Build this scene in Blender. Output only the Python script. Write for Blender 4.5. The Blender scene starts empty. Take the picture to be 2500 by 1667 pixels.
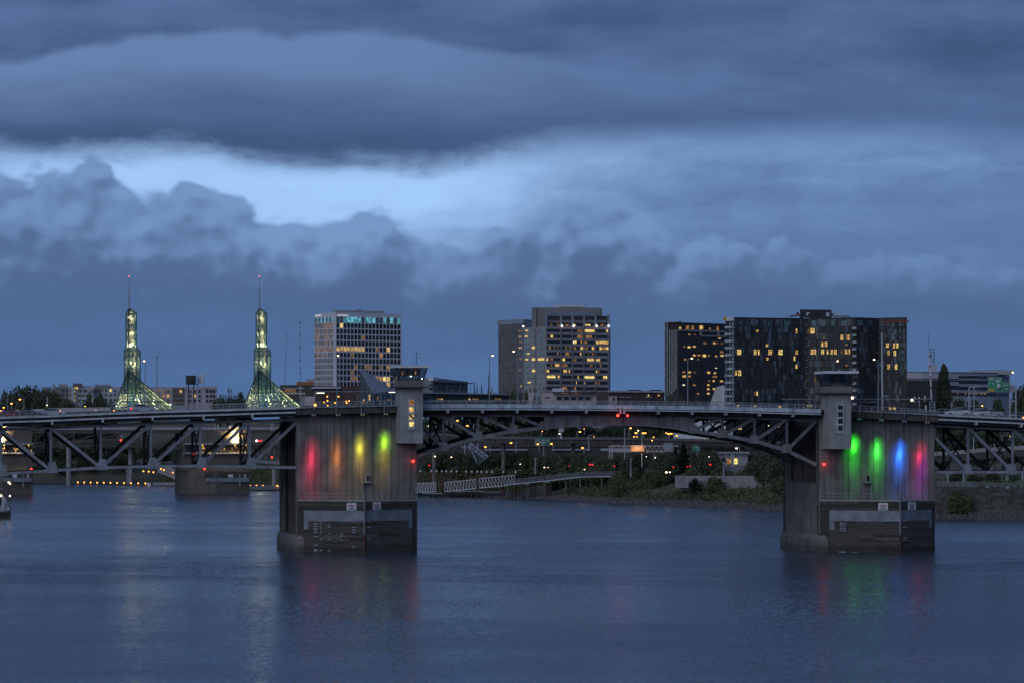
import bpy, bmesh, math, random
import numpy as np
from mathutils import Vector, Matrix

# ------------------------------------------------------------------ camera, world, sun, exposure
scene = bpy.context.scene
col = scene.collection
F, H, HZ, UC = 7900.0, 20.0, 1065.0, 1250.0      # focal length in photo pixels, eye height, horizon row, centre column
cam_d = bpy.data.cameras.new('camera')
cam = bpy.data.objects.new('camera', cam_d); col.objects.link(cam)
cam.location = (0, 0, H); cam.rotation_euler = (math.pi / 2, 0, 0)
cam_d.sensor_width = 36; cam_d.lens = 36 * F / 2500
cam_d.shift_y = (HZ - 833.5) / 2500
cam_d.clip_start = 1; cam_d.clip_end = 30000
scene.camera = cam
scene.view_settings.view_transform = 'Standard'; scene.view_settings.look = 'None'
scene.view_settings.exposure = 0; scene.view_settings.gamma = 1
try: scene.view_settings.use_curve_mapping = False
except Exception: pass
scene.cycles.max_bounces = 6; scene.cycles.diffuse_bounces = 2; scene.cycles.glossy_bounces = 3
scene.cycles.transparent_max_bounces = 24; scene.cycles.transmission_bounces = 3
scene.cycles.sample_clamp_indirect = 3.0; scene.cycles.use_denoising = True
scene.cycles.caustics_reflective = False; scene.cycles.caustics_refractive = False

def lin(c):
    return tuple((x / 255 / 12.92) if x <= 10.3 else ((x / 255 + .055) / 1.055) ** 2.4 for x in c)

class E:                                            # small expression builder for shader nodes
    nt = None
    def __init__(s, sock): s.s = sock
    @staticmethod
    def m(op, *a, clamp=False):
        n = E.nt.nodes.new('ShaderNodeMath'); n.operation = op; n.use_clamp = clamp
        for i, x in enumerate(a):
            if isinstance(x, E): E.nt.links.new(x.s, n.inputs[i])
            else: n.inputs[i].default_value = x
        return E(n.outputs[0])
    def __add__(s, o): return E.m('ADD', s, o)
    __radd__ = __add__
    def __sub__(s, o): return E.m('SUBTRACT', s, o)
    def __rsub__(s, o): return E.m('SUBTRACT', o, s)
    def __mul__(s, o): return E.m('MULTIPLY', s, o)
    __rmul__ = __mul__
    def __truediv__(s, o): return E.m('DIVIDE', s, o)
    def step(s, a, b):
        n = E.nt.nodes.new('ShaderNodeMapRange'); n.interpolation_type = 'SMOOTHSTEP'
        E.nt.links.new(s.s, n.inputs['Value']); n.inputs['From Min'].default_value = a; n.inputs['From Max'].default_value = b
        return E(n.outputs[0])
def e_vec(x, y, z=0.0):
    n = E.nt.nodes.new('ShaderNodeCombineXYZ')
    for i, q in enumerate((x, y, z)):
        if isinstance(q, E): E.nt.links.new(q.s, n.inputs[i])
        else: n.inputs[i].default_value = q
    return E(n.outputs[0])
def e_noise(vec, scale, detail=4, rough=.55, dist=0.0):
    n = E.nt.nodes.new('ShaderNodeTexNoise'); E.nt.links.new(vec.s, n.inputs['Vector'])
    n.inputs['Scale'].default_value = scale; n.inputs['Detail'].default_value = detail
    n.inputs['Roughness'].default_value = rough; n.inputs['Distortion'].default_value = dist
    return E(n.outputs['Fac'])
def e_vor(vec, scale, detail=2.0, rough=.5, smooth=.6):
    n = E.nt.nodes.new('ShaderNodeTexVoronoi'); n.feature = 'SMOOTH_F1'; n.voronoi_dimensions = '2D'; E.nt.links.new(vec.s, n.inputs['Vector'])
    n.inputs['Scale'].default_value = scale; n.inputs['Smoothness'].default_value = smooth; n.inputs['Detail'].default_value = detail; n.inputs['Roughness'].default_value = rough
    n.normalize = True
    return E(n.outputs['Distance'])
def e_mix(f, a, b):
    n = E.nt.nodes.new('ShaderNodeMix'); n.data_type = 'RGBA'
    for sock, q in ((n.inputs[0], f), (n.inputs[6], a), (n.inputs[7], b)):
        if isinstance(q, E): E.nt.links.new(q.s, sock)
        elif isinstance(q, (int, float)): sock.default_value = q
        else: sock.default_value = (*q, 1)
    return E(n.outputs[2])
def e_scale(c, f):
    n = E.nt.nodes.new('ShaderNodeVectorMath'); n.operation = 'SCALE'
    E.nt.links.new(c.s, n.inputs[0])
    if isinstance(f, E): E.nt.links.new(f.s, n.inputs['Scale'])
    else: n.inputs['Scale'].default_value = f
    return E(n.outputs[0])
def e_curve(x, pts):
    n = E.nt.nodes.new('ShaderNodeFloatCurve'); E.nt.links.new(x.s, n.inputs['Value'])
    c = n.mapping.curves[0]
    n.mapping.use_clip = False
    while len(c.points) < len(pts): c.points.new(.5, .5)
    for p, (a, b) in zip(c.points, pts): p.location = (a, b); p.handle_type = 'AUTO'
    n.mapping.update()
    return E(n.outputs[0])

SUN_AZ, SUN_EL = math.radians(215), math.radians(32)   # the afterglow, behind the camera and to its left
world = bpy.data.worlds.new('World'); scene.world = world; world.use_nodes = True
nt = world.node_tree; nt.nodes.clear(); E.nt = nt
tc = nt.nodes.new('ShaderNodeTexCoord'); sp = nt.nodes.new('ShaderNodeSeparateXYZ')
nt.links.new(tc.outputs['Generated'], sp.inputs[0])
dx, dy, dz = E(sp.outputs[0]), E(sp.outputs[1]), E(sp.outputs[2])
az = E.m('ARCTAN2', dx, dy); el = E.m('ARCSINE', E.m('MINIMUM', E.m('MAXIMUM', dz, -1.0), 1.0))
U = az * F + UC; V = HZ - el * F                   # degrees of azimuth and elevation, counted in steps of 1/7900 rad
un = E.m('PINGPONG', U, 2500.0) / 2500.0
px, py = U * .001, V * .001
nA = e_noise(e_vec(px * .8, py * 1.4, 3.1), 2.2, 4, .55) - .5
nF = e_noise(e_vec(px, py * 1.3, 7.7), 8.0, 5, .62, .3) - .5
wx = e_noise(e_vec(px, py, 21.0), 3.0, 3, .5) - .5
nC = e_noise(e_vec(px + wx * .12, py * 1.15, 1.3), 5.2, 5, .52, .25) - .5        # heaped cloud
nB = e_noise(e_vec(px + wx * .1, py * 1.15 - .02, 4.4), 12.0, 4, .55, .2) - .5
nS = e_noise(e_vec(px * .45, py * 3.0 + wx * .25, 11.0), 3.0, 5, .58) - .5        # drawn-out streaks
nW = e_noise(e_vec(px * .7 + wx * .3, py * 2.2, 15.0), 5.0, 5, .6, .4) - .5        # wisps
def cv(pts): return e_curve(un, [(a / 2500, b / 1000) for a, b in pts]) * 1000.0
vA = cv([(0, 158), (110, 148), (220, 112), (470, 86), (560, 74), (700, 90), (900, 80), (1060, 100), (1250, 132), (1500, 165), (1800, 190), (2500, 230)])
vB = cv([(0, 376), (150, 382), (420, 372), (640, 396), (1000, 396), (1200, 384), (1380, 350), (1600, 330), (1900, 318), (2200, 322), (2500, 345)])
vC = cv([(0, 452), (110, 440), (240, 430), (330, 488), (460, 505), (700, 556), (880, 556), (1000, 585), (1120, 612), (1280, 596), (1400, 560), (1480, 540), (1580, 572), (1660, 612), (1780, 606), (1900, 630), (2150, 655), (2500, 720)])
vD = cv([(0, 700), (300, 712), (600, 722), (900, 738), (1200, 752), (1500, 756), (1800, 742), (2200, 742), (2500, 760)])
gb = e_curve(un, [(0, .62), (.06, .86), (.18, .95), (.34, 1.0), (.45, .86), (.56, .5), (.7, .32), (.85, .27), (1, .2)])
fa = e_curve(un, [(0, .95), (.2, 1), (.42, .9), (.6, .45), (.75, .2), (1, .1)])
T1, T2 = lin((101, 123, 164)), lin((63, 81, 117))
G1, G2 = lin((161, 193, 236)), lin((90, 114, 156))
C1, C2, C3 = lin((114, 140, 182)), lin((85, 107, 145)), lin((67, 87, 122))
L1, L2 = lin((77, 100, 139)), lin((79, 105, 147))
top = e_mix((nA * 1.6 + nS * 1.5 + nW * .5 + .5).step(0, 1), lin((66, 84, 121)), lin((86, 107, 148)))
eA = V - vA - nF * 30.0 - nB * 30.0 - nC * 24.0
rel = (V - vA) / (vB - vA) + nS * .5 + nA * .35 + nW * .2
lobe = e_mix(rel.step(.1, .95), T1, T2)
rgt = e_mix((nS * 1.9 + nW * .9 + .5).step(0, 1), lin((70, 91, 131)), lin((88, 112, 155)))
lobe = e_mix(e_curve(un, [(0, 0), (.42, .05), (.6, .45), (.8, .8), (1, .85)]), lobe, rgt)
up = e_mix(eA.step(-8, 22) * fa, top, lobe)
up = e_mix((V - 120.0).step(0, 180) * (1.0 - fa) * .85, up, lobe)
eB = V - vB - nF * 50.0 - nA * 45.0 - nW * 80.0 - nS * 40.0
gm = gb * (1.0 - (V - vB).step(60, 340) * .75) + nS * .6 + nW * .55 + nF * .12 - .06
gap = e_mix(gm.step(-.05, 1.05), G2, G1)
c0 = e_mix(eB.step(-46, 44), up, gap)
bx = px + wx * .10 + nF * .03; by = py * 1.15 + nC * .05 + nF * .03
v1 = e_vor(e_vec(bx, by), 6.2, 2.0, .5); v1s = e_vor(e_vec(bx - .022, by - .03), 6.2, 2.0, .5)
rel1 = (v1s - v1)                                                              # relief: lit from the bright gap above
heap = .42 - v1
eC = V - vC + heap * 210.0 - nC * 120.0 - nB * 30.0 - nF * 14.0
cum = e_mix(((V - vC) / 260.0 - rel1 * 3.0 + nC * .8 + nB * .4 + .06).step(-.15, .95), C1, C2)
cum = e_mix((V - 600.0 + nA * 80.0 + nC * 90.0 + nB * 60.0).step(0, 150) * .8, cum, C3)
cw = e_curve(un, [(0, 1), (.3, .96), (.5, .96), (.6, .95), (.72, .8), (.85, .6), (1, .5)])
c1 = e_mix(eC.step(-12, 18) * cw * ((nW * 1.4 + .95).step(0, 1) * .3 + .7), c0, cum)
eE = V - (vC * .3 + 448.0) + (.5 - v1s) * 150.0 + nC * 190.0 - nF * 22.0           # a second, lower row of heaps
puff = e_mix((eE / 130.0 - rel1 * 3.0 + nB * .7 + nC * .5 + .1).step(0, 1.0), lin((103, 127, 168)), lin((80, 102, 140)))
c1 = e_mix(eE.step(-12, 40) * .66 * cw, c1, puff)
low = e_mix((V - 720.0).step(0, 260), L1, L2)
low = e_scale(low, nS * .30 + nW * .1 + 1.0)
c2 = e_mix((V - vD - nA * 60.0 - nW * 60.0).step(-44, 44), c1, low)
c2 = e_scale(c2, nF * .12 + nA * .18 + 1.13)
tint = nt.nodes.new('ShaderNodeVectorMath'); tint.operation = 'MULTIPLY'; nt.links.new(c2.s, tint.inputs[0]); tint.inputs[1].default_value = (.92, 1.0, 1.03); c2 = E(tint.outputs[0])
sky = nt.nodes.new('ShaderNodeTexSky'); sky.sky_type = 'NISHITA'; sky.sun_disc = False
sky.sun_elevation = SUN_EL * .1; sky.sun_rotation = SUN_AZ; sky.air_density = 2.0; sky.ozone_density = 3.0
nish = e_scale(E(sky.outputs[0]), .05)
fin = e_mix(.02, c2, nish)
bg = nt.nodes.new('ShaderNodeBackground'); nt.links.new(fin.s, bg.inputs['Color']); bg.inputs['Strength'].default_value = 1.0
world.cycles.sampling_method = 'MANUAL'; world.cycles.sample_map_resolution = 256
wo = nt.nodes.new('ShaderNodeOutputWorld'); nt.links.new(bg.outputs[0], wo.inputs['Surface'])

sun_d = bpy.data.lights.new('sun', 'SUN'); sun = bpy.data.objects.new('sun', sun_d); col.objects.link(sun)
sun_d.energy = 0.8; sun_d.angle = math.radians(60); sun_d.color = (.90, .95, 1.0)
sd = Vector((math.sin(SUN_AZ) * math.cos(SUN_EL), math.cos(SUN_AZ) * math.cos(SUN_EL), math.sin(SUN_EL)))
sun.rotation_euler = sd.to_track_quat('Z', 'Y').to_euler()

# ------------------------------------------------------------------ helpers
R = random.Random(7)
WM = {}                                             # world matrices by object name
def W(u, v, D): return Vector(((u - UC) / F * D, D, H + (HZ - v) / F * D))
def WX(u, D): return (u - UC) / F * D
def WZ(v, D): return H + (HZ - v) / F * D
def put(o, parent, M):
    col.objects.link(o); WM[o.name] = M.copy()
    if parent is not None:
        o.parent = parent; o.matrix_parent_inverse = WM[parent.name].inverted()
    o.matrix_basis = M
    return o
def tag(o, label=None, cat=None, group=None, kind=None):
    if label: o['label'] = label
    if cat: o['category'] = cat
    if group: o['group'] = group
    if kind: o['kind'] = kind
    return o
def thing(name, loc, label, cat, group=None):
    return tag(put(bpy.data.objects.new(name, None), None, Matrix.Translation(Vector(loc))), label, cat, group)
MAT = {}
def newmat(name):
    m = bpy.data.materials.new(name); m.use_nodes = True; m.node_tree.nodes.clear(); E.nt = m.node_tree; MAT[name] = m
    o = m.node_tree.nodes.new('ShaderNodeOutputMaterial')
    return m, m.node_tree, o
def pos(): 
    g = E.nt.nodes.new('ShaderNodeNewGeometry'); s = E.nt.nodes.new('ShaderNodeSeparateXYZ')
    E.nt.links.new(g.outputs['Position'], s.inputs[0]); return [E(s.outputs[i]) for i in range(3)]
def mat(name, c, rough=.75, metal=0.0, var=.22, scale=.35, stretch=(1, 1, 1), stain=0.0, bump=0.0, spec=.4, c2=None, tide=False):
    m, t, o = newmat(name)
    x, y, z = pos()
    v = e_vec(x * stretch[0], y * stretch[1], z * stretch[2])
    n = e_noise(v, scale, 6, .6)
    f = ((n - .5) * 2.2 + .5)
    lo = tuple(q * (1 - var) for q in c); hi = c2 if c2 else tuple(min(1, q * (1 + var)) for q in c)
    b = e_mix(f.step(0, 1), lo, hi)
    if stain:
        s = e_noise(e_vec(x, y, z * .06), 1.1, 5, .65)
        b = e_scale(b, 1.0 - (s.step(.48, .72) * stain))
    if tide:                                          # wet, weedy band below the high-water mark
        wl = (z + (e_noise(e_vec(x, y, z), .5, 4) - .5) * 1.3).step(.7, 1.5)
        b = e_mix(wl, e_mix(.5, b, (.022, .024, .018)), b)
    p = t.nodes.new('ShaderNodeBsdfPrincipled'); t.links.new(b.s, p.inputs['Base Color'])
    p.inputs['Roughness'].default_value = rough; p.inputs['Metallic'].default_value = metal
    p.inputs['Specular IOR Level'].default_value = spec
    if bump:
        bn = t.nodes.new('ShaderNodeBump'); bn.inputs['Strength'].default_value = bump; bn.inputs['Distance'].default_value = .1
        t.links.new(e_noise(v, scale * 9, 4).s, bn.inputs['Height']); t.links.new(bn.outputs[0], p.inputs['Normal'])
    t.links.new(p.outputs[0], o.inputs[0]); return m
def emit(name, c, strength, var=0.0, scale=1.0, sample=False, c2=None):
    m, t, o = newmat(name)
    e = t.nodes.new('ShaderNodeEmission'); e.inputs['Color'].default_value = (*c, 1); e.inputs['Strength'].default_value = strength
    if var:
        x, y, z = pos(); n = e_noise(e_vec(x, y, z * 1.4), scale, 3, .6).step(.32, .68)
        t.links.new((n * (var * strength * 1.6) + strength * (1 - var)).s, e.inputs['Strength'])
        if c2: t.links.new(e_mix(n, c2, c).s, e.inputs['Color'])
    t.links.new(e.outputs[0], o.inputs[0])
    m.cycles.emission_sampling = 'AUTO' if sample else 'NONE'
    return m

CUBE = {}
def cube_mesh(m):
    if m.name not in CUBE:
        me = bpy.data.meshes.new('box'); v = [(x, y, z) for x in (-.5, .5) for y in (-.5, .5) for z in (-.5, .5)]
        me.from_pydata(v, [], [(0, 1, 3, 2), (4, 6, 7, 5), (0, 4, 5, 1), (2, 3, 7, 6), (0, 2, 6, 4), (1, 5, 7, 3)])
        me.materials.append(m); CUBE[m.name] = me
    return CUBE[m.name]
def box(name, m, parent, c, size, rot=0.0):
    o = bpy.data.objects.new(name, cube_mesh(m))
    return put(o, parent, Matrix.Translation(Vector(c)) @ Matrix.Rotation(rot, 4, 'Z') @ Matrix.Diagonal((*size, 1)))
def bar(name, m, parent, p, q, w, h, side=None):
    p, q = Vector(p), Vector(q); d = q - p; L = d.length; x = d / L
    y = Vector(side) if side else Vector((0, 0, 1)).cross(x)
    if y.length < 1e-3: y = Vector((0, 1, 0))
    y = (y - x * y.dot(x)).normalized(); z = x.cross(y)
    M = Matrix(((x.x, y.x, z.x, 0), (x.y, y.y, z.y, 0), (x.z, y.z, z.z, 0), (0, 0, 0, 1)))
    o = bpy.data.objects.new(name, cube_mesh(m))
    return put(o, parent, Matrix.Translation((p + q) / 2) @ M @ Matrix.Diagonal((L, w, h, 1)))
class MB:
    def __init__(s): s.v = []; s.f = []
    def add(s, v, f):
        n = len(s.v); s.v += [tuple(q) for q in v]; s.f += [tuple(i + n for i in g) for g in f]; return s
    def prism(s, lo, hi):
        n = len(lo)
        return s.add(list(lo) + list(hi), [tuple(reversed(range(n))), tuple(range(n, 2 * n))] + [(i, (i + 1) % n, n + (i + 1) % n, n + i) for i in range(n)])
    def plan(s, pts, z0, z1, grow=0.0):
        pts = list(pts); c = Vector((sum(p[0] for p in pts) / len(pts), sum(p[1] for p in pts) / len(pts)))
        g = [((p[0] - c.x) * (1 + grow) + c.x, (p[1] - c.y) * (1 + grow) + c.y) for p in pts]
        return s.prism([(a, b, z0) for a, b in pts], [(a, b, z1) for a, b in g])
    def bar(s, p, q, w, h=None):
        h = h or w; p, q = Vector(p), Vector(q); x = (q - p).normalized(); y = Vector((0, 0, 1)).cross(x)
        if y.length < 1e-3: y = Vector((1, 0, 0))
        y.normalize(); z = x.cross(y); a, b = y * w / 2, z * h / 2
        return s.prism([p - a - b, p + a - b, p + a + b, p - a + b], [q - a - b, q + a - b, q + a + b, q - a + b])
    def tube(s, p, q, r0, r1=None, n=8):
        r1 = r0 if r1 is None else r1; p, q = Vector(p), Vector(q); x = (q - p).normalized(); y = Vector((0, 0, 1)).cross(x)
        if y.length < 1e-3: y = Vector((1, 0, 0))
        y.normalize(); z = x.cross(y); cs = [(math.cos(2 * math.pi * i / n), math.sin(2 * math.pi * i / n)) for i in range(n)]
        return s.prism([p + (y * a + z * b) * r0 for a, b in cs], [q + (y * a + z * b) * max(r1, .001) for a, b in cs])
    def ball(s, c, r, n=8, k=5, sz=1.0):
        c = Vector(c); v = [c + Vector((0, 0, -r * sz))]; f = []
        for i in range(1, k):
            a = -math.pi / 2 + math.pi * i / k
            v += [c + Vector((math.cos(a) * math.cos(2 * math.pi * j / n) * r, math.cos(a) * math.sin(2 * math.pi * j / n) * r, math.sin(a) * r * sz)) for j in range(n)]
        v.append(c + Vector((0, 0, r * sz)))
        for j in range(n): f.append((0, 1 + (j + 1) % n, 1 + j)); f.append((len(v) - 1, len(v) - 1 - n + j, len(v) - 1 - n + (j + 1) % n))
        for i in range(k - 2):
            for j in range(n): f.append((1 + i * n + j, 1 + i * n + (j + 1) % n, 1 + (i + 1) * n + (j + 1) % n, 1 + (i + 1) * n + j))
        return s.add(v, f)
    def build(s, name, m, parent=None, kind=None, smooth=False, label=None):
        L = WM[parent.name].translation if parent is not None else Vector((0, 0, 0))
        me = bpy.data.meshes.new(name); me.from_pydata([(a - L.x, b - L.y, c - L.z) for a, b, c in s.v], [], s.f)
        bm = bmesh.new(); bm.from_mesh(me); bmesh.ops.recalc_face_normals(bm, faces=bm.faces); bm.to_mesh(me); bm.free()
        me.materials.append(m)
        if smooth: me.polygons.foreach_set('use_smooth', [True] * len(me.polygons))
        o = put(bpy.data.objects.new(name, me), parent, Matrix.Translation(L))
        if kind: o['kind'] = kind
        if label: o['label'] = label
        return o
class Face:                                         # a vertical wall seen between two plan points; places things on it by photo column and row
    def __init__(s, a, b):
        s.a, s.b = Vector(a), Vector(b); s.d = s.b - s.a; s.L = s.d.length; s.h = s.d / s.L; s.rot = math.atan2(s.h.y, s.h.x)
        s.n = Vector((s.h.y, -s.h.x))
        if s.n.dot((s.a + s.b) / 2) > 0: s.n = -s.n
    def at(s, u):
        k = (u - UC) / F; t = (k * s.a.y - s.a.x) / (s.d.x - k * s.d.y); return t * s.L
    def P(s, u, v, off=0.0):
        q = s.a + s.h * s.at(u); return Vector((q.x + s.n.x * off, q.y + s.n.y * off, WZ(v, q.y)))
    def rect(s, name, m, parent, u0, u1, v0, v1, depth=.3, off=0.0):
        p, q = s.P(u0, v1), s.P(u1, v1); um = (u0 + u1) / 2; D = (p.y + q.y) / 2
        z0, z1 = WZ(v1, D), WZ(v0, D); c = (p + q) / 2
        return box(name, m, parent, (c.x + s.n.x * (off), c.y + s.n.y * (off), (z0 + z1) / 2), (abs(s.at(u1) - s.at(u0)), depth, z1 - z0), s.rot)
def pt(u, D): return (WX(u, D), D)
ORD = ['first', 'second', 'third', 'fourth', 'fifth', 'sixth', 'seventh', 'eighth', 'ninth', 'tenth', 'eleventh', 'twelfth', 'thirteenth', 'fourteenth', 'fifteenth', 'sixteenth', 'seventeenth', 'eighteenth', 'nineteenth', 'twentieth',
       'twenty-first', 'twenty-second', 'twenty-third', 'twenty-fourth', 'twenty-fifth', 'twenty-sixth', 'twenty-seventh', 'twenty-eighth', 'twenty-ninth', 'thirtieth']
def lerp(x, tab):
    for (a, b), (c, d) in zip(tab, tab[1:]):
        if x <= c: return b + (d - b) * (x - a) / (c - a)
    return tab[-1][1]

# ------------------------------------------------------------------ materials
STEEL = mat('painted_steel', (.22, .24, .28), .55, 0, .25, .6, stain=.35)
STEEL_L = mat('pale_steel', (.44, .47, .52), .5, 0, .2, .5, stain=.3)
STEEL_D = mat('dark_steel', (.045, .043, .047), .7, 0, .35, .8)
GIRDER = mat('girder_steel', (.17, .175, .19), .6, 0, .22, .5, stain=.45)
RAIL = mat('rail_steel', (.28, .30, .33), .5, .0, .15, .8)
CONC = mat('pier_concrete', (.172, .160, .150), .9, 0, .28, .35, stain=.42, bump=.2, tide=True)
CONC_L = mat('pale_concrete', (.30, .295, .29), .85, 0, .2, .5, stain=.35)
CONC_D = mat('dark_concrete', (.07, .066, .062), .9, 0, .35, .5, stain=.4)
PARAPET = mat('parapet_concrete', (.44, .49, .57), .8, 0, .3, .9, stain=.45)
TIMBER = mat('wet_timber', (.095, .084, .075), .85, 0, .35, 1.2, (1, 1, 6), tide=True)
TIMBER_P = mat('worn_timber', (.145, .13, .118), .85, 0, .4, 1.2, (1, 1, 6), tide=True)
TIMBER_D = mat('black_timber', (.06, .053, .047), .9, 0, .45, 1.2, (1, 1, 6), tide=True)
GALV = mat('galvanised_sheet', (.20, .22, .25), .5, .3, .3, .7)
RUST = mat('rusty_steel', (.10, .05, .035), .85, 0, .4, 2)
WHITE = mat('white_paint', (.62, .63, .66), .6, 0, .12, .8)
GREY = mat('grey_paint', (.30, .31, .33), .7, 0, .15, .8)
DARK = mat('dark_paint', (.05, .05, .055), .7, 0, .2, .8)
BLACK = mat('black_paint', (.015, .015, .017), .7)
ASPHALT = mat('asphalt', (.05, .05, .052), .9, 0, .25, .4)
GLASS_D = mat('dark_glass', (.022, .026, .032), .18, 0, .3, .15, spec=.5)
GLASS_T = mat('teal_glass', (.09, .15, .16), .2, 0, .25, .12, spec=.6)
GLASS_P = mat('pale_teal_glass', (.24, .33, .34), .3, 0, .3, .2, spec=.6)
PINK = mat('pink_stucco', (.56, .45, .45), .85, 0, .08, .3)
BRICK = mat('orange_brick', (.36, .13, .075), .85, 0, .15, .3)
BROWN = mat('brown_brick', (.09, .06, .055), .85, 0, .2, .3)
SIGN_G = mat('green_sign', (.03, .16, .10), .5, 0, .1, .5)
SIGN_Y = mat('yellow_sign', (.55, .36, .05), .5, 0, .1, .5)
BRONZE = mat('bronze_glass', (.22, .17, .15), .2, 0, .5, .25, spec=.6)
RED_P = mat('red_paint', (.35, .03, .03), .5)
LIT = emit('lit_window', (1.0, .72, .27), .8, .7, 1.6, c2=(1.0, .5, .13))
LIT_Y = emit('lit_yellow_window', (1.0, .82, .30), 1.0, .65, 1.6, c2=(.85, .52, .12))
LIT_O = emit('lit_orange_window', (.95, .47, .18), .42, .7, 1.5, c2=(.6, .25, .08))
LIT_W = emit('lit_white_window', (1.0, .93, .75), 1.3, .3, .6)
LIT_C = emit('lit_cyan_window', (.16, .62, .78), .72, .55, .5, c2=(.08, .34, .42))
LIT_F = emit('faint_window', (.75, .42, .16), .22, .6, .6)
SODIUM = emit('sodium_lamp', (1.0, .31, .035), 8, sample=True)
WARM = emit('warm_lamp', (1.0, .70, .40), 5, sample=True)
YELLOW = emit('yellow_lamp', (1.0, .62, .05), 3, sample=True)
REDL = emit('red_lamp', (1.0, .03, .02), 7, sample=True)
REDS = emit('tail_lamp', (1.0, .02, .03), 3.0)
WLED = emit('white_lamp', (1.0, .93, .8), 6, sample=True)
FLUO = emit('fluorescent_tube', (1.0, .9, .74), 2.2)

# ------------------------------------------------------------------ river, ground
SHORE = [(-2600, 3100), (-900, 1750), (-420, 1500), (-240, 1420), (-160, 1398), (-100, 1320), (-70, 1230), (-31, 1094), (6, 1042), (31, 970), (53, 926), (71, 874), (103, 785), (135, 771), (260, 700), (600, 540), (2600, 100)]
def shore_dist(x, y):
    x, y = np.asarray(x, float), np.asarray(y, float); best = np.full(x.shape, 1e9); sg = np.ones(x.shape)
    for (ax, ay), (bx, by) in zip(SHORE, SHORE[1:]):
        ex, ey = bx - ax, by - ay; t = np.clip(((x - ax) * ex + (y - ay) * ey) / (ex * ex + ey * ey), 0, 1)
        d = np.hypot(x - ax - t * ex, y - ay - t * ey); c = ex * (y - ay) - ey * (x - ax)
        m = d < best; best = np.where(m, d, best); sg = np.where(m, np.sign(c), sg)
    return best * sg
def ground_z(x, y):
    d = shore_dist(x, y)
    z = np.interp(d, [-60, -12, 0, 5, 10, 26, 45, 140, 200, 300, 450, 900, 1500, 6000], [-6, -3, 0, 1.1, 2.6, 7.0, 7.6, 9.5, 14, 22, 27, 32, 36, 60])
    z = z + np.where(d > 2, np.sin(x * .23) * np.cos(y * .19) * .35 + np.sin(x * .71 + y * .53) * .15, 0)
    return z
def gz(x, y): return float(ground_z(np.array([x]), np.array([y]))[0])
xs = np.unique(np.concatenate([np.linspace(-6000, -450, 24), np.linspace(-450, -200, 40), np.linspace(-200, 180, 150), np.linspace(180, 500, 50), np.linspace(500, 6000, 24)]))
ys = np.unique(np.concatenate([np.linspace(60, 740, 30), np.linspace(740, 1120, 150), np.linspace(1120, 1500, 70), np.linspace(1500, 2600, 50), np.linspace(2600, 14000, 24)]))
gx, gy = np.meshgrid(xs, ys); gzz = ground_z(gx, gy); nx_, ny_ = len(xs), len(ys)
me = bpy.data.meshes.new('ground')
idx = np.arange(nx_ * ny_).reshape(ny_, nx_)
q = np.stack([idx[:-1, :-1], idx[:-1, 1:], idx[1:, 1:], idx[1:, :-1]], -1).reshape(-1, 4)
me.from_pydata(np.stack([gx.ravel(), gy.ravel(), gzz.ravel()], 1).tolist(), [], q.tolist())
me.polygons.foreach_set('use_smooth', [True] * len(me.polygons))
m, t, o = newmat('bank_ground'); x, y, z = pos()
n1 = e_noise(e_vec(x, y, z), .12, 6, .6); n2 = e_noise(e_vec(x, y, z), .9, 5, .6)
b = e_mix(n2.step(.3, .7), (.04, .05, .024), (.11, .10, .06)); b = e_mix(n1.step(.45, .62) * .7, b, (.17, .135, .09))
b = e_mix(1.0 - (z + (n2 - .5) * 1.4).step(1.2, 2.2), b, (.075, .068, .06))
p = t.nodes.new('ShaderNodeBsdfPrincipled'); t.links.new(b.s, p.inputs['Base Color']); p.inputs['Roughness'].default_value = .95
bn = t.nodes.new('ShaderNodeBump'); bn.inputs['Distance'].default_value = .4; t.links.new(n2.s, bn.inputs['Height']); t.links.new(bn.outputs[0], p.inputs['Normal'])
t.links.new(p.outputs[0], o.inputs[0]); me.materials.append(m)
tag(put(bpy.data.objects.new('ground', me), None, Matrix()), kind='structure')

m, t, o = newmat('river_water'); x, y, z = pos()
big = e_noise(e_vec(x * .3, y, 0.0), .014, 6, .62, .8)               # wind streaks lying across the river
cat_ = e_noise(e_vec(x * .6, y * .9, 3.0), .06, 5, .65, .6)
calm = (big * 1.3 + cat_ * .9 - 1.1).step(-.22, .26)
def ncol(v, sc, det, ro):
    n = t.nodes.new('ShaderNodeTexNoise'); t.links.new(v.s, n.inputs['Vector']); n.inputs['Scale'].default_value = sc; n.inputs['Detail'].default_value = det; n.inputs['Roughness'].default_value = ro
    q = t.nodes.new('ShaderNodeSeparateColor'); t.links.new(n.outputs['Color'], q.inputs[0]); return E(q.outputs[0]) - .5, E(q.outputs[1]) - .5
ax_, ay_ = ncol(e_vec(x, y * .16, 0.0), 2.3, 3, .7)                       # ripples, about a metre wide
bx_, by_ = ncol(e_vec(x * .5, y * .12, 7.0), .16, 4, .62)                # longer swells
amp = calm * .5 + .65
nrm = t.nodes.new('ShaderNodeVectorMath'); nrm.operation = 'NORMALIZE'
t.links.new(e_vec((ax_ * .22 + bx_ * .05) * amp, (ay_ * .50 + by_ * .15) * amp - .02, 1.0).s, nrm.inputs[0])
p = t.nodes.new('ShaderNodeBsdfPrincipled'); p.inputs['Base Color'].default_value = (.03, .044, .062, 1); p.inputs['IOR'].default_value = 1.6
t.links.new((.19 + calm * .09).s, p.inputs['Roughness']); t.links.new(nrm.outputs[0], p.inputs['Normal'])
t.links.new(p.outputs[0], o.inputs[0])
wm = MB(); wm.add([(-6000, -1500, 0), (6000, -1500, 0), (6000, 4200, 0), (-6000, 4200, 0)], [(0, 1, 2, 3)])
tag(wm.build('water', m), kind='structure')

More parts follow.
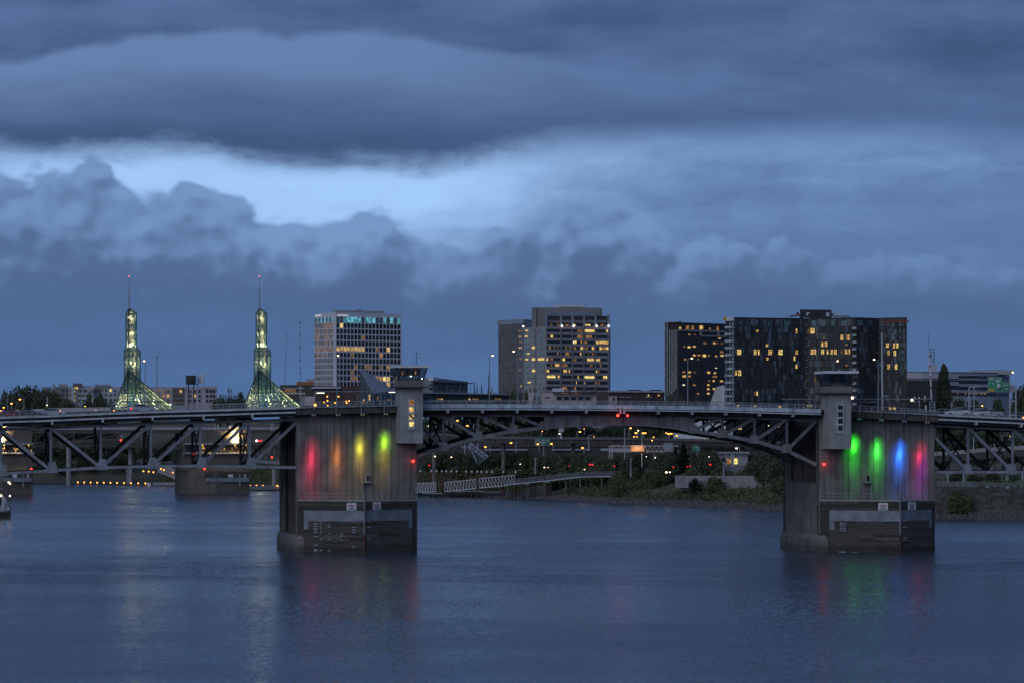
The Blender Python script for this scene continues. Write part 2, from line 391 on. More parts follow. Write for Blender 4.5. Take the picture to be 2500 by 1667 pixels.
# ------------------------------------------------------------------ the bridge (skewed: piers and cross members lie along NV)
SK = math.radians(12); NV = Vector((-math.sin(SK), math.cos(SK), 0)); D0 = 560.0
def BD(t): return D0 + t * NV.y
def BP(u, v, t=0.0): return W(u, v, BD(t))
VD = [(-860, 1060), (-260, 1030), (0, 1018), (127, 1014), (250, 1008.5), (373, 1004), (440, 1002), (495, 1001), (616, 997), (720, 994), (760, 992), (970, 988), (1033, 986), (1250, 985.7), (1400, 986.8), (1521, 987.8),
      (1764, 991), (1933, 995.8), (2005, 997.5), (2080, 1000), (2290, 1011), (2500, 1021), (2760, 1035), (3300, 1064)]
def vd(u): return lerp(u, VD)
TW = 21.0                                           # deck width
def strip(mb, us, dv0, dv1, t0, t1):
    """a long beam following the deck line, rows dv0..dv1 below it, from depth t0 to t1"""
    for a, b in zip(us, us[1:]):
        lo, hi = [], []
        for u, tt in ((a, t0), (b, t0), (b, t1), (a, t1)):
            base = BP(u, vd(u) + dv1, 0); top_ = BP(u, vd(u) + dv0, 0); lo.append(base + NV * tt); hi.append(top_ + NV * tt)
        mb.prism(lo, hi)
    return mb
def useq(a, b, n): return [a + (b - a) * i / n for i in range(n + 1)]
road = strip(MB(), useq(-800, 3200, 80), 1.5, 9, .4, TW - .4).build('road', ASPHALT); tag(road, kind='structure')
fl = MB()
for uu in useq(-780, 3180, 140):
    for tt in (7.0, 13.6):
        a = BP(uu, vd(uu) + 1.2, 0) + NV * tt; b2 = BP(uu + 9, vd(uu + 9) + 1.2, 0) + NV * tt
        fl.add([a - NV * .08 + Vector((0, 0, .03)), b2 - NV * .08 + Vector((0, 0, .03)), b2 + NV * .08 + Vector((0, 0, .03)), a + NV * .08 + Vector((0, 0, .03))], [(0, 1, 2, 3)])
fl.build('lane_marking', WHITE, road, kind='stuff')

def railing(parent, u0, u1, t, rows, step, hgt=14.0, m=RAIL, post=.09, name='railing'):
    mb = MB(); n = max(2, int((u1 - u0) / step)); us = useq(u0, u1, n)
    for a, b in zip(us, us[1:]):
        for r in rows: mb.bar(BP(a, vd(a) - hgt * r, 0) + NV * t, BP(b, vd(b) - hgt * r, 0) + NV * t, .07, .09 if r == 1 else .05)
    for a in us: mb.bar(BP(a, vd(a) + 2, 0) + NV * t, BP(a, vd(a) - hgt, 0) + NV * t, post, post)
    return mb.build(name, m, parent, kind='stuff')

def gusset(parent, u, v, t, w, h, m=STEEL, sgn=0):
    """a flared connection plate; u,v its centre at depth t"""
    c = BP(u, v, t); s = 560 / F; w, h = w * s / 2, h * s / 2
    pts = [(-w * 1.25, -h), (w * 1.25, -h), (w * 1.25, -h * .45), (w * .75, h), (-w * .75, h), (-w * 1.25, -h * .45)]
    return MB().prism([c + Vector((a, 0, b)) - NV * .34 for a, b in pts], [c + Vector((a, 0, b)) + NV * .34 for a, b in pts]).build('gusset_plate', m, parent)

TN, TF = 2.6, 15.1                                  # near and far truss planes
def truss(parent, nodes, topdv, diag, near_m, far_m, sway=True, vw=.38, dw=.5, cw=.48, gus=True, ends=True, skipv=()):
    """nodes: (u, v) bottom panel points measured on the near plane; top nodes sit topdv below the deck line"""
    B = [BP(u, v, TN) for u, v in nodes]; T = [BP(u, vd(u) + topdv, TN) for u, v in nodes]
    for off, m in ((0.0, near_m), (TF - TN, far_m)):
        o = NV * off
        for a, b in zip(B, B[1:]): bar('bottom_chord', m, parent, a + o, b + o, .5, cw)
        for a, b in zip(T, T[1:]): bar('top_chord', m if off else GIRDER, parent, a + o, b + o, .5, .46)
        for i, (a, b) in enumerate(zip(B, T)):
            if i not in skipv: bar('vertical', m, parent, a + o, b + o, .42, vw, NV)
        for i, j in diag:                            # ('b', i) bottom node to ('t', j) top node
            a, b = B[i], T[j]; bar('diagonal', m, parent, a + o, b + o, .45, dw, NV)
    if sway:
        for i, (a, b) in enumerate(zip(B, T)):
            if i in skipv: continue
            o = NV * (TF - TN)
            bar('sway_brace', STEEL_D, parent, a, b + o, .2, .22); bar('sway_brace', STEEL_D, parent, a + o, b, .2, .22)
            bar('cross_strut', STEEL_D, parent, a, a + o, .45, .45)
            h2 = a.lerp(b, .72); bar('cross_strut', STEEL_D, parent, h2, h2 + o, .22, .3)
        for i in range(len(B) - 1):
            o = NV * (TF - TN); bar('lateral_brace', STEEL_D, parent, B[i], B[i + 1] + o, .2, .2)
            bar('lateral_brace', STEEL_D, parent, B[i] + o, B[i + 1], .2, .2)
def fascia_side(parent, u0, u1, brackets):
    us = useq(u0, u1, 30)
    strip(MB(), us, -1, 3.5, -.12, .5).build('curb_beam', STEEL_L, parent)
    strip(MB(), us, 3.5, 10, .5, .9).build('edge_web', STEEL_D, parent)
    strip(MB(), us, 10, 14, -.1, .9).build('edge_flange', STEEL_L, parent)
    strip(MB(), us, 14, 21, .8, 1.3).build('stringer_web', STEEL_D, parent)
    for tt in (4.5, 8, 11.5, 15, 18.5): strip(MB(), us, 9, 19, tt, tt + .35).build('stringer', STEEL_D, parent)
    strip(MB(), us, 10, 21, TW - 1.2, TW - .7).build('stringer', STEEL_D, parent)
    for u in brackets:
        a = BP(u, vd(u) + 17.5, 0); bar('bracket', STEEL_L, parent, a - NV * .15, a + NV * 2.2, .34, .55)
        b = BP(u, vd(u) + 20, 0); bar('floor_beam', STEEL_D, parent, b + NV * 1.4, b + NV * (TW - 1.4), .4, .85)
        c = BP(u, vd(u) + 26, 0); bar('knee_brace', STEEL_D, parent, c + NV * 2.4, b + NV * .9, .3, .3)
    railing(parent, u0, u1, .15, (1, .55, .2), 14.5)
    railing(parent, u0, u1, TW - .3, (1, .55, .2), 29, name='far_railing')

VU = [2, 124, 246, 368.6, 489, 609, 731]; BC = [(-130, 1161), (0, 1156), (76, 1151), (178, 1144), (260, 1140), (343, 1138), (426, 1136.5), (547, 1136), (654, 1139.5), (760, 1141)]
ls = thing('truss_span', BP(370, 1138, 8), 'grey steel deck truss span beside the pier lit red and yellow', 'bridge span', 'deck truss spans')
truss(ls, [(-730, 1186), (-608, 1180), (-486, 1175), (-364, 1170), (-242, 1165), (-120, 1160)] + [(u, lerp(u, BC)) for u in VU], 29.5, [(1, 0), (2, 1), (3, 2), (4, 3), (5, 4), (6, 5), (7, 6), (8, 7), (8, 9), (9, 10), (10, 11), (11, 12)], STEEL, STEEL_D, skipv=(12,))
for u in VU[:-1]: gusset(ls, u + 4, lerp(u, BC) - 8, TN - .02, 20, 27)
fascia_side(ls, -800, 722, [-730, -608, -486, -364, -242, -120, 3.5, 127.5, 251, 373, 497, 616])
RU = [2254 + 109 * i for i in range(9)]
rs = thing('truss_span', BP(2400, 1150, 8), 'grey steel deck truss span beside the pier lit green and blue', 'bridge span', 'deck truss spans')
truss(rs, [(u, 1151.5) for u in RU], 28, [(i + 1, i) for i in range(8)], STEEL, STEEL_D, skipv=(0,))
for u in RU[1:]: gusset(rs, u - 3, 1144, TN - .02, 20, 25)
fascia_side(rs, 2292, 3200, [2384, 2494, 2604, 2713, 2822, 2931, 3040, 3149])

# ------------------------------------------------------------------ bascule leaves
def leaf(label, us, brackets, lower, diag, girder, gus, vskip):
    lf = thing('bascule_leaf', BP((us[0] + us[-1]) / 2, 1040, 8), label, 'drawbridge leaf', 'bascule leaves')
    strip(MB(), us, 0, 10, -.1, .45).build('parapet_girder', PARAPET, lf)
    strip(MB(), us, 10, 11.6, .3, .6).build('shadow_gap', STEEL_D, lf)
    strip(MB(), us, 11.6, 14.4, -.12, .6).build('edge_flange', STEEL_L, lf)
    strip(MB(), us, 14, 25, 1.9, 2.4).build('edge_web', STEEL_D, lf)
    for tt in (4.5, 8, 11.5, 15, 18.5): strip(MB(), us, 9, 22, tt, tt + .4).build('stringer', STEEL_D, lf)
    for u in brackets:
        a = BP(u, vd(u) + 17.8, 0); bar('bracket', STEEL_L, lf, a - NV * .1, a + NV * 1.9, .30, .5)
        b = BP(u, vd(u) + 21, 0); bar('floor_beam', STEEL_D, lf, b + NV * 1.4, b + NV * (TW - 1.4), .4, .95)
    truss(lf, lower, 27, diag, GIRDER, STEEL_D, skipv=vskip, cw=.62, dw=.5)
    for u, v in gus: gusset(lf, u, v, TN - .02, 19, 21, GIRDER)
    # tapering plate girder at the tip, each panel between stiffeners a plate of its own
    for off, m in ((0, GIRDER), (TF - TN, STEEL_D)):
        for (ua, va), (ub, vb) in zip(girder, girder[1:]):
            P4 = [BP(ua, va, TN), BP(ub, vb, TN), BP(ub, vd(ub) + 24, TN), BP(ua, vd(ua) + 24, TN)]
            o = NV * off
            MB().prism([q - NV * .16 + o for q in P4], [q + NV * .16 + o for q in P4]).build('girder_plate', m, lf)
            bar('girder_flange', m, lf, BP(ua, va, TN) + o, BP(ub, vb, TN) + o, .75, .14)
            if off == 0: bar('stiffener', m, lf, BP(ub, vb, TN) - NV * .26, BP(ub, vd(ub) + 25, TN) - NV * .26, .2, .09, NV)
    railing(lf, us[0], us[-1], .15, (1, .62, .3), 21, 10)
    railing(lf, us[0], us[-1], TW - .3, (1, .62, .3), 42, 10, name='far_railing')
    return lf
leaf('dark steel drawbridge leaf hinged at the pier lit red and yellow', useq(1014, 1518, 14), [1094, 1179, 1263.7, 1348, 1432, 1515], [(1000, 1119), (1082, 1092), (1167, 1068), (1253, 1051), (1332, 1043)],
     [(1, 0), (2, 1), (3, 2), (4, 3)], [(1328, 1045.5), (1348, 1044), (1382, 1041.5), (1417, 1039.5), (1450, 1038.3), (1484, 1037.7), (1518, 1037.5)], [(1083, 1088), (1168, 1064), (1254, 1047), (1326, 1038)], (0, 4))
leaf('dark steel drawbridge leaf hinged at the pier lit green and blue', useq(1520, 2004, 14), [1524, 1607.8, 1690.7, 1773, 1855.5, 1937], [(1690, 1051), (1764, 1062), (1842, 1075), (1921, 1099), (1994, 1134)],
     [(0, 1), (1, 2), (2, 3), (3, 4)], [(1520, 1037.5), (1556, 1038.3), (1589, 1040), (1622, 1043), (1655, 1047), (1694, 1052.5)], [(1762, 1057), (1840, 1071), (1920, 1094), (1692, 1046)], (0, 4))

# ------------------------------------------------------------------ bridge piers
def XY(u, t): p = BP(u, 0, t); return Vector((p.x, p.y))
NV2 = Vector((NV.x, NV.y))
def pier(label, uL, uR, ur, um0, um1, sgn, deep, boxu, ladders):
    t0, LEN = 2.0, 21.5
    zt = WZ(vd((uL + uR) / 2) + 19, BD(t0)); zf = WZ(1219.5, BD(-1))
    root = thing('bridge_pier', BP((uL + uR) / 2, 1345, 12), label, 'bridge pier', 'bascule piers')
    fl_, fr = XY(uL, t0), XY(uR, t0); bl, br = fl_ + NV2 * LEN, fr + NV2 * LEN
    ex = (fr - fl_).normalized()
    # plinth with a rounded near corner
    g = .45; pl = [fl_ - ex * g + NV2 * .8, fl_ - ex * (g - .45) - NV2 * .1, fl_ + ex * .3 - NV2 * .55, fr - ex * .9 - NV2 * .3, fr - ex * .02 + NV2 * .6, br + ex * .1 + NV2 * .3, bl - ex * g + NV2 * .3]
    zp = WZ(1304, BD(4))
    MB().plan(pl, -4, zp - .7).build('plinth', CONC, root)
    MB().plan(pl, zp - .7, zp, -.035).build('plinth_cap', CONC, root)
    core = [fl_ + ex * deep + NV2 * 1.4, fr - ex * .6 + NV2 * 1.4, br - ex * .6 - NV2 * 1.2, bl + ex * deep - NV2 * 1.2]
    MB().plan(core, zp - .1, WZ(1178, BD(4))).build('pier_core', CONC, root)
    core2 = [fl_ + ex * 6 + NV2 * 1.4, fr - ex * 6 + NV2 * 1.4, br - ex * 6 - NV2 * 1.2, bl + ex * 6 - NV2 * 1.2]
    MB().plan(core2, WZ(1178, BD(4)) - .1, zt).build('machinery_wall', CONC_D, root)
    for a, b in ((bl, br),):
        MB().plan([a - NV2 * 1.3, b - NV2 * 1.3, b, a], zp - .05, zt).build('rear_wall', CONC, root)
    MB().plan([fl_ + NV2 * .35, fr + NV2 * .35, fr + NV2 * 1.5, fl_ + NV2 * 1.5], zp - .05, zt).build('front_wall', CONC, root)
    for s, c in ((-1, fl_), (1, fr)):
        MB().plan([c, c - ex * s * .85, c - ex * s * .85 + NV2 * 1.9, c + NV2 * 1.9] if s > 0 else [c, c + ex * .85, c + ex * .85 + NV2 * 1.9, c + NV2 * 1.9], zp - .04, zt + .02).build('pilaster', CONC, root)
        e = bl if s < 0 else br
        MB().plan([e - NV2 * 2.0, e - NV2 * 2.0 - ex * s * .85, e - ex * s * .85 + NV2 * .02, e + NV2 * .02], zp - .04, zt + .02).build('pilaster', CONC, root)
    # board-marked wall: seventeen upright panels with open joints
    n = 17; a0, a1 = fl_ + ex * .9, fr - ex * .9; w = (a1 - a0).length / n
    for i in range(n):
        c = a0 + ex * w * (i + .5) + NV2 * (.2 + (.09 if i % 2 else 0.0) + R.uniform(0, .03)); hh = zt - zf + .6
        box('wall_panel', CONC, root, (c.x, c.y, zf - .6 + hh / 2), (w - .05, .4, hh), 0)
    MB().plan([fl_ - NV2 * .05, fr - NV2 * .05, fr + NV2 * .3, fl_ + NV2 * .3], zt - .03, zt + .5).build('wall_cap', CONC_D, root)
    # timber fender with a pointed nose
    fo = [fl_ + ex * .15, XY(ur, -3.2), fr + ex * .1]
    fin_ = [fr - ex * .3 + NV2 * .3, fl_ + ex * .6 + NV2 * .3]
    MB().plan(fo + fin_, -4, zf - .25).build('fender_core', TIMBER_D, root)
    wk = MB().plan([fo[0] - NV2 * .12, fo[1] - NV2 * .25, fo[2] - NV2 * .12] + fin_, zf - .25, zf).build('walkway', CONC_L, root)
    rl = MB()
    for a, b in ((fo[0], fo[1]), (fo[1], fo[2])):
        k = 9
        for i in range(k + 1):
            c = a.lerp(b, i / k); rl.bar((c.x, c.y, zf), (c.x, c.y, zf + 1.1), .06)
        for hgt in (.55, 1.1): rl.bar((a.x, a.y, zf + hgt), (b.x, b.y, zf + hgt), .06)
    rl.build('walkway_railing', RAIL, root, kind='stuff')
    for fi, (a, b) in enumerate(((fo[0], fo[1]), (fo[1], fo[2]))):
        f = Face(a, b); L = f.L; inner = [um0, um1]
        zs0, zs1 = WZ(1270.5, f.a.y), WZ(1244.5, f.a.y)
        ua, ub = (um0, ur) if fi == 0 else (ur, um1)
        sa, sb = f.at(ua), f.at(ub)
        sa, sb = max(.05, sa), min(L - .05, sb)
        def onf(s0, s1, z0, z1, name, m, dep, off):
            c = f.a + f.h * (s0 + s1) / 2 + f.n * off
            return box(name, m, root, (c.x, c.y, (z0 + z1) / 2), (s1 - s0, dep, z1 - z0), f.rot)
        onf(sa, sb, zs0, zs1, 'steel_sheet', GALV, .12, .14)
        if fi == 0: onf(sa, sa + .85, zs0 - 1.5, zs0 - .02, 'steel_sheet', GALV, .12, .14)
        else: onf(sb - .65, sb, zs0 - 1.3, zs0 - .02, 'steel_sheet', GALV, .12, .14)
        # planks, row by row
        rows = 15; zb = -.5; rh = (zs0 - zb) / rows
        for r in range(rows):
            z0 = zb + r * rh; cuts = [sa, sa + (sb - sa) * R.uniform(.25, .45), sa + (sb - sa) * R.uniform(.6, .8), sb]
            for s0, s1 in zip(cuts, cuts[1:]):
                mm = R.choice([TIMBER, TIMBER, TIMBER_P if r in (8, 9, 7, 2) else TIMBER, TIMBER_D]); onf(s0 + .02, s1 - .02, z0 + .03, z0 + rh - .03, 'plank', mm, .16 + R.uniform(0, .08), .08)
        zr0, zr1 = zs1 + .04, zf - .3; rh = (zr1 - zr0) / 4
        for r in range(4):
            for s0, s1 in ((.15, L * .48), (L * .48, L - .1)):
                onf(s0 + .02, s1 - .02, zr0 + r * rh + .03, zr0 + (r + 1) * rh - .02, 'plank', R.choice([TIMBER_D, TIMBER_D, TIMBER]), .16 + R.uniform(0, .06), .08)
        # warning notice
        uc, uw = (boxu[0], 23.5) if fi == 0 else (boxu[1], 19)
        sc = f.at(uc); sw = uw * 560 / F
        if fi: sw = f.at(uc + uw / 2) - f.at(uc - uw / 2); 
        else: sw = f.at(uc + uw / 2) - f.at(uc - uw / 2)
        zc = WZ(1234.5, f.a.y); sg = onf(sc - sw / 2, sc + sw / 2, zc - .64, zc + .64, 'warning_notice', WHITE, .06, .25)
        def prn(s0, s1, z0, z1, m):
            c = f.a + f.h * (sc + (s0 + s1) / 2 * sw) + f.n * .285
            box('printed_line', m, sg, (c.x, c.y, zc + (z0 + z1) / 2), ((s1 - s0) * sw, .012, z1 - z0), f.rot)
        prn(-.05, .05, .40, .52, RED_P); prn(-.40, .40, .16, .30, RED_P); prn(-.30, .30, -.08, .04, BLACK); prn(-.22, .22, -.28, -.17, BLACK); prn(-.38, .38, -.5, -.38, BLACK)
        # worn rubbing strips
        if fi == 0:
            for (uc, uw, vs) in ladders:
                s0, s1 = f.at(uc - uw / 2), f.at(uc + uw / 2)
                for v in vs:
                    zc2 = WZ(v, f.a.y); onf(s0, s1, zc2 - .05, zc2 + .06, 'ladder_rung', PARAPET, .12, .26)
        else:
            for v in (1271, 1285.5, 1312, 1317.5): s0, s1 = f.at(ur + 5), f.at(ur + 13); zc2 = WZ(v, f.a.y); onf(s0, s1, zc2 - .05, zc2 + .06, 'ladder_rung', PARAPET, .12, .26)
    rp = XY(ur, -3.55)
    MB().tube((rp.x, rp.y, WZ(1304, BD(-3))), (rp.x, rp.y, zf + 1.15), .17).build('nose_post', GALV, root)
    MB().tube((rp.x, rp.y, -3), (rp.x, rp.y, WZ(1304, BD(-3))), .18).build('nose_post', RUST, root)
    # equipment cabinet on a bracketed shelf with a ladder down to the walkway
    cu = boxu[2]; c = XY(cu, t0 - .35); zc = WZ(1177, BD(t0))
    box('shelf', GREY, root, (c.x, c.y, zc), (1.7, 1.1, .12)); cb = box('equipment_cabinet', CONC_L, root, (c.x + .05, c.y, zc + .72), (.85, .6, 1.3))
    box('cabinet_door', BLACK, cb, (c.x + .12, c.y - .32, zc + .75), (.5, .04, 1.0))
    lm = MB()
    for sx in (-.75, .75): lm.bar((c.x + sx, c.y - .1, zf), (c.x + sx, c.y - .1, zc), .07)
    lm.build('shelf_post', RAIL, root, kind='stuff')
    # fascia of the roadway over the pier
    us = useq(uL - 2, uR - (46 if sgn < 0 else 0), 6)
    if sgn > 0: us = useq(uL + 70, uR + 10, 6)
    strip(MB(), us, 0, 3, -.1, .6).build('curb_beam', STEEL, root)
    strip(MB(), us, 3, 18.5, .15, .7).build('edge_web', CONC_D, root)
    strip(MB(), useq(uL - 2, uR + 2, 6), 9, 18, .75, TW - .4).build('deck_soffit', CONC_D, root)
    railing(root, us[0], us[-1], .15, (1, .55, .25), 14, 11)
    for u in boxu[3]:
        a = BP(u, vd(u) - 11, -.3); b = BP(u, vd(u) + 21, -.3); bar('conduit', RAIL, root, a, b, .1, .1)
    return root
lad = [(772.5, 9.5, (1277.5, 1283, 1288, 1293, 1298, 1308, 1329, 1340.5, 1343)), (785.5, 5, (1273, 1278, 1283.5, 1288.5, 1294, 1299, 1314, 1341.5)), (805.5, 7, (1278.5, 1284, 1300, 1315, 1342)), (836, 8, (1300.5, 1306, 1316)), (865.5, 8, (1285, 1290.5, 1296, 1332.5))]
pier('ribbed concrete bridge pier lit red, orange and yellow with timber fender', 724, 1017, 890, 743, 1005, -1, 4.2, (859.8, 918.5, 897, (766, 820.5, 882, 938)), lad)
pier('ribbed concrete bridge pier lit green, blue and magenta with timber fender', 2000, 2281, 2198, 2026, 2273, 1, .5, (2157, 2224, 2117, (2098, 2152, 2208, 2262)), [(2059, 15, (1275, 1279, 1284, 1289, 1294)), (2057, 16, (1345.5,)), (2088, 14, (1346.5,))])

# ------------------------------------------------------------------ control towers on the piers
def control_tower(label, u0, u1, vt, lit, dvw):
    """u0,u1: the front of the shaft; vt: top of the roof slab; dvw: rows of the stair window"""
    tf = -2.6; D = BD(tf); s = D / F
    z = lambda v: WZ(v, D)
    A, B = XY(u0, tf), XY(u1, tf); w = (B - A).length; ex = (B - A).normalized()
    vb = vt + 190                                     # underside of the shaft
    root = thing('control_tower', (A.x, A.y, z(vb)), label, 'control tower', 'bridge control towers')
    dep = 4.9
    def ring(g, gb=None): gb = g if gb is None else gb; return [A - ex * g - NV2 * g, B + ex * g - NV2 * g, B + ex * g + NV2 * (dep + gb), A - ex * g + NV2 * (dep + gb)]
    MB().plan(ring(0), z(vb), z(vt + 55)).build('shaft', CONC_L, root)
    MB().plan(ring(1.05), z(vt + 55), z(vt + 53)).build('balcony', STEEL_D, root)
    MB().plan(ring(.06), z(vt + 53), z(vt + 37)).build('parapet', CONC, root)
    rm = MB(); q = ring(1.0)
    for i in range(4):
        a, b = q[i], q[(i + 1) % 4]
        for hh in (.4, .8): rm.bar((a.x, a.y, z(vt + 53) + hh), (b.x, b.y, z(vt + 53) + hh), .045)
        for k in range(4): c = a.lerp(b, k / 4); rm.bar((c.x, c.y, z(vt + 53)), (c.x, c.y, z(vt + 53) + .8), .045)
    rm.build('balcony_railing', RAIL, root, kind='stuff')
    lo, hi = ring(-.02), ring(.62); zl, zh = z(vt + 37), z(vt + 6.5)
    for i in range(4):
        a, b, c, d = lo[i], lo[(i + 1) % 4], hi[(i + 1) % 4], hi[i]
        bar('corner_post', STEEL_D, root, (a.x, a.y, zl), (d.x, d.y, zh), .2, .2)
        n = 3
        for k in range(n):
            f0, f1 = k / n + .02, (k + 1) / n - .02
            p = [a.lerp(b, f0), a.lerp(b, f1), d.lerp(c, f1), d.lerp(c, f0)]
            MB().add([(p[0].x, p[0].y, zl), (p[1].x, p[1].y, zl), (p[2].x, p[2].y, zh), (p[3].x, p[3].y, zh)], [(0, 1, 2, 3)]).build('window_pane', CABGLASS, root)
            if k: bar('mullion', STEEL_D, root, (a.lerp(b, k / n).x, a.lerp(b, k / n).y, zl), (d.lerp(c, k / n).x, d.lerp(c, k / n).y, zh), .08, .08)
    MB().plan(ring(1.0, .6), z(vt + 6.5), z(vt + .2)).build('roof', WHITE, root)
    MB().plan(ring(.5, .3), z(vt + 6.8), z(vt + 6.4)).build('ceiling', CONC_D, root)
    # inside: desk, blind, chairs and lamps
    cc = A.lerp(B, .5) + NV2 * dep * .5
    box('desk', GREY, root, (cc.x, cc.y - 1.2, zl + .25), (2.6, .6, .5))
    MB().ball((cc.x - .8, cc.y - .4, zl + .55), .4, 7, 5, 1.4).build('office_chair', BLACK, root)
    box('roller_blind', DARK, root, (cc.x, cc.y + 2.0, zh - .65), (3.4, .06, 1.3))
    if lit:
        for k, xx in enumerate((-1.15, 1.1)): box('wall_light', LIT_O, root, (cc.x + xx, cc.y + 1.9, zh - .75), (.28, .08, .8))
        MB().ball((cc.x + .35, cc.y - .6, zl + .75), .16, 8, 5, .6).build('desk_lamp', WLED, root)
        MB().ball((B.x - .15, B.y + .5, zl + .3), .12, 8, 5).build('desk_lamp', WLED, root)
    f = Face(A, B); v0, v1, ua, ub = dvw
    f.rect('window_frame', STEEL_L, root, ua, ub, v0, v1, .16, .06)
    ph = (v1 - v0 - 5) / 4
    for i in range(4):
        va = v0 + 2 + i * (ph + .33); m = (LIT_O, LIT, LIT, LIT_Y)[i] if lit else GLASS_D
        f.rect('window_pane', m, root, ua + 2.6, ub - 2.6, va, va + ph * .68, .1, .13)
        if i == 2 and lit: bar('stair_stringer', BROWN, root, f.P(ua + 3, va, .2), f.P(ub - 3, va + ph * .66, .2), .04, .3)
        if i < 3: f.rect('spandrel', STEEL_L, root, ua + 2.2, ub - 2.2, va + ph * .72, va + ph * .96, .1, .14)
    # aerials
    am = MB(); ac = B - ex * .9 + NV2 * 1.2; zr = z(vt)
    am.bar((ac.x, ac.y, zr), (ac.x, ac.y, zr + 2.6), .07); am.bar((ac.x - .8, ac.y, zr + 1.3), (ac.x + .9, ac.y, zr + 1.3), .05)
    am.bar((ac.x - .3, ac.y, zr + 1.9), (ac.x + .4, ac.y, zr + 1.95), .05); am.bar((ac.x - .35, ac.y, zr), (ac.x, ac.y, zr + .8), .05); am.bar((ac.x + .35, ac.y, zr), (ac.x, ac.y, zr + .8), .05)
    if lit: am.build('aerial', STEEL_D, root)
    MB().ball((A.x + 1.9, A.y + 1.5, zr + .05), .3, 8, 4, .7).build('roof_vent', GREY, root)
    return root
m, t, o = newmat('cabin_glass')
tr = t.nodes.new('ShaderNodeBsdfTransparent'); tr.inputs[0].default_value = (.55, .62, .66, 1)
gl = t.nodes.new('ShaderNodeBsdfGlossy'); gl.inputs['Roughness'].default_value = .06; gl.inputs['Color'].default_value = (.8, .85, .9, 1)
mx = t.nodes.new('ShaderNodeMixShader'); mx.inputs[0].default_value = .16
t.links.new(tr.outputs[0], mx.inputs[1]); t.links.new(gl.outputs[0], mx.inputs[2]); t.links.new(mx.outputs[0], o.inputs[0]); CABGLASS = m
control_tower('concrete control tower with orange-lit stair windows and an aerial on its roof', 976.7, 1032.5, 891, True, (974, 1047.5, 996.6, 1013))
control_tower('concrete control tower with dark stair windows and no aerial', 2025.5, 2078, 905, False, (986, 1057, 2043, 2060))

# ------------------------------------------------------------------ coloured floodlights under the deck edge
def gauss(ld, sg):
    ld.use_nodes = True; t = ld.node_tree; t.nodes.clear(); E.nt = t
    tcn = t.nodes.new('ShaderNodeTexCoord'); sx = t.nodes.new('ShaderNodeSeparateXYZ'); t.links.new(tcn.outputs['Normal'], sx.inputs[0])
    z_ = E.m('ABSOLUTE', E(sx.outputs[2])); g = E.m('EXPONENT', (z_ - 1.0) / (sg * sg))
    em = t.nodes.new('ShaderNodeEmission'); t.links.new(g.s, em.inputs['Strength']); ou = t.nodes.new('ShaderNodeOutputLight'); t.links.new(em.outputs[0], ou.inputs[0])
def led(u, ut, vt_, c, power, name, side):
    a = BP(u, vd(u) + 20.5, -.35); a.z += 0
    root = thing('floodlight', a, name, 'floodlight', 'coloured floodlights under the deck edge')
    for sx in (-.22, .22):
        hm = MB().tube((a.x + sx, a.y, a.z - .12), (a.x + sx, a.y, a.z + .14), .15, .11, 8).build('lamp_head', GREY, root)
        MB().tube((a.x + sx, a.y, a.z - .135), (a.x + sx, a.y, a.z - .122), .12, .12, 8).build('lens', emit_c(c), hm)
    MB().bar((a.x, a.y, a.z + .1), (a.x, a.y, a.z + .8), .08).build('hanger', STEEL_D, root)
    (q0, e0, a0) = power[0]; power = [(q0, e0 * .62, 2.6), (q0, e0 * .17, 7.0)] + [(q[0], q[1] * .30, 4.6) for q in power[1:]]   # gaussian beams: core, halo and tail, widths in degrees
    for k_, (tgt, e, ang) in enumerate(power):
        ld = bpy.data.lights.new('floodlight_beam', 'SPOT'); ld.energy = e; ld.color = c if tgt is None or len(tgt) == 2 else tgt[2]; ld.spot_size = math.radians(70); ld.spot_blend = 1.0; ld.shadow_soft_size = .12; gauss(ld, math.radians(ang))
        lo = bpy.data.objects.new('floodlight_beam', ld)
        q = BP(tgt[0], tgt[1], 2.0); d = (a + Vector((0, -.1, -.25))); v = (d - q)
        put(lo, root, Matrix.Translation(d) @ v.to_track_quat('Z', 'Y').to_matrix().to_4x4())
_EC = {}
def emit_c(c):
    if c not in _EC: _EC[c] = emit('led_lens', c, 1.4)
    return _EC[c]
LP = 72000
led(766, 759, 1125, (1.0, .03, .12), [((759, 1122), LP * .55, 13), ((761, 1160), LP * .5, 14)], 'pair of small floodlights casting the red beam', 0)
led(826, 822, 1120, (1.0, .36, .08), [((821, 1112), LP * .38, 15), ((824, 1150), LP * .4, 15)], 'pair of small floodlights casting the orange beam', 0)
led(886, 878, 1095, (.85, .85, .04), [((878, 1094), LP * .5, 14), ((880, 1130, (1.0, .5, .05)), LP * .35, 15)], 'pair of small floodlights casting the yellow beam', 0)
led(942, 938, 1082, (.42, 1.0, .02), [((938, 1080), LP * .62, 15), ((936, 1122, (1.0, .55, .04)), LP * .4, 15)], 'pair of small floodlights casting the lime green beam', 0)
led(2098, 2084, 1090, (.04, 1.0, .03), [((2084, 1090), LP * 1.0, 16), ((2085, 1135), LP * .4, 14)], 'pair of small floodlights casting the green beam nearest the tower', 0)
led(2152, 2140, 1102, (.05, 1.0, .06), [((2140, 1102), LP * .85, 16), ((2144, 1140), LP * .4, 14)], 'pair of small floodlights casting the middle green beam', 0)
led(2208, 2196, 1112, (.02, .16, 1.0), [((2196, 1110), LP * 1.5, 17), ((2197, 1150), LP * .7, 14)], 'pair of small floodlights casting the blue beam', 0)
led(2264, 2245, 1120, (1.0, .03, .14), [((2244, 1116), LP * .45, 14), ((2248, 1168, (.62, .03, 1.0)), LP * .55, 14)], 'pair of small floodlights casting the magenta beam', 0)

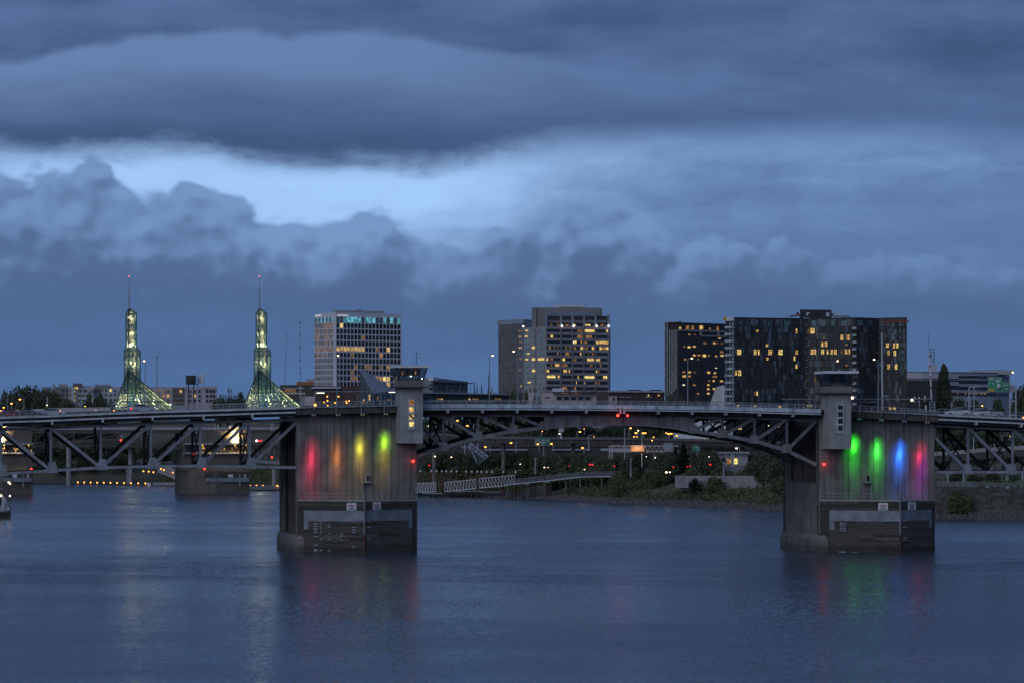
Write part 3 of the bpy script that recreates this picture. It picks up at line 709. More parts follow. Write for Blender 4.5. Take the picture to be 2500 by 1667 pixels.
# red navigation lights
def nav(u, v, t, label, r=.2, glow=0, D=None, hang=1.0):
    p = BP(u, v, t) if D is None else W(u, v, D)
    root = thing('navigation_light', p, label, 'navigation light', 'red navigation lights')
    MB().ball(p, r, 8, 6).build('lens', REDL, root)
    MB().tube(p + Vector((0, 0, r * .8)), p + Vector((0, 0, r * 1.5)), r * .7, r * .4).build('lamp_cap', DARK, root)
    MB().bar(p + Vector((0, 0, r * 1.5)), p + Vector((0, 0, r * 1.5 + hang)), .07).build('hanger', STEEL_D, root)
    if glow:
        ld = bpy.data.lights.new('navigation_glow', 'POINT'); ld.energy = glow; ld.color = (1, .03, .02); ld.shadow_soft_size = .15
        put(bpy.data.objects.new('navigation_glow', ld), root, Matrix.Translation(p + Vector((0, -.35, 0))))
nav(1508.6, 1013, -.3, 'red lamp hanging from the leaf joint, on the side of the orange-lit tower', .24, 22)
nav(1532, 1013.5, -.3, 'red lamp hanging from the leaf joint, on the side of the dark tower', .2, 10)
nav(1008.5, 1124.5, 1.5, 'red lamp on the pier below the orange-lit control tower', .24, 22)
nav(2012, 1132.5, 1.5, 'red lamp on the pier below the dark control tower', .24, 22)

# ------------------------------------------------------------------ towers of the glass hall (two alike)
m, t, o = newmat('lattice_glass'); x, y, z = pos()
tr = t.nodes.new('ShaderNodeBsdfTransparent'); tr.inputs[0].default_value = (.74, .86, .80, 1)
pr = t.nodes.new('ShaderNodeBsdfPrincipled'); pr.inputs['Base Color'].default_value = (.26, .38, .35, 1); pr.inputs['Roughness'].default_value = .25
mx = t.nodes.new('ShaderNodeMixShader'); t.links.new((e_noise(e_vec(x, y, z), .5, 3).step(.2, .8) * .08 + .5).s, mx.inputs[0])
t.links.new(tr.outputs[0], mx.inputs[1]); t.links.new(pr.outputs[0], mx.inputs[2]); t.links.new(mx.outputs[0], o.inputs[0]); LATGLASS = m
m, t, o = newmat('clear_lobby_glass')
tr = t.nodes.new('ShaderNodeBsdfTransparent'); tr.inputs[0].default_value = (.72, .84, .76, 1)
gl = t.nodes.new('ShaderNodeBsdfGlossy'); gl.inputs['Roughness'].default_value = .1; gl.inputs['Color'].default_value = (.6, .8, .8, 1)
mx = t.nodes.new('ShaderNodeMixShader'); mx.inputs[0].default_value = .07
t.links.new(tr.outputs[0], mx.inputs[1]); t.links.new(gl.outputs[0], mx.inputs[2]); t.links.new(mx.outputs[0], o.inputs[0]); CLEARG = m
MULL = mat('teal_mullion', (.10, .16, .16), .5)
FRAMEW = mat('white_steel_frame', (.46, .45, .40), .6)
def point(root, p, e, c, r=.5, name='interior_lamp'):
    ld = bpy.data.lights.new(name, 'POINT'); ld.energy = e; ld.color = c; ld.shadow_soft_size = r
    put(bpy.data.objects.new(name, ld), root, Matrix.Translation(Vector(p)))
def spot(root, p, q, e, c, ang, r=.2, name='uplight_beam'):
    ld = bpy.data.lights.new(name, 'SPOT'); ld.energy = e; ld.color = c; ld.spot_size = math.radians(ang); ld.spot_blend = .8; ld.shadow_soft_size = r
    p, q = Vector(p), Vector(q)
    put(bpy.data.objects.new(name, ld), root, Matrix.Translation(p) @ (p - q).to_track_quat('Z', 'Y').to_matrix().to_4x4())
def glass_tower(uc, label, D=1950.0):
    s = D / F; ph = math.radians(24)
    a = Vector((-math.cos(math.pi / 2 - ph), math.sin(math.pi / 2 - ph), 0)); b = Vector((math.cos(ph), math.sin(ph), 0))   # along the narrow and the wide face
    # the wide face runs off to one side, the narrow one to the other; both leave the near corner C
    C = W(uc, 990, D); C.z = 0
    Z = lambda v: WZ(v, D)
    root = thing('glass_tower', (C.x, C.y, Z(1000)), label, 'glass tower', 'twin glass towers')
    Lu, Lm = 5.0, 7.7; kL, kR = .98, .92
    zg, za, zm, zs, zu, zr, zt_ = Z(1000), Z(903), Z(857), Z(848), Z(765), Z(752.4), Z(675)
    fL, fR = 31.0, 30.0
    def c(la, lb, zz): p = C + a * la + b * lb; return Vector((p.x, p.y, zz))
    # rings of plan corners (near, wide end, back, narrow end)
    def ring(L, zz, off=0.0): return [c(off, off, zz), c(off, L + off, zz), c(L + off, L + off, zz), c(L + off, off, zz)]
    def skin(name, quads, step, m=LATGLASS):
        g = MB()
        for q in quads: g.add(q, [tuple(range(len(q)))])
        go = g.build(name, m, root)
        mu = MB()
        for q in quads:
            if len(q) == 3: q = [q[0], q[1], q[2], q[2]]
            h = max((q[3] - q[0]).length, (q[2] - q[1]).length); w = max((q[1] - q[0]).length, (q[2] - q[3]).length)
            nh, nw = max(1, round(h / step)), max(1, round(w / step))
            for i in range(nh + 1):
                f = i / nh; p0, p1 = q[0].lerp(q[3], f), q[1].lerp(q[2], f)
                if (p0 - p1).length > .2: mu.bar(p0, p1, .2)
            for i in range(nw + 1):
                f = i / nw; p0, p1 = q[0].lerp(q[1], f), q[3].lerp(q[2], f); mu.bar(p0, p1, .2 if 0 < i < nw else .42)
        mu.build('mullion_grid', MULL, go, kind='stuff')
    off = .35
    up0, up1 = ring(Lu, zs, off), ring(Lu, zu, off)
    skin('upper_glazing', [[up0[i], up0[(i + 1) % 4], up1[(i + 1) % 4], up1[i]] for i in range(4)], 2.6)
    ap = c(off + .6, off + .6, zr); skin('roof_glazing', [[up1[i], up1[(i + 1) % 4], ap] for i in range(4)], 2.6)
    mi0, mi1 = ring(Lm, Z(960)), ring(Lm, zm)
    skin('middle_glazing', [[mi0[i], mi0[(i + 1) % 4], mi1[(i + 1) % 4], mi1[i]] for i in range(4)], 2.6)
    skin('shoulder_glazing', [[mi1[i], mi1[(i + 1) % 4], up0[(i + 1) % 4], up0[i]] for i in range(4)], 2.6)
    A = c(-.05, -.05, za); n0, r0, k0, l0 = c(-.05, -.05, zg), c(-.05, fR, zg), c(fL, fR, zg), c(fL, -.05, zg)
    skin('lobby_wall_glazing', [[n0, l0, A]], 2.8)
    skin('lobby_gable_glazing', [[n0, r0, A]], 4.2, CLEARG)
    skin('lobby_roof_glazing', [[r0, k0, A], [k0, l0, A]], 4.2, CLEARG)
    # white steel inside
    fr = MB()
    def cage(L, z0, z1, n, off, w):
        for i in range(n):
            q0, q1 = z0 + (z1 - z0) * i / n, z0 + (z1 - z0) * (i + 1) / n
            r0_, r1_ = [c(off + x_, off + y_, q0) for x_, y_ in ((0, 0), (0, L), (L, L), (L, 0))], [c(off + x_, off + y_, q1) for x_, y_ in ((0, 0), (0, L), (L, L), (L, 0))]
            for k in range(4):
                fr.bar(r0_[k], r1_[k], w); fr.bar(r0_[k], r0_[(k + 1) % 4], w); fr.bar(r0_[k] if i % 2 else r0_[(k + 1) % 4], r1_[(k + 1) % 4] if i % 2 else r1_[k], w)
    cage(2.9, zs, zr - 1, 7, off + .9, .5); cage(4.6, Z(925), zs, 3, 1.4, .6)
    for k in range(1, 6):
        f = k / 6
        for e0, e1 in ((n0, r0), (n0, l0)):
            foot = e0.lerp(e1, f); topp = foot.lerp(A, .0); topp = Vector((foot.x, foot.y, zg + (za - zg) * (1 - f) - .6))
            ins = (a if e1 is r0 else b) * 1.2
            fr.bar(foot + ins, topp + ins, .65); 
            if f < .9: fr.bar(foot + ins, e0.lerp(e1, min(1, f + 1 / 6)) + ins + Vector((0, 0, 4.5)), .26)
            q2 = foot.lerp(A, .62); fr.bar(foot + ins, q2 + ins, .6)
    for zz, f in ((zg + 5, .78), (zg + 10.5, .53), (zg + 16, .27)):
        for e1, ins in ((r0, a), (l0, b)): fr.bar(Vector((n0.x, n0.y, zz)) + ins, Vector((n0.lerp(e1, f).x, n0.lerp(e1, f).y, zz)) + ins, .6)
    fr.bar(r0 + a * 1.5 + Vector((0, 0, .3)), A + a * 1.5, .8); fr.bar(l0 + b * 1.5, A + b * 1.5, .8)
    fr.build('inner_frame', FRAMEW, root, kind='stuff')
    MB().plan([n0.xy, r0.xy, k0.xy, l0.xy], zg - 3, zg + .15).build('floor_slab', CONC_D, root)
    MB().plan([p.xy for p in ring(4.5, 0, .6)], zs - .5, zs - .1).build('lamp_floor', FRAMEW, root)
    MB().tube((ap.x, ap.y, zr - .5), (ap.x, ap.y, zr + (zt_ - zr) * .55), .42, .3).tube((ap.x, ap.y, zr + (zt_ - zr) * .55), (ap.x, ap.y, zt_), .26, .12).build('spire', GREY, root)
    MB().ball((ap.x, ap.y, zt_ + .2), .34, 8, 5).build('beacon', emit_c2(), root)
    wc = (1.0, .82, .5)
    mid = c(2.6, 2.6, zs + 1.2); point(root, mid, 7000, wc, .6); point(root, c(2.6, 2.6, zs + 8), 3000, wc, .4)
    point(root, c(3.8, 3.8, Z(885)), 3600, wc, .6); point(root, c(2.4, 2.4, zu - 3), 2600, wc, .4)
    for la, lb, h, e in ((3, 5, 4.5, 4200), (4, 16, 3.5, 4200), (16, 4, 3.5, 3800), (3, 25, 2.2, 2200), (25, 3, 2.2, 1800)): 
        pp = c(la, lb, zg + h); point(root, pp, e * 2.6, (1.0, .86, .5), .6)
    for lb, h in ((5.0, 6.2), (16.5, 5.8), (27.0, 3.4)):
        pp = c(.9, lb, zg + h); MB().ball(pp, .34, 8, 5).build('flood_lamp', WLED, root)
    for la in (9.0, 20.0, 27.0): MB().ball(c(la, .9, zg + 5.0 if la < 25 else zg + 2.5), .3, 8, 5).build('flood_lamp', WLED, root)
    return root
def emit_c2():
    if 'beacon_red' not in MAT: emit('beacon_red', (1.0, .12, .2), 3.0)
    return MAT['beacon_red']
glass_tower(312.5, 'tall lit glass tower with a spire nearest the apartment blocks')
glass_tower(631.0, 'tall lit glass tower with a spire nearest the white office block')

# ------------------------------------------------------------------ white office block with a grid of dark windows
WHITE_F = mat('white_facade', (.62, .62, .68), .8, 0, .05, .05)
REFL_BRONZE = emit('bronze_reflection_glow', (.9, .58, .42), .2, .6, .5); LIT_O2 = emit('dim_gold_window', (1.0, .66, .22), .55, .6, .5)  # bronze panes emit to stand in for reflections, not lit rooms
def text_mesh(body, m, extrude, offset=0.0):
    cu = bpy.data.curves.new('lettering', 'FONT'); cu.body = body; cu.size = 1.0; cu.extrude = extrude; cu.offset = offset
    ob = bpy.data.objects.new('lettering', cu); col.objects.link(ob); bpy.context.view_layer.update()
    me = bpy.data.meshes.new_from_object(ob.evaluated_get(bpy.context.evaluated_depsgraph_get())); bpy.data.objects.remove(ob)
    me.materials.clear(); me.materials.append(m); return me
def office_white():
    n = W(819, 960, 1700); nn = Vector((n.x, n.y))
    e = Vector((math.cos(math.radians(32)), math.sin(math.radians(32)))); g = Vector((-math.sin(math.radians(32)), math.cos(math.radians(32))))
    fr = Face(nn, nn + e * 60); LR = fr.at(980); fl0 = Face(nn, nn + g * 40); LL = fl0.at(768.7)
    B, Cc, Dd = nn + e * LR, nn + e * LR + g * LL, nn + g * LL
    root = thing('office_block', (nn.x, nn.y, 20), 'white office block with a grid of dark windows and a cyan-lit top floor', 'office block')
    zt = WZ(763, 1700)
    MB().plan([nn, B, Cc, Dd], 15, zt).build('wall', WHITE_F, root)
    MB().plan([nn.lerp(Cc, .2), B.lerp(Dd, .2), Cc.lerp(nn, .2), Dd.lerp(B, .2)], zt, zt + 1.4).build('plant_room', GREY, root)
    fr, fl = Face(nn, B), Face(Dd, nn)
    for k, (u0, u1, v0, v1) in enumerate(((836, 848, 757, 763), (855, 868, 757.5, 763), (872, 902, 758.5, 763), (890, 897, 755, 759), (905, 924, 762, 765))): fr.rect('roof_plant', (GREY, DARK, DARK, GREY, DARK)[k], root, u0, u1, v0, v1, 3, -8)
    rows = [780.4 + 14.15 * i for i in range(12)]
    warm_f = {(5, i): LIT_O2 for i in range(8)}; warm_f.update({(1, 1): LIT_Y, (3, 7): LIT_F, (5, 11): LIT_F, (5, 14): LIT, (6, 12): LIT_O, (6, 4): LIT_F, (8, 5): LIT_F, (8, 8): LIT_F, (8, 9): LIT_F, (8, 14): LIT_O, (9, 4): LIT_F, (10, 11): LIT_O, (10, 12): LIT_O, (10, 13): LIT_Y, (10, 14): LIT, (10, 16): LIT, (11, 14): LIT, (8, 12): LIT_F, (10, 4): LIT_F, (10, 5): LIT_F})
    dimc = {1, 0, 7, 11, 12, 14, 16}
    for r, vr in enumerate(rows):
        for c_ in range(18):
            uc = 824.6 + c_ * 8.77
            sh = (uc - 819) * .022
            m = (GLASS_T if c_ in dimc else LIT_C) if r == 0 else warm_f.get((r, c_), GLASS_D)
            h = 7 if r == 0 else 5.1
            fr.rect('window', m, root, uc - 3.2, uc + 3.2, vr - h + sh, vr + h + sh, .5, -.1)
        for c_ in range(10):
            uc = 771.6 + c_ * 4.58; sh = -(uc - 819) * .03
            q = R.random()
            m = (LIT_C if c_ % 2 else GLASS_T) if r == 0 else (REFL_BRONZE if (r == 5 or (r in (2, 3, 4, 6) and q < .5) or (r == 1 and c_ > 4)) else (BRONZE if r < 11 else BRONZE))
            fl.rect('window', m, root, uc - 1.7, uc + 1.7, vr - 5.2 + sh, vr + 5.2 + sh, .5, -.1)
    # proud piers between the windows
    for c_ in range(19): uc = 824.6 + (c_ - .5) * 8.77; fr.rect('facade_rib', WHITE_F, root, uc - .55, uc + .55, 774.5, 950, .5, .12)
    for c_ in range(11): uc = 771.6 + (c_ - .5) * 4.58; fl.rect('facade_rib', WHITE_F, root, uc - .32, uc + .32, 775, 945, .5, .12)
    lm = emit('sign_white', (1, .95, .95), .9)
    for f, ua, ub, v, tilt in ((fr, 822.5, 850, 771.2, 0), (fl, 770, 784, 772.6, 0)):
        me = text_mesh('KAISER PERMANENTE', lm, .02); ob = bpy.data.objects.new('roof_lettering', me); ob['kind'] = 'stuff'
        p0, p1 = f.P(ua, v, .25), f.P(ub, v, .25)
        wd = max(v_.co.x for v_ in me.vertices); sc = (p1 - p0).length / wd
        Mx = Matrix.Translation(p0) @ Matrix.Rotation(f.rot, 4, 'Z') @ Matrix.Rotation(math.pi / 2, 4, 'X') @ Matrix.Diagonal((sc, max(sc, .75), 1, 1))
        put(ob, root, Mx)
office_white()

# ------------------------------------------------------------------ stepped office tower with lit strip windows, and the finned slab beside it
GRANITE = mat('mauve_granite', (.33, .30, .31), .75, 0, .08, .1); GRANITE_D = mat('brown_granite', (.23, .21, .21), .75, 0, .1, .1)
CORNICE = mat('blue_grey_cornice', (.27, .29, .35), .75, 0, .08, .1)
def office_stepped():
    D = 1650.0; A, B = Vector(pt(1333, D)), Vector(pt(1485.5, D + 14)); fr = Face(A, B); g = Vector((.06, .98)) * 34
    Lf = Vector(pt(1278, D + 26))
    root = thing('office_tower', (A.x, A.y, 18), 'stepped mauve office tower with strip windows and bright uplights at its top', 'office tower')
    zb = 14.0
    zt = WZ(771, D)
    back = [B + g, A + g, Lf + g * .6]
    MB().plan([A, B, B + g, Lf + g * .6, Lf], zb, WZ(797, D)).build('wall', GRANITE, root)
    a2, b2 = A + fr.h * .2 - fr.n * .8, B - fr.h * .9 - fr.n * .8
    MB().plan([a2, b2, b2 + g * .9, a2 + g * .9], WZ(797, D) - .1, WZ(771, D)).build('top_storey', GRANITE_D, root)
    c1, c2 = Vector(pt(1335, D + 1)), Vector(pt(1453, D + 12))
    MB().plan([c1, c2, c2 + g * .8, c1 + g * .8], WZ(771.5, D), WZ(761, D)).build('cornice', CORNICE, root)
    d1, d2 = Vector(pt(1308, D + 12)), Vector(pt(1466.5, D + 16))
    MB().plan([d1, d2, d2 + g * .6, d1 + g * .6], WZ(800, D), WZ(751, D + 12)).build('plant_storey', GRANITE_D, root)
    e1, e2 = Vector(pt(1352, D + 22)), Vector(pt(1427, D + 25))
    MB().plan([e1, e2, e2 + g * .3, e1 + g * .3], WZ(753, D + 22), WZ(744, D + 22)).build('penthouse', WHITE_F, root)
    fe = Face(e1, e2)
    for k in range(8): fe.rect('louvre', DARK, root, 1366 + k * 7.4, 1371 + k * 7.4, 750, 752.2, .3, .1)
    # core on the narrow side
    f1, f2 = Vector(pt(1298, D + 17)), Vector(pt(1309, D + 11)); MB().plan([f1, f2, f2 + g * .5, f1 + g * .5], zb, WZ(751, D + 14)).build('stair_core', GRANITE_D, root)
    fs = Face(f1, f2)
    lw = Face(Lf, A)
    rows = [806.5 + 14 * i for i in range(11)]
    piers = [1333, 1368.6, 1397, 1425, 1453, 1485]
    lit = {(0, 2): [(1409, 1422, LIT_F)], (0, 3): [(1427, 1430, LIT), (1430, 1451, LIT_Y)], (0, 4): [(1479, 1484, LIT_Y)], (1, 0): [(1344, 1350, LIT)], (1, 2): [(1409, 1421, LIT_O)], (1, 3): [(1430, 1445, LIT_O)],
           (2, 2): [(1398.5, 1401, LIT_W), (1401.5, 1407.5, LIT_Y), (1417, 1421, LIT_O)], (2, 3): [(1427, 1434, LIT_F)], (2, 4): [(1455, 1462, LIT), (1463, 1484.5, LIT)], (3, 0): [(1341, 1343, LIT), (1353, 1355, LIT_F), (1360, 1363, LIT_F)], (3, 1): [(1380, 1384, LIT_F), (1389, 1393, LIT_F)],
           (3, 2): [(1416.5, 1423, LIT), (1401, 1406, LIT_F)], (3, 3): [(1427, 1435, LIT_F), (1444.5, 1450, LIT)], (3, 4): [(1463, 1468.5, LIT_Y), (1468.5, 1478.5, LIT_O), (1479, 1485, LIT_Y)], (4, 0): [(1360, 1363, LIT_O)], (4, 1): [(1380, 1390, LIT_O)], (4, 2): [(1416, 1419, LIT)], (4, 3): [(1436, 1438, LIT_F), (1445, 1448, LIT_F)],
           (5, 0): [(1333.5, 1338, LIT), (1343, 1350, LIT_F)], (5, 1): [(1373, 1379, LIT_Y)], (5, 2): [(1398.5, 1407, LIT_F)], (5, 3): [(1433, 1450, LIT)], (5, 4): [(1455, 1465, LIT)], (6, 0): [(1345, 1348, LIT_O), (1355, 1365, LIT)], (6, 1): [(1370, 1385, LIT_F)], (6, 3): [(1440, 1446, LIT_F)], (6, 4): [(1464, 1468, LIT_F)],
           (7, 0): [(1334, 1340, LIT)], (7, 1): [(1375, 1384, LIT), (1388, 1391, LIT)], (7, 4): [(1454, 1457, LIT_Y), (1457, 1463, LIT_F)], (8, 0): [(1335, 1356, LIT_Y), (1361, 1366, LIT)], (8, 2): [(1410, 1413, LIT)], (8, 3): [(1427, 1451, LIT_Y)], (8, 4): [(1472, 1482, LIT_Y)],
           (9, 2): [(1406, 1408, LIT)], (9, 3): [(1426, 1428, LIT_Y)], (9, 4): [(1454.5, 1456, LIT), (1460, 1464, LIT_F)], (10, 1): [(1372, 1384, LIT_O)], (10, 2): [(1402, 1406, LIT_O)]}
    for r, vr in enumerate(rows):
        for k, (u0, u1) in enumerate(zip(piers, piers[1:])):
            sh = (u0 - 1333) * .012
            wn = fr.rect('strip_window', GLASS_D, root, u0 + 1.9, u1 - 1.6, vr - 3.6 + sh, vr + 3.9 + sh, .5, -.12)
            for (a, b, m) in lit.get((r, k), []): fr.rect('lit_pane', m, root, a + .1, b - .1, vr - 2.8 + sh, vr + 3.6 + sh, .5, -.08)
        for a, b in ((1281, 1294), (1314, 1329)):
            lw.rect('strip_window', GLASS_P, root, a, b, vr - 3.6 - (a - 1333) * .01, vr + 3.4 - (a - 1333) * .01, .5, -.05)
        fs.rect('core_window', LIT_Y if r in (3, 5, 7) else GLASS_P, root, 1300, 1306, vr - 2.9, vr + 2.9, .4, .1)
    for u, r in ((1283, 1), (1288, 4), (1284, 5), (1290, 9), (1284, 0)): lw.rect('lit_pane', LIT_Y, root, u, u + 6, rows[r] - 1, rows[r] + 2.5, .4, .15)
    for r in (5,): lw.rect('lit_pane', LIT_Y, root, 1315, 1329, rows[r] - 3, rows[r] + 3, .4, .15)
    for u in piers[1:-1]: fr.rect('facade_pier', GRANITE_D, root, u - 1.4, u + 1.4, 797, 965, .8, .1)
    ft = Face(a2, b2)
    for k, (u0, u1) in enumerate(zip(piers, piers[1:])):
        ft.rect('top_window', GLASS_D, root, u0 + 3, u1 - 2.5, 788.5, 796.5, .5, .0); ft.rect('top_panel', DARK, root, u0 + 3, u1 - 2.5, 772, 781, .5, .0)
    for u, m in ((1345, LIT_F), (1362, LIT_F), (1384, LIT_O), (1402, LIT), (1431, LIT_Y), (1438, LIT_Y), (1469, LIT_O)): ft.rect('lit_pane', m, root, u - 3, u + 3, 792, 796, .4, .12)
    for u in piers: ft.rect('pilaster', CORNICE, root, u - 2.2, u + 2.2, 768, 797, 1.0, .25)
    for u in (1368.6, 1397, 1453, 1482):
        p = ft.P(u, 797.5, 1.9); MB().ball(p + Vector((0, 0, .25)), .42, 8, 5).build('uplight', WLED, root)
        spot(root, p + Vector((0, 0, .3)), ft.P(u, 780, .6), 45000, (1, .8, .5), 60)
    p = lw.P(1281, 797, .8); MB().ball(p, .4, 8, 5).build('uplight', WLED, root)
office_stepped()
def office_finned():
    D = 1690.0; A, B = Vector(pt(1216.5, D + 22)), Vector(pt(1282, D)); f = Face(A, B); g = Vector((.2, .95)) * 30
    root = thing('office_slab', (A.x, A.y, 18), 'dark glass office slab with thin upright fins and a pale cornice', 'office block')
    MB().plan([A, B, B + g, A + g], 14, WZ(783, D)).build('wall', mat('smoked_glass', (.075, .075, .085), .35, 0, .2, .06), root)
    MB().plan([A - f.h * .6 + f.n * .5, B + f.n * .5, B + g, A - f.h * .6 + g], WZ(790, D), WZ(779, D)).build('cornice', CORNICE, root)
    fm = mat('pale_fin', (.22, .215, .225), .7)
    for i in range(30): u = 1218.5 + i * 1.68; f.rect('fin', fm, root, u - .35, u + .35, 790.5, 962, .5, .2)
    for u in (1271.5, 1276.5): f.rect('corner_post', CORNICE, root, u - .8, u + .8, 788, 958, .6, .3)
    for u, v, w, h, m in ((1220, 839, 5, 7, LIT_F), (1227, 851, 3, 7, LIT_F), (1237, 851, 3, 6, LIT_F), (1248, 850, 9, 6, LIT_F), (1258, 850, 6, 6, LIT_F), (1224, 891, 6, 6, LIT_F), (1244, 890, 12, 6, LIT_F), (1248, 904, 12, 6, LIT_F), (1227, 930, 6, 7, LIT_F), (1236, 929, 6, 6, LIT_F), (1270, 808, 6, 5, LIT_O), (1270, 822, 6, 4, LIT), (1270, 835, 6, 4, LIT_O), (1270, 849, 7, 4, LIT_Y), (1270, 876, 6, 4, LIT_O), (1270, 903, 6, 4, LIT_O), (1274, 942, 4, 4, LIT)):
        f.rect('lit_window', m, root, u - w / 2, u + w / 2, v - h / 2, v + h / 2, .4, .02)
office_finned()

# ------------------------------------------------------------------ dark residential blocks
CHAR = [mat('charcoal_panel', (.030, .030, .034), .6), mat('slate_panel', (.045, .045, .05), .55), mat('umber_panel', (.052, .046, .045), .6)]
def dark_tower():
    D = 1400.0; A, B, C_ = Vector(pt(1624, D + 4)), Vector(pt(1656, D)), Vector(pt(1800, D + 22)); fl, fr = Face(A, B), Face(B, C_); g = Vector((.2, .97)) * 30
    root = thing('apartment_tower', (B.x, B.y, 14), 'dark apartment tower with a pale frame on its edge and scattered lit windows', 'apartment building')
    body = mat('dark_cladding', (.045, .043, .05), .6)
    MB().plan([A, B, C_, C_ + g, A + g], 10, WZ(806, D)).build('wall', body, root)
    MB().plan([A - fl.n * .4, B + fr.h * 1.5 - fl.n * 1.0, C_ - fr.n * 1.4, C_ + g, A + g], WZ(806, D) - .1, WZ(787, D)).build('top_storeys', CHAR[0], root)
    MB().plan([A, B, B - fl.n * 3, A - fl.n * 3], WZ(787, D), WZ(785, D)).build('roof_edge', CORNICE, root)
    fm = mat('pale_frame', (.30, .29, .29), .75)
    for u, v0, v1 in ((1625.3, 788, 966), (1631, 788, 966), (1637, 806, 962), (1642.5, 806, 962), (1647.5, 806, 955), (1652.5, 806, 950)): fl.rect('frame_post', fm, root, u - 1.2, u + 1.2, v0, v1, .8, .25)
    for u0, u1, v in ((1624.5, 1631, 852), (1624.5, 1631, 913), (1624.5, 1631, 953), (1637, 1642, 871), (1637, 1642, 934), (1642, 1647, 853), (1642, 1647, 914), (1647, 1652, 871), (1647, 1652, 934), (1624.5, 1632, 788)): fl.rect('frame_beam', fm, root, u0, u1, v - 1.2, v + 1.2, .8, .26)
    for u0, u1, v0, v1 in ((1627, 1630, 795, 850), (1627, 1630, 855, 911), (1627, 1630, 916, 951), (1638.2, 1641.4, 811, 869), (1643.7, 1646.5, 811, 851), (1638.2, 1641.4, 875, 931), (1643.7, 1646.5, 857, 911), (1643.7, 1646.5, 917, 950), (1648.6, 1651.4, 811, 868), (1648.6, 1651.4, 874, 930)): fl.rect('window_strip', GLASS_D, root, u0, u1, v0, v1, .5, .02)
    fr.rect('frame_beam', fm, root, 1656, 1771, 806, 810, .8, .3); fr.rect('frame_beam', fm, root, 1709, 1773, 819, 822.5, .8, .3)
    for u in (1709, 1752): fr.rect('frame_post', fm, root, u - 2, u + 2, 809.5, 819.5, .8, .28)
    # window grid: dark panes, some lit
    litw = [(1660, 801, 4, 4, LIT), (1678, 800, 6, 9, LIT_O), (1691, 800, 5, 9, LIT_O), (1712, 800, 7, 9, LIT), (1733, 803, 3, 6, LIT_O), (1752, 802, 4, 9, LIT_O), (1682, 847, 6, 4, LIT_Y), (1694, 846, 6, 4, LIT), (1670, 846, 5, 4, LIT_F), (1720, 838, 6, 4, LIT_O), (1743, 838, 4, 4, LIT), (1762, 838, 7, 4, LIT_F), (1749, 838, 4, 4, LIT_F),
            (1695, 867, 5, 4, LIT), (1706, 867, 7, 4, LIT_O), (1719, 868, 7, 6, LIT_Y), (1730, 868, 5, 4, LIT_F), (1748, 869, 3, 4, LIT), (1762, 868, 7, 4, LIT), (1762, 859, 7, 4, LIT_O), (1672, 877, 5, 4, LIT_O), (1704, 877, 3, 4, LIT_F), (1645, 908, 8, 4, LIT_O), (1669, 908, 6, 4, LIT_O), (1683, 908, 6, 4, LIT_Y), (1696, 908, 5, 3, LIT_F), (1730, 909, 6, 5, LIT), (1745, 910, 4, 4, LIT),
            (1670, 918, 7, 5, LIT), (1683, 918, 5, 4, LIT_O), (1745, 919, 10, 4, LIT_O), (1742, 929, 4, 4, LIT), (1761, 930, 6, 4, LIT), (1731, 929, 5, 3, LIT_F), (1669, 939, 4, 3, LIT_W), (1695, 939, 6, 4, LIT_O), (1729, 939, 5, 4, LIT), (1729, 949.5, 5, 4, LIT), (1742, 949, 4, 4, LIT), (1729, 960, 5, 4, LIT), (1704, 960, 4, 4, LIT_O), (1748, 898, 3, 2, LIT_W), (1682, 817, 3, 2, LIT), (1696, 817, 3, 2, LIT_O), (1756, 826, 5, 2, LIT_Y)]
    for r in range(15):
        for k in range(9):
            u, v = 1663 + k * 12.2, 828 + r * 10.1
            if any(abs(u - a) < 8 and abs(v - b) < 6 for a, b, *_ in litw) or v > 970: continue
            fr.rect('window', GLASS_D, root, u - 2.6, u + 2.6, v - 2.2, v + 2.2, .3, .05)
    for u, v, w, h, m in litw: (fl if u < 1655 else fr).rect('lit_window', m, root, u - w / 2, u + w / 2, v - h / 2, v + h / 2, .3, .1)
dark_tower()
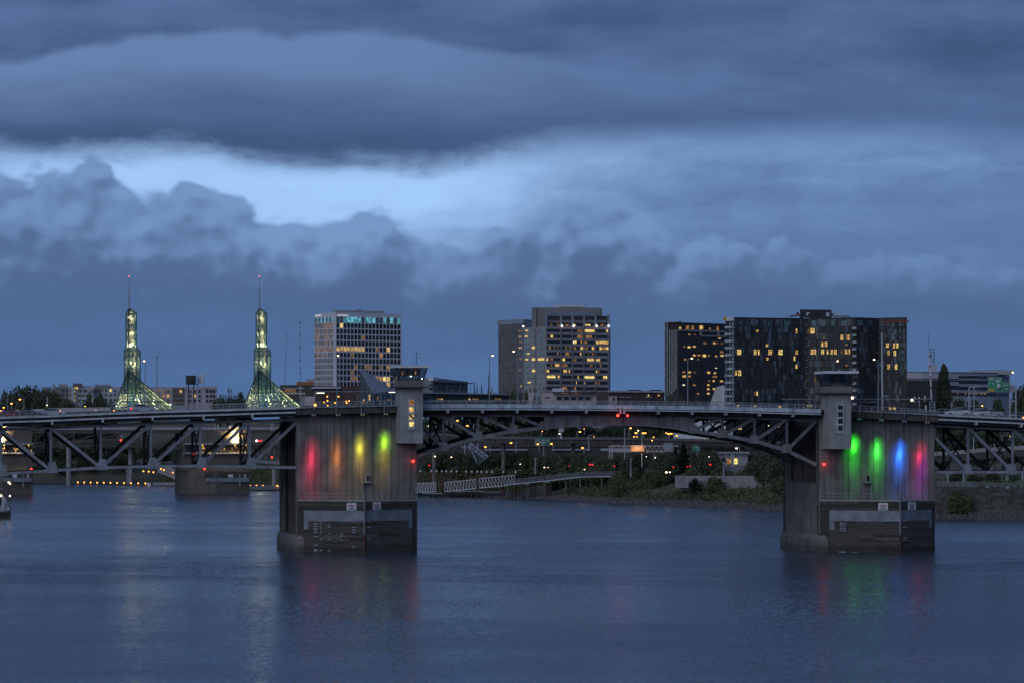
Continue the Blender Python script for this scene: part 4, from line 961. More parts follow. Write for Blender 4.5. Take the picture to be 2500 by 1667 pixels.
def dark_slab():
    D = 1150.0
    P = [Vector(pt(1772, D + 4)), Vector(pt(1794, D)), Vector(pt(1966, D + 10)), Vector(pt(2084, D + 2)), Vector(pt(2093, D + 1)), Vector(pt(2143, D + 8)), Vector(pt(2214, D + 3))]
    g = Vector((.1, .98)) * 24; zb = 8.0; zt = WZ(775, D)
    root = thing('apartment_block', (P[1].x, P[1].y, zb), 'long black-panelled apartment block with pale balconies and lit windows', 'apartment building')
    core = mat('black_wall', (.02, .02, .023), .6)
    MB().plan(P + [P[-1] + g, P[0] + g], zb, zt).build('wall', core, root)
    f0, f1, f2, f3, f4, f5 = [Face(a, b) for a, b in zip(P, P[1:])]
    rows = [779 + 16.7 * i for i in range(14)]
    pan = {k: MB() for k in range(3)}
    gl = MB()
    for f, ua, ub in ((f1, 1795, 1966), (f2, 1973, 2083), (f4, 2094, 2141), (f5, 2147, 2213)):
        for r, v in enumerate(rows[:-1]):
            u = ua
            while u < ub - 1:
                w = R.choice([3.2, 4.4, 5.2, 2.6, 6.0]); u1 = min(ub, u + w); p, q = f.P(u + .12, v), f.P(u1 - .12, v); z1, z0 = WZ(v + .6, p.y), WZ(v + 16.2, p.y)
                isw = R.random() < (.45 if r == 0 else .22)
                mb = gl if isw else pan[R.choice([0, 0, 1, 2])]
                d = -.05 if isw else R.uniform(.08, .22)
                pts = [(p.x, p.y), (q.x, q.y), (q.x + f.n.x * d, q.y + f.n.y * d), (p.x + f.n.x * d, p.y + f.n.y * d)]
                if isw: pts = [(p.x, p.y), (q.x, q.y), (q.x + f.n.x * .05, q.y + f.n.y * .05), (p.x + f.n.x * .05, p.y + f.n.y * .05)]
                mb.plan(pts, z0, z1); u = u1
    for k in pan: pan[k].build('cladding_panels', CHAR[k], root, kind='stuff')
    gl.build('unlit_windows', GLASS_T if 0 else mat('sky_tinted_glass', (.085, .105, .125), .2, 0, .7, .12, spec=.5), root, kind='stuff')  # glass colour is lifted to stand in for reflected sky
    # pale balcony stacks
    bal = mat('balcony_white', (.42, .43, .45), .7)
    for i, v in enumerate(rows[:-1]):
        if i: f0.rect('balcony', bal, root, 1775 if i not in (7,) else 1781, 1793.4, v - 1.5 + 2, v + 6.5, 1.2, .5)
        f0.rect('balcony_glazing', GLASS_D, root, 1776, 1783, v + 7, v + 15, .4, .05); f0.rect('balcony_post', bal, root, 1783.6, 1785, v + 7, v + 15, .5, .2); f0.rect('balcony_post', bal, root, 1789.5, 1792, v + 7, v + 15.3, .5, .15)
        if i: f3.rect('balcony', bal, root, 2084.5, 2092, v + 3, v + 9, 1.0, .3)
        f2.rect('slab_edge', bal, root, 1967.5, 1971.5, v + 15.4, v + 16.6, .5, .15)
        f5.rect('slab_edge', bal, root, 2143.5, 2146, v + 15.4, v + 16.4, .5, .15)
    f0.rect('roof_panel', WHITE, root, 1779, 1794.5, 774.5, 784, .6, .6); f0.rect('roof_panel', SIGN_Y, root, 1770.5, 1779, 774, 783.5, .6, .6)
    # lit windows (column, row centre, width, height)
    L = [(1848.5, 808.5, 6, 6, LIT), (1804, 859.5, 11, 15, LIT_Y), (1843, 859.5, 7, 15, LIT), (1852, 859.5, 4, 15, LIT), (1880, 859.5, 10, 15, LIT), (1905, 859.5, 11, 15, LIT_Y), (1872, 843, 6, 7, LIT), (1873, 876, 5, 7, LIT), (1944.5, 860, 6, 12, LIT), (1939, 875, 3.5, 12, LIT_Y), (1944, 894, 4, 12, LIT_Y), (1944, 808.5, 4, 12, LIT), (1805, 910, 8, 15, LIT_Y), (1796.5, 910, 4, 14, LIT),
         (1848, 960, 4, 12, LIT_Y), (1842, 960, 4, 11, LIT_F), (1984, 808, 11, 15, LIT), (1974.5, 808, 4, 15, LIT_F), (2056, 824, 7, 15, LIT), (2071, 824, 8, 15, LIT), (2008, 841, 5, 14, LIT), (2017, 841, 6, 14, LIT), (1983, 859, 7, 14, LIT), (1991, 859, 4, 14, LIT), (2009, 859, 7, 14, LIT_Y), (2021, 859, 4, 14, LIT), (2031, 859, 5, 14, LIT), (2040, 859, 7, 14, LIT), (2055, 858, 4, 14, LIT_F), (2066, 858, 6, 14, LIT), (2074, 858, 3, 14, LIT),
         (2012, 825, 3, 8, LIT_F), (1991, 926, 3, 14, LIT_F), (2067, 842, 4, 5, LIT_O), (2067, 892, 4, 4, LIT_O), (2167, 843, 7, 12, LIT), (2183, 844, 4, 14, LIT), (2191, 844, 6, 14, LIT_Y), (2170, 861, 6, 14, LIT), (2185, 862, 6, 14, LIT_Y), (2170, 895, 6, 14, LIT), (2188, 895, 6, 14, LIT_Y), (1801, 990, 6, 4, LIT), (1843, 990, 6, 4, LIT), (1903, 992, 7, 7, LIT), (1973, 990, 4, 3, LIT), (1981, 990, 5, 3, LIT), (2173, 996, 7, 8, LIT), (2184, 996, 6, 8, LIT),
         (1804, 1041, 3, 16, LIT), (1809, 1041, 3, 16, LIT), (1874, 1038, 8, 3, LIT_W), (1902, 1041, 4, 12, LIT_O), (1800, 1029, 4, 5, LIT_O), (1872, 1046, 5, 8, LIT_F)]
    teal = [(1849, 789, 3, 6), (1876, 792, 3, 14), (1805, 789, 6, 6), (1901, 808, 2.5, 12), (1957, 808, 3, 12), (1920, 791, 9, 13), (1988, 790, 12, 14), (2012, 790, 9, 14), (2034, 790, 8, 13), (2062, 790, 14, 13), (2100, 789, 12, 13), (2125, 789, 8, 13), (2181, 794, 5, 12), (2199, 793, 6, 9), (2186, 811, 8, 12), (2198, 809, 3, 10), (2208, 809, 5, 10), (2172, 811, 3, 14), (2182, 826, 7, 12), (2198, 825, 3, 10), (2208, 825, 4, 10), (2201, 842, 3, 10), (2208, 842, 5, 12), (2198, 859, 3, 10), (2206, 859, 5, 10), (2198, 876, 3, 10), (2207, 876, 4, 10), (2201, 893, 3, 10), (2211, 893, 4, 14), (2204, 910, 2.5, 10), (2186, 878, 5, 14), (1905, 827, 3, 10)]
    def fof(u): return f1 if u < 1966 else f2 if u < 2084 else f4 if u < 2143 else f5
    for u, v, w, h, m in L:
        w *= .86; h *= .84; wn = fof(u).rect('lit_window', m, root, u - w / 2, u + w / 2, v - h / 2, v + h / 2, .3, .12)
        if w > 4.5: fof(u).rect('mullion', CHAR[0], wn, u - .45, u + .45, v - h / 2, v + h / 2, .1, .26)
        if h > 9: fof(u).rect('transom', CHAR[0], wn, u - w / 2, u + w / 2, v - h / 2 + h * .3, v - h / 2 + h * .3 + .6, .1, .25)
    for u, v, w, h in teal: fof(u).rect('window', GLASS_T, root, u - w / 2, u + w / 2, v - h / 2, v + h / 2, .3, .12)
    # rooftop: plant room, edge strip and the sign letters
    a, b = Vector(pt(1953, D + 14)), Vector(pt(2030, D + 17)); MB().plan([a, b, b + g * .4, a + g * .4], zt - 1, WZ(756, D + 14)).build('plant_room', CHAR[1], root)
    fp = Face(a, b); fp.rect('vent_pipe', WHITE, root, 1967.4, 1969.4, 750.5, 756.5, .3, -2); fp.rect('roof_duct', WHITE, root, 2016, 2022, 764, 773, 1, .8); fp.rect('roof_duct', WHITE_F, root, 2036, 2052, 765, 771, 3, -1); fp.rect('roof_duct', GREY, root, 2028, 2075, 771, 774.5, 3, -1)
    f5.rect('edge_strip', mat('rust_red_strip', (.28, .07, .05), .7), root, 2154, 2219, 784, 787.5, .7, .3); f5.rect('roof_parapet', CHAR[2], root, 2152, 2213.5, 775.5, 783.5, .6, .1)
    f5.rect('roof_duct', WHITE_F, root, 2168, 2184, 774.6, 776.4, 1, -1)
    sg = mat('sign_red', (.30, .04, .05), .6); sw = mat('sign_silver', (.6, .65, .72), .5)
    fq = Face(Vector(pt(1915, D + 6)), Vector(pt(1980, D + 10)))
    put(bpy.data.objects.new('sign_letter', text_mesh('A', sg, .25, .03)), root, Matrix.Translation(fq.P(1941.5, 773, 0)) @ Matrix.Rotation(fq.rot, 4, 'Z') @ Matrix.Rotation(math.pi / 2, 4, 'X') @ Matrix.Diagonal((2.9, 2.2, 1, 1)))
    for k, (u0, u1, v0, v1) in enumerate(((1918.5, 1926, 766, 768), (1919.5, 1927, 769.5, 771.5), (1919, 1926, 773, 775), (1930, 1938, 770, 775), (1931, 1940, 773.5, 775.5), (1969, 1976, 763.5, 766), (1968.5, 1971, 766.5, 771), (1961, 1976, 776.6, 778))): fq.rect('sign_letter', sw if k not in (3,) else DARK, root, u0, u1, v0, v1, .5, .2)
dark_slab()

# ------------------------------------------------------------------ lower buildings along the skyline
def simple(name, label, cat, D0_, u0, u1, D1_, vt, vb, m, dep=18.0, left=None, vt1=None, roof=None, group=None):
    A, B = Vector(pt(u0, D0_)), Vector(pt(u1, D1_)); f = Face(A, B); g = -f.n * dep
    root = thing(name, (A.x, A.y, WZ(vb, D0_)), label, cat, group)
    z0 = WZ(vb, D0_) - 2; za, zb_ = WZ(vt, D0_), WZ(vt if vt1 is None else vt1, D1_)
    lo = [A, B, B + g, A + g]
    MB().prism([(p.x, p.y, z0) for p in lo], [(p.x, p.y, z) for p, z in zip(lo, (za, zb_, zb_, za))]).build('wall', m, root)
    if roof:
        q = [A - f.h * .5 + f.n * .6, B + f.h * .5 + f.n * .6, B + f.h * .5 + g, A - f.h * .5 + g]
        MB().prism([(p.x, p.y, z - .05) for p, z in zip(q, (za, zb_, zb_, za))], [(p.x, p.y, z + .45) for p, z in zip(q, (za, zb_, zb_, za))]).build('roof', roof, root)
    return root, f
APT_G = mat('apartment_grey', (.20, .21, .23), .8); APT_W = mat('apartment_white', (.44, .45, .52), .8); APT_P = mat('apartment_pink', (.42, .37, .42), .8); APT_K = mat('apartment_brown', (.17, .13, .14), .8)
D = 2250.0
root, f = simple('apartment_house', 'grey apartment house with bay fronts rising behind the trees', 'apartment building', D, 105, 181, D + 4, 944, 990, APT_G)
for u0, u1, v in ((129, 135, 937), (143, 166, 937)): f.rect('stair_tower', GREY, root, u0, u1, v, 946, 4, -2)
for k, u in enumerate((130, 150, 160, 171, 176)):
    f.rect('bay', APT_W if k in (0, 3) else APT_G, root, u - 3.5, u + 3.5, 945, 985, 1, .4)
    for v in (952, 963.5, 974): f.rect('window', GLASS_D, root, u - 1.6, u + 1.6, v - 3.6, v + 3.6, .3, .95)
root, f = simple('apartment_house', 'white apartment house with a yellow-lit corner stair', 'apartment building', D - 10, 181, 228, D - 6, 941, 990, APT_W)
f.rect('stair_tower', APT_K, root, 180, 200, 935, 944, 5, -1); f.rect('stair_wall', APT_G, root, 180.2, 190, 943, 985, .6, .2)
f.rect('lit_window', LIT_Y, root, 185, 190, 943, 949, .3, .6); f.rect('lit_window', LIT_Y, root, 181.6, 183, 943, 948, .3, .6)
for v in (955, 967, 976): f.rect('lit_window', LIT, root, 181.8, 183, v - 2.5, v + 2.5, .3, .6)
for u, v, w in ((194.5, 953.5, 5), (199, 953.5, 3), (208, 953, 9), (224, 953.5, 5), (195, 965, 6), (202.5, 965.5, 3), (209, 965, 4), (213, 965, 4), (222, 965, 6), (193, 977, 5), (203, 977, 5)): f.rect('window', GLASS_D, root, u - w / 2, u + w / 2, v - 3.2, v + 3.2, .3, .05)
for v in (960, 972): f.rect('balcony', APT_W, root, 191, 214, v, v + 2, 1.2, .5)
root, f = simple('apartment_house', 'white apartment house with square windows beside the glass tower', 'apartment building', D, 228, 300, D + 6, 943, 990, APT_W)
f.rect('roof_storey', GREY, root, 234, 270, 938, 944, 6, -2); f.rect('recess', APT_K, root, 230.5, 243.5, 948, 960, .3, .1)
for u in (248.5, 259, 270, 280): 
    for k, v in enumerate((952, 963.5, 975)): f.rect('lit_window' if (u, k) in ((270, 0),) else 'window', LIT_Y if (u, k) in ((270, 0),) else GLASS_D, root, u - 2.4, u + 2.4, v - 3, v + 3, .3, .05)
root, f = simple('apartment_house', 'pinkish apartment house between the two glass towers', 'apartment building', D, 366, 530, D + 10, 944, 992, APT_P)
f.rect('bay', APT_K, root, 421, 432, 945, 990, .5, .15); f.rect('bay', APT_K, root, 432, 450, 946, 990, .5, .12); f.rect('roof_storey', APT_W, root, 490, 529, 942, 948, 1, .3)
for k, u in enumerate((386, 399, 410, 425, 441, 464, 475, 486, 505, 514, 522)):
    for j, v in enumerate((954.5, 966, 977)): 
        lm = {(1, 0): LIT_F, (2, 1): LIT, (4, 0): LIT, (1, 1): LIT_O, (6, 1): LIT, (0, 0): LIT_F}.get((k, j)); f.rect('lit_window' if lm else 'window', lm or GLASS_D, root, u - 2.6, u + 2.6, v - 3, v + 3, .3, .42)
for u in (441, 425):
    for v in (960, 971.5, 983): f.rect('balcony', GREY, root, u - 7, u + 7, v, v + 1.6, 1.2, .8)
D = 1600.0
root, f = simple('brick_house', 'orange brick rooftop block between glass tower and office block', 'building', D + 520, 724, 768, D + 520, 931, 990, BRICK)
f.rect('roof_box', GREY, root, 747, 772, 924, 931.5, 4, -3); f.rect('roof_box', CORNICE, root, 768, 806, 930, 944, 6, 1)
root, f = simple('pavilion', 'low dark pavilion with an orange-lit band of windows', 'building', D + 460, 684, 762, D + 460, 941, 995, DARK, roof=STEEL_D)
f.rect('roof_edge', CORNICE, root, 690, 744, 946, 948, .8, .4); f.rect('lit_band', LIT_O, root, 695, 721, 949.5, 951.5, .3, .1); f.rect('lit_band', LIT_F, root, 696, 722, 952, 957, .3, .08); f.rect('wall_band', APT_W, root, 690, 745, 958, 961, .3, .1)
for u in (708, 714, 722): f.rect('column', GREY, root, u - .5, u + .5, 948, 960, .3, .3)
root, f = simple('low_house', 'brown flat-roofed house with a pale canopy in front of the office block', 'building', D - 40, 761, 878, D - 40, 942, 995, BROWN)
f.rect('canopy', APT_W, root, 761, 832, 944, 948, 2, 1); f.rect('pale_wall', PINK, root, 744, 768, 967, 990, .5, .4)
for u in (770, 785, 800): f.rect('window', GLASS_D, root, u - 4, u + 4, 950, 958, .3, .05)
# glass wedge
D = 1250.0
root = thing('glass_pavilion', W(900, 985, D), 'wedge-shaped glass pavilion with a pale sloping roof', 'building')
ap, l1, r1 = W(879, 905, D), W(911, 960, D - 6), W(968, 953, D + 10)
crv = [W(879, 905, D), W(893, 907, D + 2), W(908, 914, D + 4), W(930, 930, D + 6), W(952, 945, D + 8), W(968, 953, D + 10)]
vs = [l1] + crv; dn = Vector((0, .8, -.35))
MB().add(vs + [p + dn for p in vs], [tuple(range(len(vs))), tuple(reversed(range(len(vs), 2 * len(vs))))] + [(i, (i + 1) % len(vs), len(vs) + (i + 1) % len(vs), len(vs) + i) for i in range(len(vs))]).build('roof', mat('zinc_roof', (.27, .29, .33), .5, 0, .08, .3), root)
def flat(name, m, pts, parent, th=.15):
    a = [Vector(p) for p in pts]; o_ = Vector((0, th, 0)); return MB().prism(a, [p + o_ for p in a]).build(name, m, parent)
GP = mat('pavilion_glass', (.05, .075, .075), .2, 0, .4, .3, spec=.6)
flat('glass_wall', GP, [W(879, 992, D), W(911, 992, D - 6), l1, ap], root); flat('glass_wall', GP, [W(911, 992, D - 6), W(968, 992, D + 10), r1, l1], root)
for u in (879, 885, 891, 898, 905, 911): bar('mullion', GREY, root, W(u, 992, D - (u - 879) * .19 - .3), W(u, 905 + (u - 879) * 1.72 + 1, D - (u - 879) * .19 - .3), .12, .12)
for u in (925, 940, 955): bar('mullion', GREY, root, W(u, 992, D - 3), W(u, 959, D - 3), .12, .12)
for u, v, w, h in ((888, 976, 3, 5), (895, 982, 8, 4), (902, 970, 3, 14), (886, 983, 5, 3), (922, 972, 4, 10), (950, 975, 8, 3)): box('interior_light', LIT_F if w > 3 else LIT, root, W(u, v, D - 6.6), (w * .158, .1, h * .158))
D = 1450.0
root, f = simple('grey_house', 'grey flat-roofed house with a sloping parapet behind the orange-lit tower', 'building', D, 1058, 1142, D + 24, 921, 975, mat('grey_render', (.25, .245, .27), .8), vt1=931)
f.rect('roof_canopy', DARK, root, 1050, 1148, 933, 935.5, 1.5, .8); f.rect('upper_storey', WHITE_F, root, 1047, 1059, 920, 928, 3, 1)
for k, u in enumerate((1052, 1068, 1081, 1095, 1113, 1125, 1135)):
    for v in (940, 949): f.rect('window', GLASS_D, root, u - 4.5, u + 4.5, v - 3.2, v + 3.2, .3, .05)
for u in (1064, 1088, 1119): f.rect('column', GREY, root, u - .8, u + .8, 935, 960, .4, .5)
f.rect('floor_edge', GREY, root, 1050, 1141, 942.8, 944.2, .5, .4)
D = 1280.0
root, f = simple('long_hall', 'long low dark hall with a thin pale roof edge behind the railing', 'building', D, 1020, 1242, D + 20, 959, 992, mat('dark_green_wall', (.022, .03, .028), .5), vt1=963.5, roof=CORNICE)
for u, w, m in ((1072, 12, LIT_F), (1078, 4, LIT), (1146, 4, LIT), (1158, 10, LIT_F), (1166, 5, LIT_F), (1215, 14, LIT_F)): f.rect('lit_window', m, root, u - w / 2, u + w / 2, 971.5, 975.5, .3, .1)
D = 1200.0
root, f = simple('pink_house', 'pink stucco house with five dark windows under a flat eave', 'building', D, 1322, 1456, D + 2, 959, 1000, PINK, dep=16)
f.rect('eave', DARK, root, 1348, 1457, 955.5, 958.3, 2.4, .9); f.rect('roof_duct', WHITE_F, root, 1352, 1378, 947, 956, 3, -3); f.rect('roof_duct', WHITE_F, root, 1398, 1410, 952.5, 956, 2, -3)
f.rect('side_wing', PINK, root, 1291, 1303, 957, 992, 3, 0); f.rect('side_wing', APT_W, root, 1303, 1321, 958, 992, 3, -1.5)
for k in range(5): u = 1365 + k * 17.5; f.rect('window', GLASS_D, root, u - 6.2, u + 6.2, 967, 976.5, .4, .02); f.rect('shaded_reveal', mat('shade_stucco', (.40, .32, .33), .85) if k == 0 else MAT['shade_stucco'], root, u + 6.6, u + 8.6, 961.5, 985, .5, .1)  # strips beside the windows: shade is put into a darker stucco tone
f.rect('wall_lettering', APT_K, root, 1330, 1344, 967.5, 969, .05, .16); f.rect('wall_lettering', APT_K, root, 1329.5, 1341, 971, 971.8, .05, .16)
f.rect('eave_light', LIT_O, root, 1370, 1384, 958.4, 959.2, .2, .6); f.rect('eave_light', LIT_O, root, 1400, 1412, 958.4, 959.2, .2, .6)
root, f = simple('dark_house', 'long dark house with a pale parapet between office tower and apartment tower', 'building', D + 30, 1486, 1622, D + 40, 955, 1000, BROWN)
f.rect('parapet', APT_W, root, 1486, 1622, 953, 957, .6, .3); f.rect('wall_bay', PINK, root, 1486, 1505, 966, 992, .5, .3); f.rect('window', GLASS_D, root, 1495, 1499, 969, 977, .3, .5)
for u, w in ((1519, 12), (1534, 9), (1583, 16)): f.rect('window', APT_W, root, u - w / 2, u + w / 2, 967.5, 970, .3, .1)
for u in (1583, 1608): f.rect('lit_window', LIT, root, u - 1.6, u + 1.6, 962.5, 966, .3, .1)
for u0, u1 in ((1542, 1567), (1596, 1617)): f.rect('roof_box', DARK, root, u0, u1, 950.5, 954, 3, -2)
D = 1130.0
root = thing('white_wedge', W(1750, 1000, D), 'white angular wedge-shaped wall beside the pale balconies', 'building')
flat('wall', mat('white_cladding', (.55, .52, .50), .8, 0, .08, .2), [W(1731, 1000, D), W(1764, 1000, D), W(1764, 940, D), W(1750, 944, D)], root, 6); flat('end_wall', WHITE_F, [W(1764.5, 1000, D - 1), W(1769, 1000, D - 1), W(1769, 940, D - 1), W(1764.5, 940, D - 1)], root, 7)
for k in range(6): v = 951 + k * 7; bar('cladding_joint', GREY, root, W(1748 - k * 3, v, D - .08), W(1763, v - .4, D - .08), .04, .08)
# curved white hospital-like block with strip windows
D = 1500.0
root = thing('office_block', W(2330, 1000, D), 'pale curved office block with dark ribbon windows behind the poplar', 'office block')
arc = [(2205, D - 6), (2250, D - 8), (2290, D - 6), (2340, D), (2390, D + 8), (2430, D + 18), (2465, D + 34)]
A_ = [Vector(pt(u, d)) for u, d in arc]; back = [p + Vector((2, 28)) for p in reversed(A_)]
OFFW = mat('office_white', (.40, .40, .44), .8, 0, .05, .1)
MB().plan(A_ + back, 16, WZ(907, D)).build('wall', OFFW, root)
for p, q in zip(A_, A_[1:]):
    f = Face(p, q); ua, ub = UC + p.x / p.y * F, UC + q.x / q.y * F
    f.rect('cornice_joint', DARK, root, ua, ub, 908.2 + (ua - 2290) * .012, 909.4 + (ua - 2290) * .012, .2, .02)
    rows_ = ((916, 922), (927, 935), (942, 950), (957, 965)) if ua >= 2339 else ((924, 926), (928, 931), (940, 950), (957, 965))
    for v0, v1 in rows_:
        k = 4
        for j in range(k): f.rect('window', GLASS_D, root, ua + (ub - ua) * j / k + .35, ua + (ub - ua) * (j + 1) / k - .35, v0 + (ua - 2290) * .012, v1 + (ua - 2290) * .012, .4, -.02)
f = Face(A_[2], A_[5])
for u in (2329, 2348, 2357, 2375, 2387, 2395): f.rect('lit_window', LIT_F, root, u - 1.5, u + 1.5, 958.5, 962.5, .3, 2.4)
box('roof_block', OFFW, root, W(2277, 899, D + 6), (3.2, 6, 3.2)); box('roof_block', OFFW, root, W(2420, 908.5, D + 24), (18, 8, 2.0), .18)
lt = MB()
for du, dd in ((-4, 0), (4, 0), (4, 2), (-4, 2)): lt.bar(W(2276.5 + du, 890, D + 5 + dd), W(2276.5 + du, 852, D + 5 + dd), .28)
for v in (852, 860, 868, 876, 884): lt.bar(W(2272, v, D + 5), W(2281, v, D + 5), .22)
lt.build('lattice_mast', STEEL_D, root)
lt = MB().bar(W(2270, 890, D + 4), W(2266, 812, D + 4), .14); lt.build('whip_aerial', STEEL_D, root)
root, f = simple('dark_house', 'black flat house between the apartment block and the poplar', 'building', 1350, 2195, 2290, 1350, 929, 1000, CHAR[0])

# ------------------------------------------------------------------ trees
def leafmat(name, c0, c1):
    m, t, o = newmat(name); x, y, z = pos()
    n = e_noise(e_vec(x, y, z), .35, 4, .6); n2 = e_noise(e_vec(x, y, z), 2.2, 3, .6)
    b = e_mix(((n - .5) * 1.4 + (n2 - .5) * 1.4 + .5).step(0, 1), c0, c1)
    p = t.nodes.new('ShaderNodeBsdfPrincipled'); t.links.new(b.s, p.inputs['Base Color']); p.inputs['Roughness'].default_value = .8; p.inputs['Specular IOR Level'].default_value = .2
    t.links.new(p.outputs[0], o.inputs[0]); return m
LEAF = [leafmat('dark_leaves', (.052, .066, .04), (.118, .142, .082)), leafmat('olive_leaves', (.066, .08, .04), (.16, .17, .085)), leafmat('conifer_needles', (.014, .022, .015), (.034, .048, .032))]
BARK = mat('bark', (.05, .04, .032), .95)
def crown_mesh(seed, kind):
    r = np.random.RandomState(seed); P = []; N = []
    n = 4200
    if kind == 'round':
        k = 26; cc = r.normal(0, 1, (k, 3)); cc /= np.linalg.norm(cc, axis=1)[:, None]; cc *= (r.rand(k, 1) ** .5) * .68; cc[:, 2] = np.abs(cc[:, 2]) * 1.05 - .28
        rad = r.uniform(.2, .4, k)
        i = r.randint(0, k, n); d = r.normal(0, 1, (n, 3)); d /= np.linalg.norm(d, axis=1)[:, None]; P = cc[i] + d * (rad[i] * r.uniform(.55, 1.05, n))[:, None]; size = .085
    elif kind == 'cone':
        h = r.rand(n) ** 1.25; a = r.rand(n) * 6.283; lay = .75 + .25 * np.cos(h * 44 + a * .5); rr = (1 - h) * .5 * lay * r.uniform(.55, 1.05, n) + .015
        P = np.stack([rr * np.cos(a), rr * np.sin(a), h * 2 - 1 + r.normal(0, .02, n)], 1); size = .055
    else:                                            # columnar
        h = r.rand(n); a = r.rand(n) * 6.283; prof = np.interp(h, [0, .12, .5, .8, .95, 1], [.28, .42, .5, .38, .2, .04]) * (.82 + .22 * np.sin(h * 31 + a * 2) * np.cos(a * 3 + h * 9)); rr = prof * r.uniform(.6, 1.05, n)
        P = np.stack([rr * np.cos(a), rr * np.sin(a), h * 2 - 1], 1); size = .055
    P = P - (P.max(0) + P.min(0)) / 2
    if kind == 'round': P = P / np.array([np.percentile(np.hypot(P[:, 0], P[:, 1]), 97)] * 2 + [np.abs(P[:, 2]).max()])
    v = np.zeros((n, 4, 3)); d1 = r.normal(0, 1, (n, 3)); d2 = r.normal(0, 1, (n, 3)); d1 /= np.linalg.norm(d1, axis=1)[:, None]; d2 -= d1 * (d1 * d2).sum(1)[:, None]; d2 /= np.linalg.norm(d2, axis=1)[:, None]
    s = size * r.uniform(.6, 1.3, n)[:, None]
    v[:, 0] = P - d1 * s; v[:, 1] = P - d2 * s * .6; v[:, 2] = P + d1 * s; v[:, 3] = P + d2 * s * .6
    me = bpy.data.meshes.new('crown'); me.from_pydata(v.reshape(-1, 3).tolist(), [], np.arange(4 * n).reshape(-1, 4).tolist()); me.materials.append(None)
    return me
CR = {('round', i): crown_mesh(10 + i, 'round') for i in range(6)}; CR.update({('cone', i): crown_mesh(30 + i, 'cone') for i in range(3)}); CR.update({('col', i): crown_mesh(50 + i, 'col') for i in range(2)})
def trunk_mesh():
    mb = MB().tube((0, 0, 0), (0, 0, 1), .05, .028, 7)
    for a, z0, l in ((.5, .42, .4), (2.4, .5, .42), (4.4, .56, .36), (5.5, .66, .3)): mb.tube((0, 0, z0), (math.cos(a) * l * .6, math.sin(a) * l * .6, z0 + l * .7), .026, .008, 5)
    me = bpy.data.meshes.new('trunk'); me.from_pydata(mb.v, [], mb.f); me.materials.append(BARK); return me
TRUNK = trunk_mesh(); CM = {}
def tree(u, vt, D, wpx, label, kind='round', leaf=0, group=None, name='tree', base=None, lowf=.12, cat='tree'):
    x = WX(u, D); g = gz(x, D) if base is None else base; zt = WZ(vt, D); h = max(2.0, zt - g); w = wpx * D / F
    root = thing(name, (x, D, g), label, cat, group)
    key = (kind, R.randrange({'round': 6, 'cone': 3, 'col': 2}[kind]), leaf)
    if key not in CM: me = CR[key[:2]].copy(); me.materials[0] = LEAF[leaf]; CM[key] = me
    to = bpy.data.objects.new('trunk', TRUNK); put(to, root, Matrix.Translation((x, D, g - .3)) @ Matrix.Rotation(R.uniform(0, 6), 4, 'Z') @ Matrix.Diagonal((h * .55, h * .55, h * .85, 1)))
    ch = h * (1 - lowf) / 2; ext = 1.0 if kind != 'round' else 1.02
    co = bpy.data.objects.new('crown', CM[key]); sx = w / (2.0 if kind == 'round' else 1.0)
    put(co, root, Matrix.Translation((x, D, zt - ch * ext)) @ Matrix.Rotation(R.uniform(0, 6.28), 4, 'Z') @ Matrix.Diagonal((sx, sx, ch, 1)))
    return root
def tree_row(items, fmt, group, leaf=0, kind='round', name='tree', **kw):
    for i, it in enumerate(sorted(items)):
        tree(it[0], it[1], it[2], it[3], fmt.format(ORD[i]), it[4] if len(it) > 4 else kind, it[5] if len(it) > 5 else leaf, group, name, **kw)
# wooded rise behind the roadway
tree_row([(-14, 958, 1640, 80), (8, 952, 1620, 60), (30, 946, 1640, 66), (46, 960, 1600, 60), (58, 940, 1640, 76), (80, 938, 1650, 74), (96, 958, 1600, 60), (104, 944, 1640, 70), (122, 949, 1630, 62), (140, 957, 1600, 52), (146, 974, 1560, 60), (164, 972, 1580, 56), (186, 976, 1580, 60), (206, 964, 1580, 36), (222, 953, 1590, 32), (238, 950, 1600, 36), (252, 960, 1590, 36), (268, 976, 1570, 40)],
         '{} leafy tree in the wooded rise, counting away from the picture edge', 'trees on the wooded rise')
tree_row([(538, 962, 1750, 40), (556, 968, 1760, 36), (572, 964, 1740, 34), (588, 955, 1760, 30)], '{} dark tree between pinkish apartments and glass tower', 'trees before the second glass tower')
tree_row([(1067, 948, 1330, 20), (1092, 950, 1330, 22), (1118, 952, 1330, 24)], '{} bushy tree in front of the grey flat-roofed house', 'trees before the grey house')
tree_row([(1149, 946, 1330, 9, 'cone', 2), (1158, 936, 1340, 16, 'cone', 2), (1165, 944, 1340, 14, 'cone', 2), (1176, 942, 1330, 18, 'cone', 2)], '{} conifer counting from the grey flat-roofed house', 'conifers behind the long hall', name='conifer')
tree(1193.5, 919, 1340, 13, 'slender dark cypress beside the lamp pole', 'cone', 2, name='cypress')
tree_row([(1217, 945, 1350, 42), (1244, 952, 1330, 40), (1262, 948, 1330, 34), (1282, 950, 1320, 30), (1300, 945, 1330, 36), (1322, 943, 1340, 42), (1250, 962, 1300, 50)], '{} dark tree at the foot of the finned slab and stepped tower', 'trees before the office towers')
tree_row([(1305, 968, 1180, 20), (1316, 962, 1180, 16)], '{} small tree beside the pink house', 'small trees beside the pink house')
tree_row([(1632, 965, 1180, 44), (1662, 963, 1180, 50), (1692, 966, 1170, 46), (1715, 970, 1170, 34), (1600, 972, 1180, 36), (1570, 974, 1180, 30)], '{} tree at the foot of the dark apartment tower', 'trees before the dark apartment tower')
tree(2304, 890, 1180, 44, 'tall dark poplar standing behind the roadway', 'col', 0, name='poplar', lowf=.03)
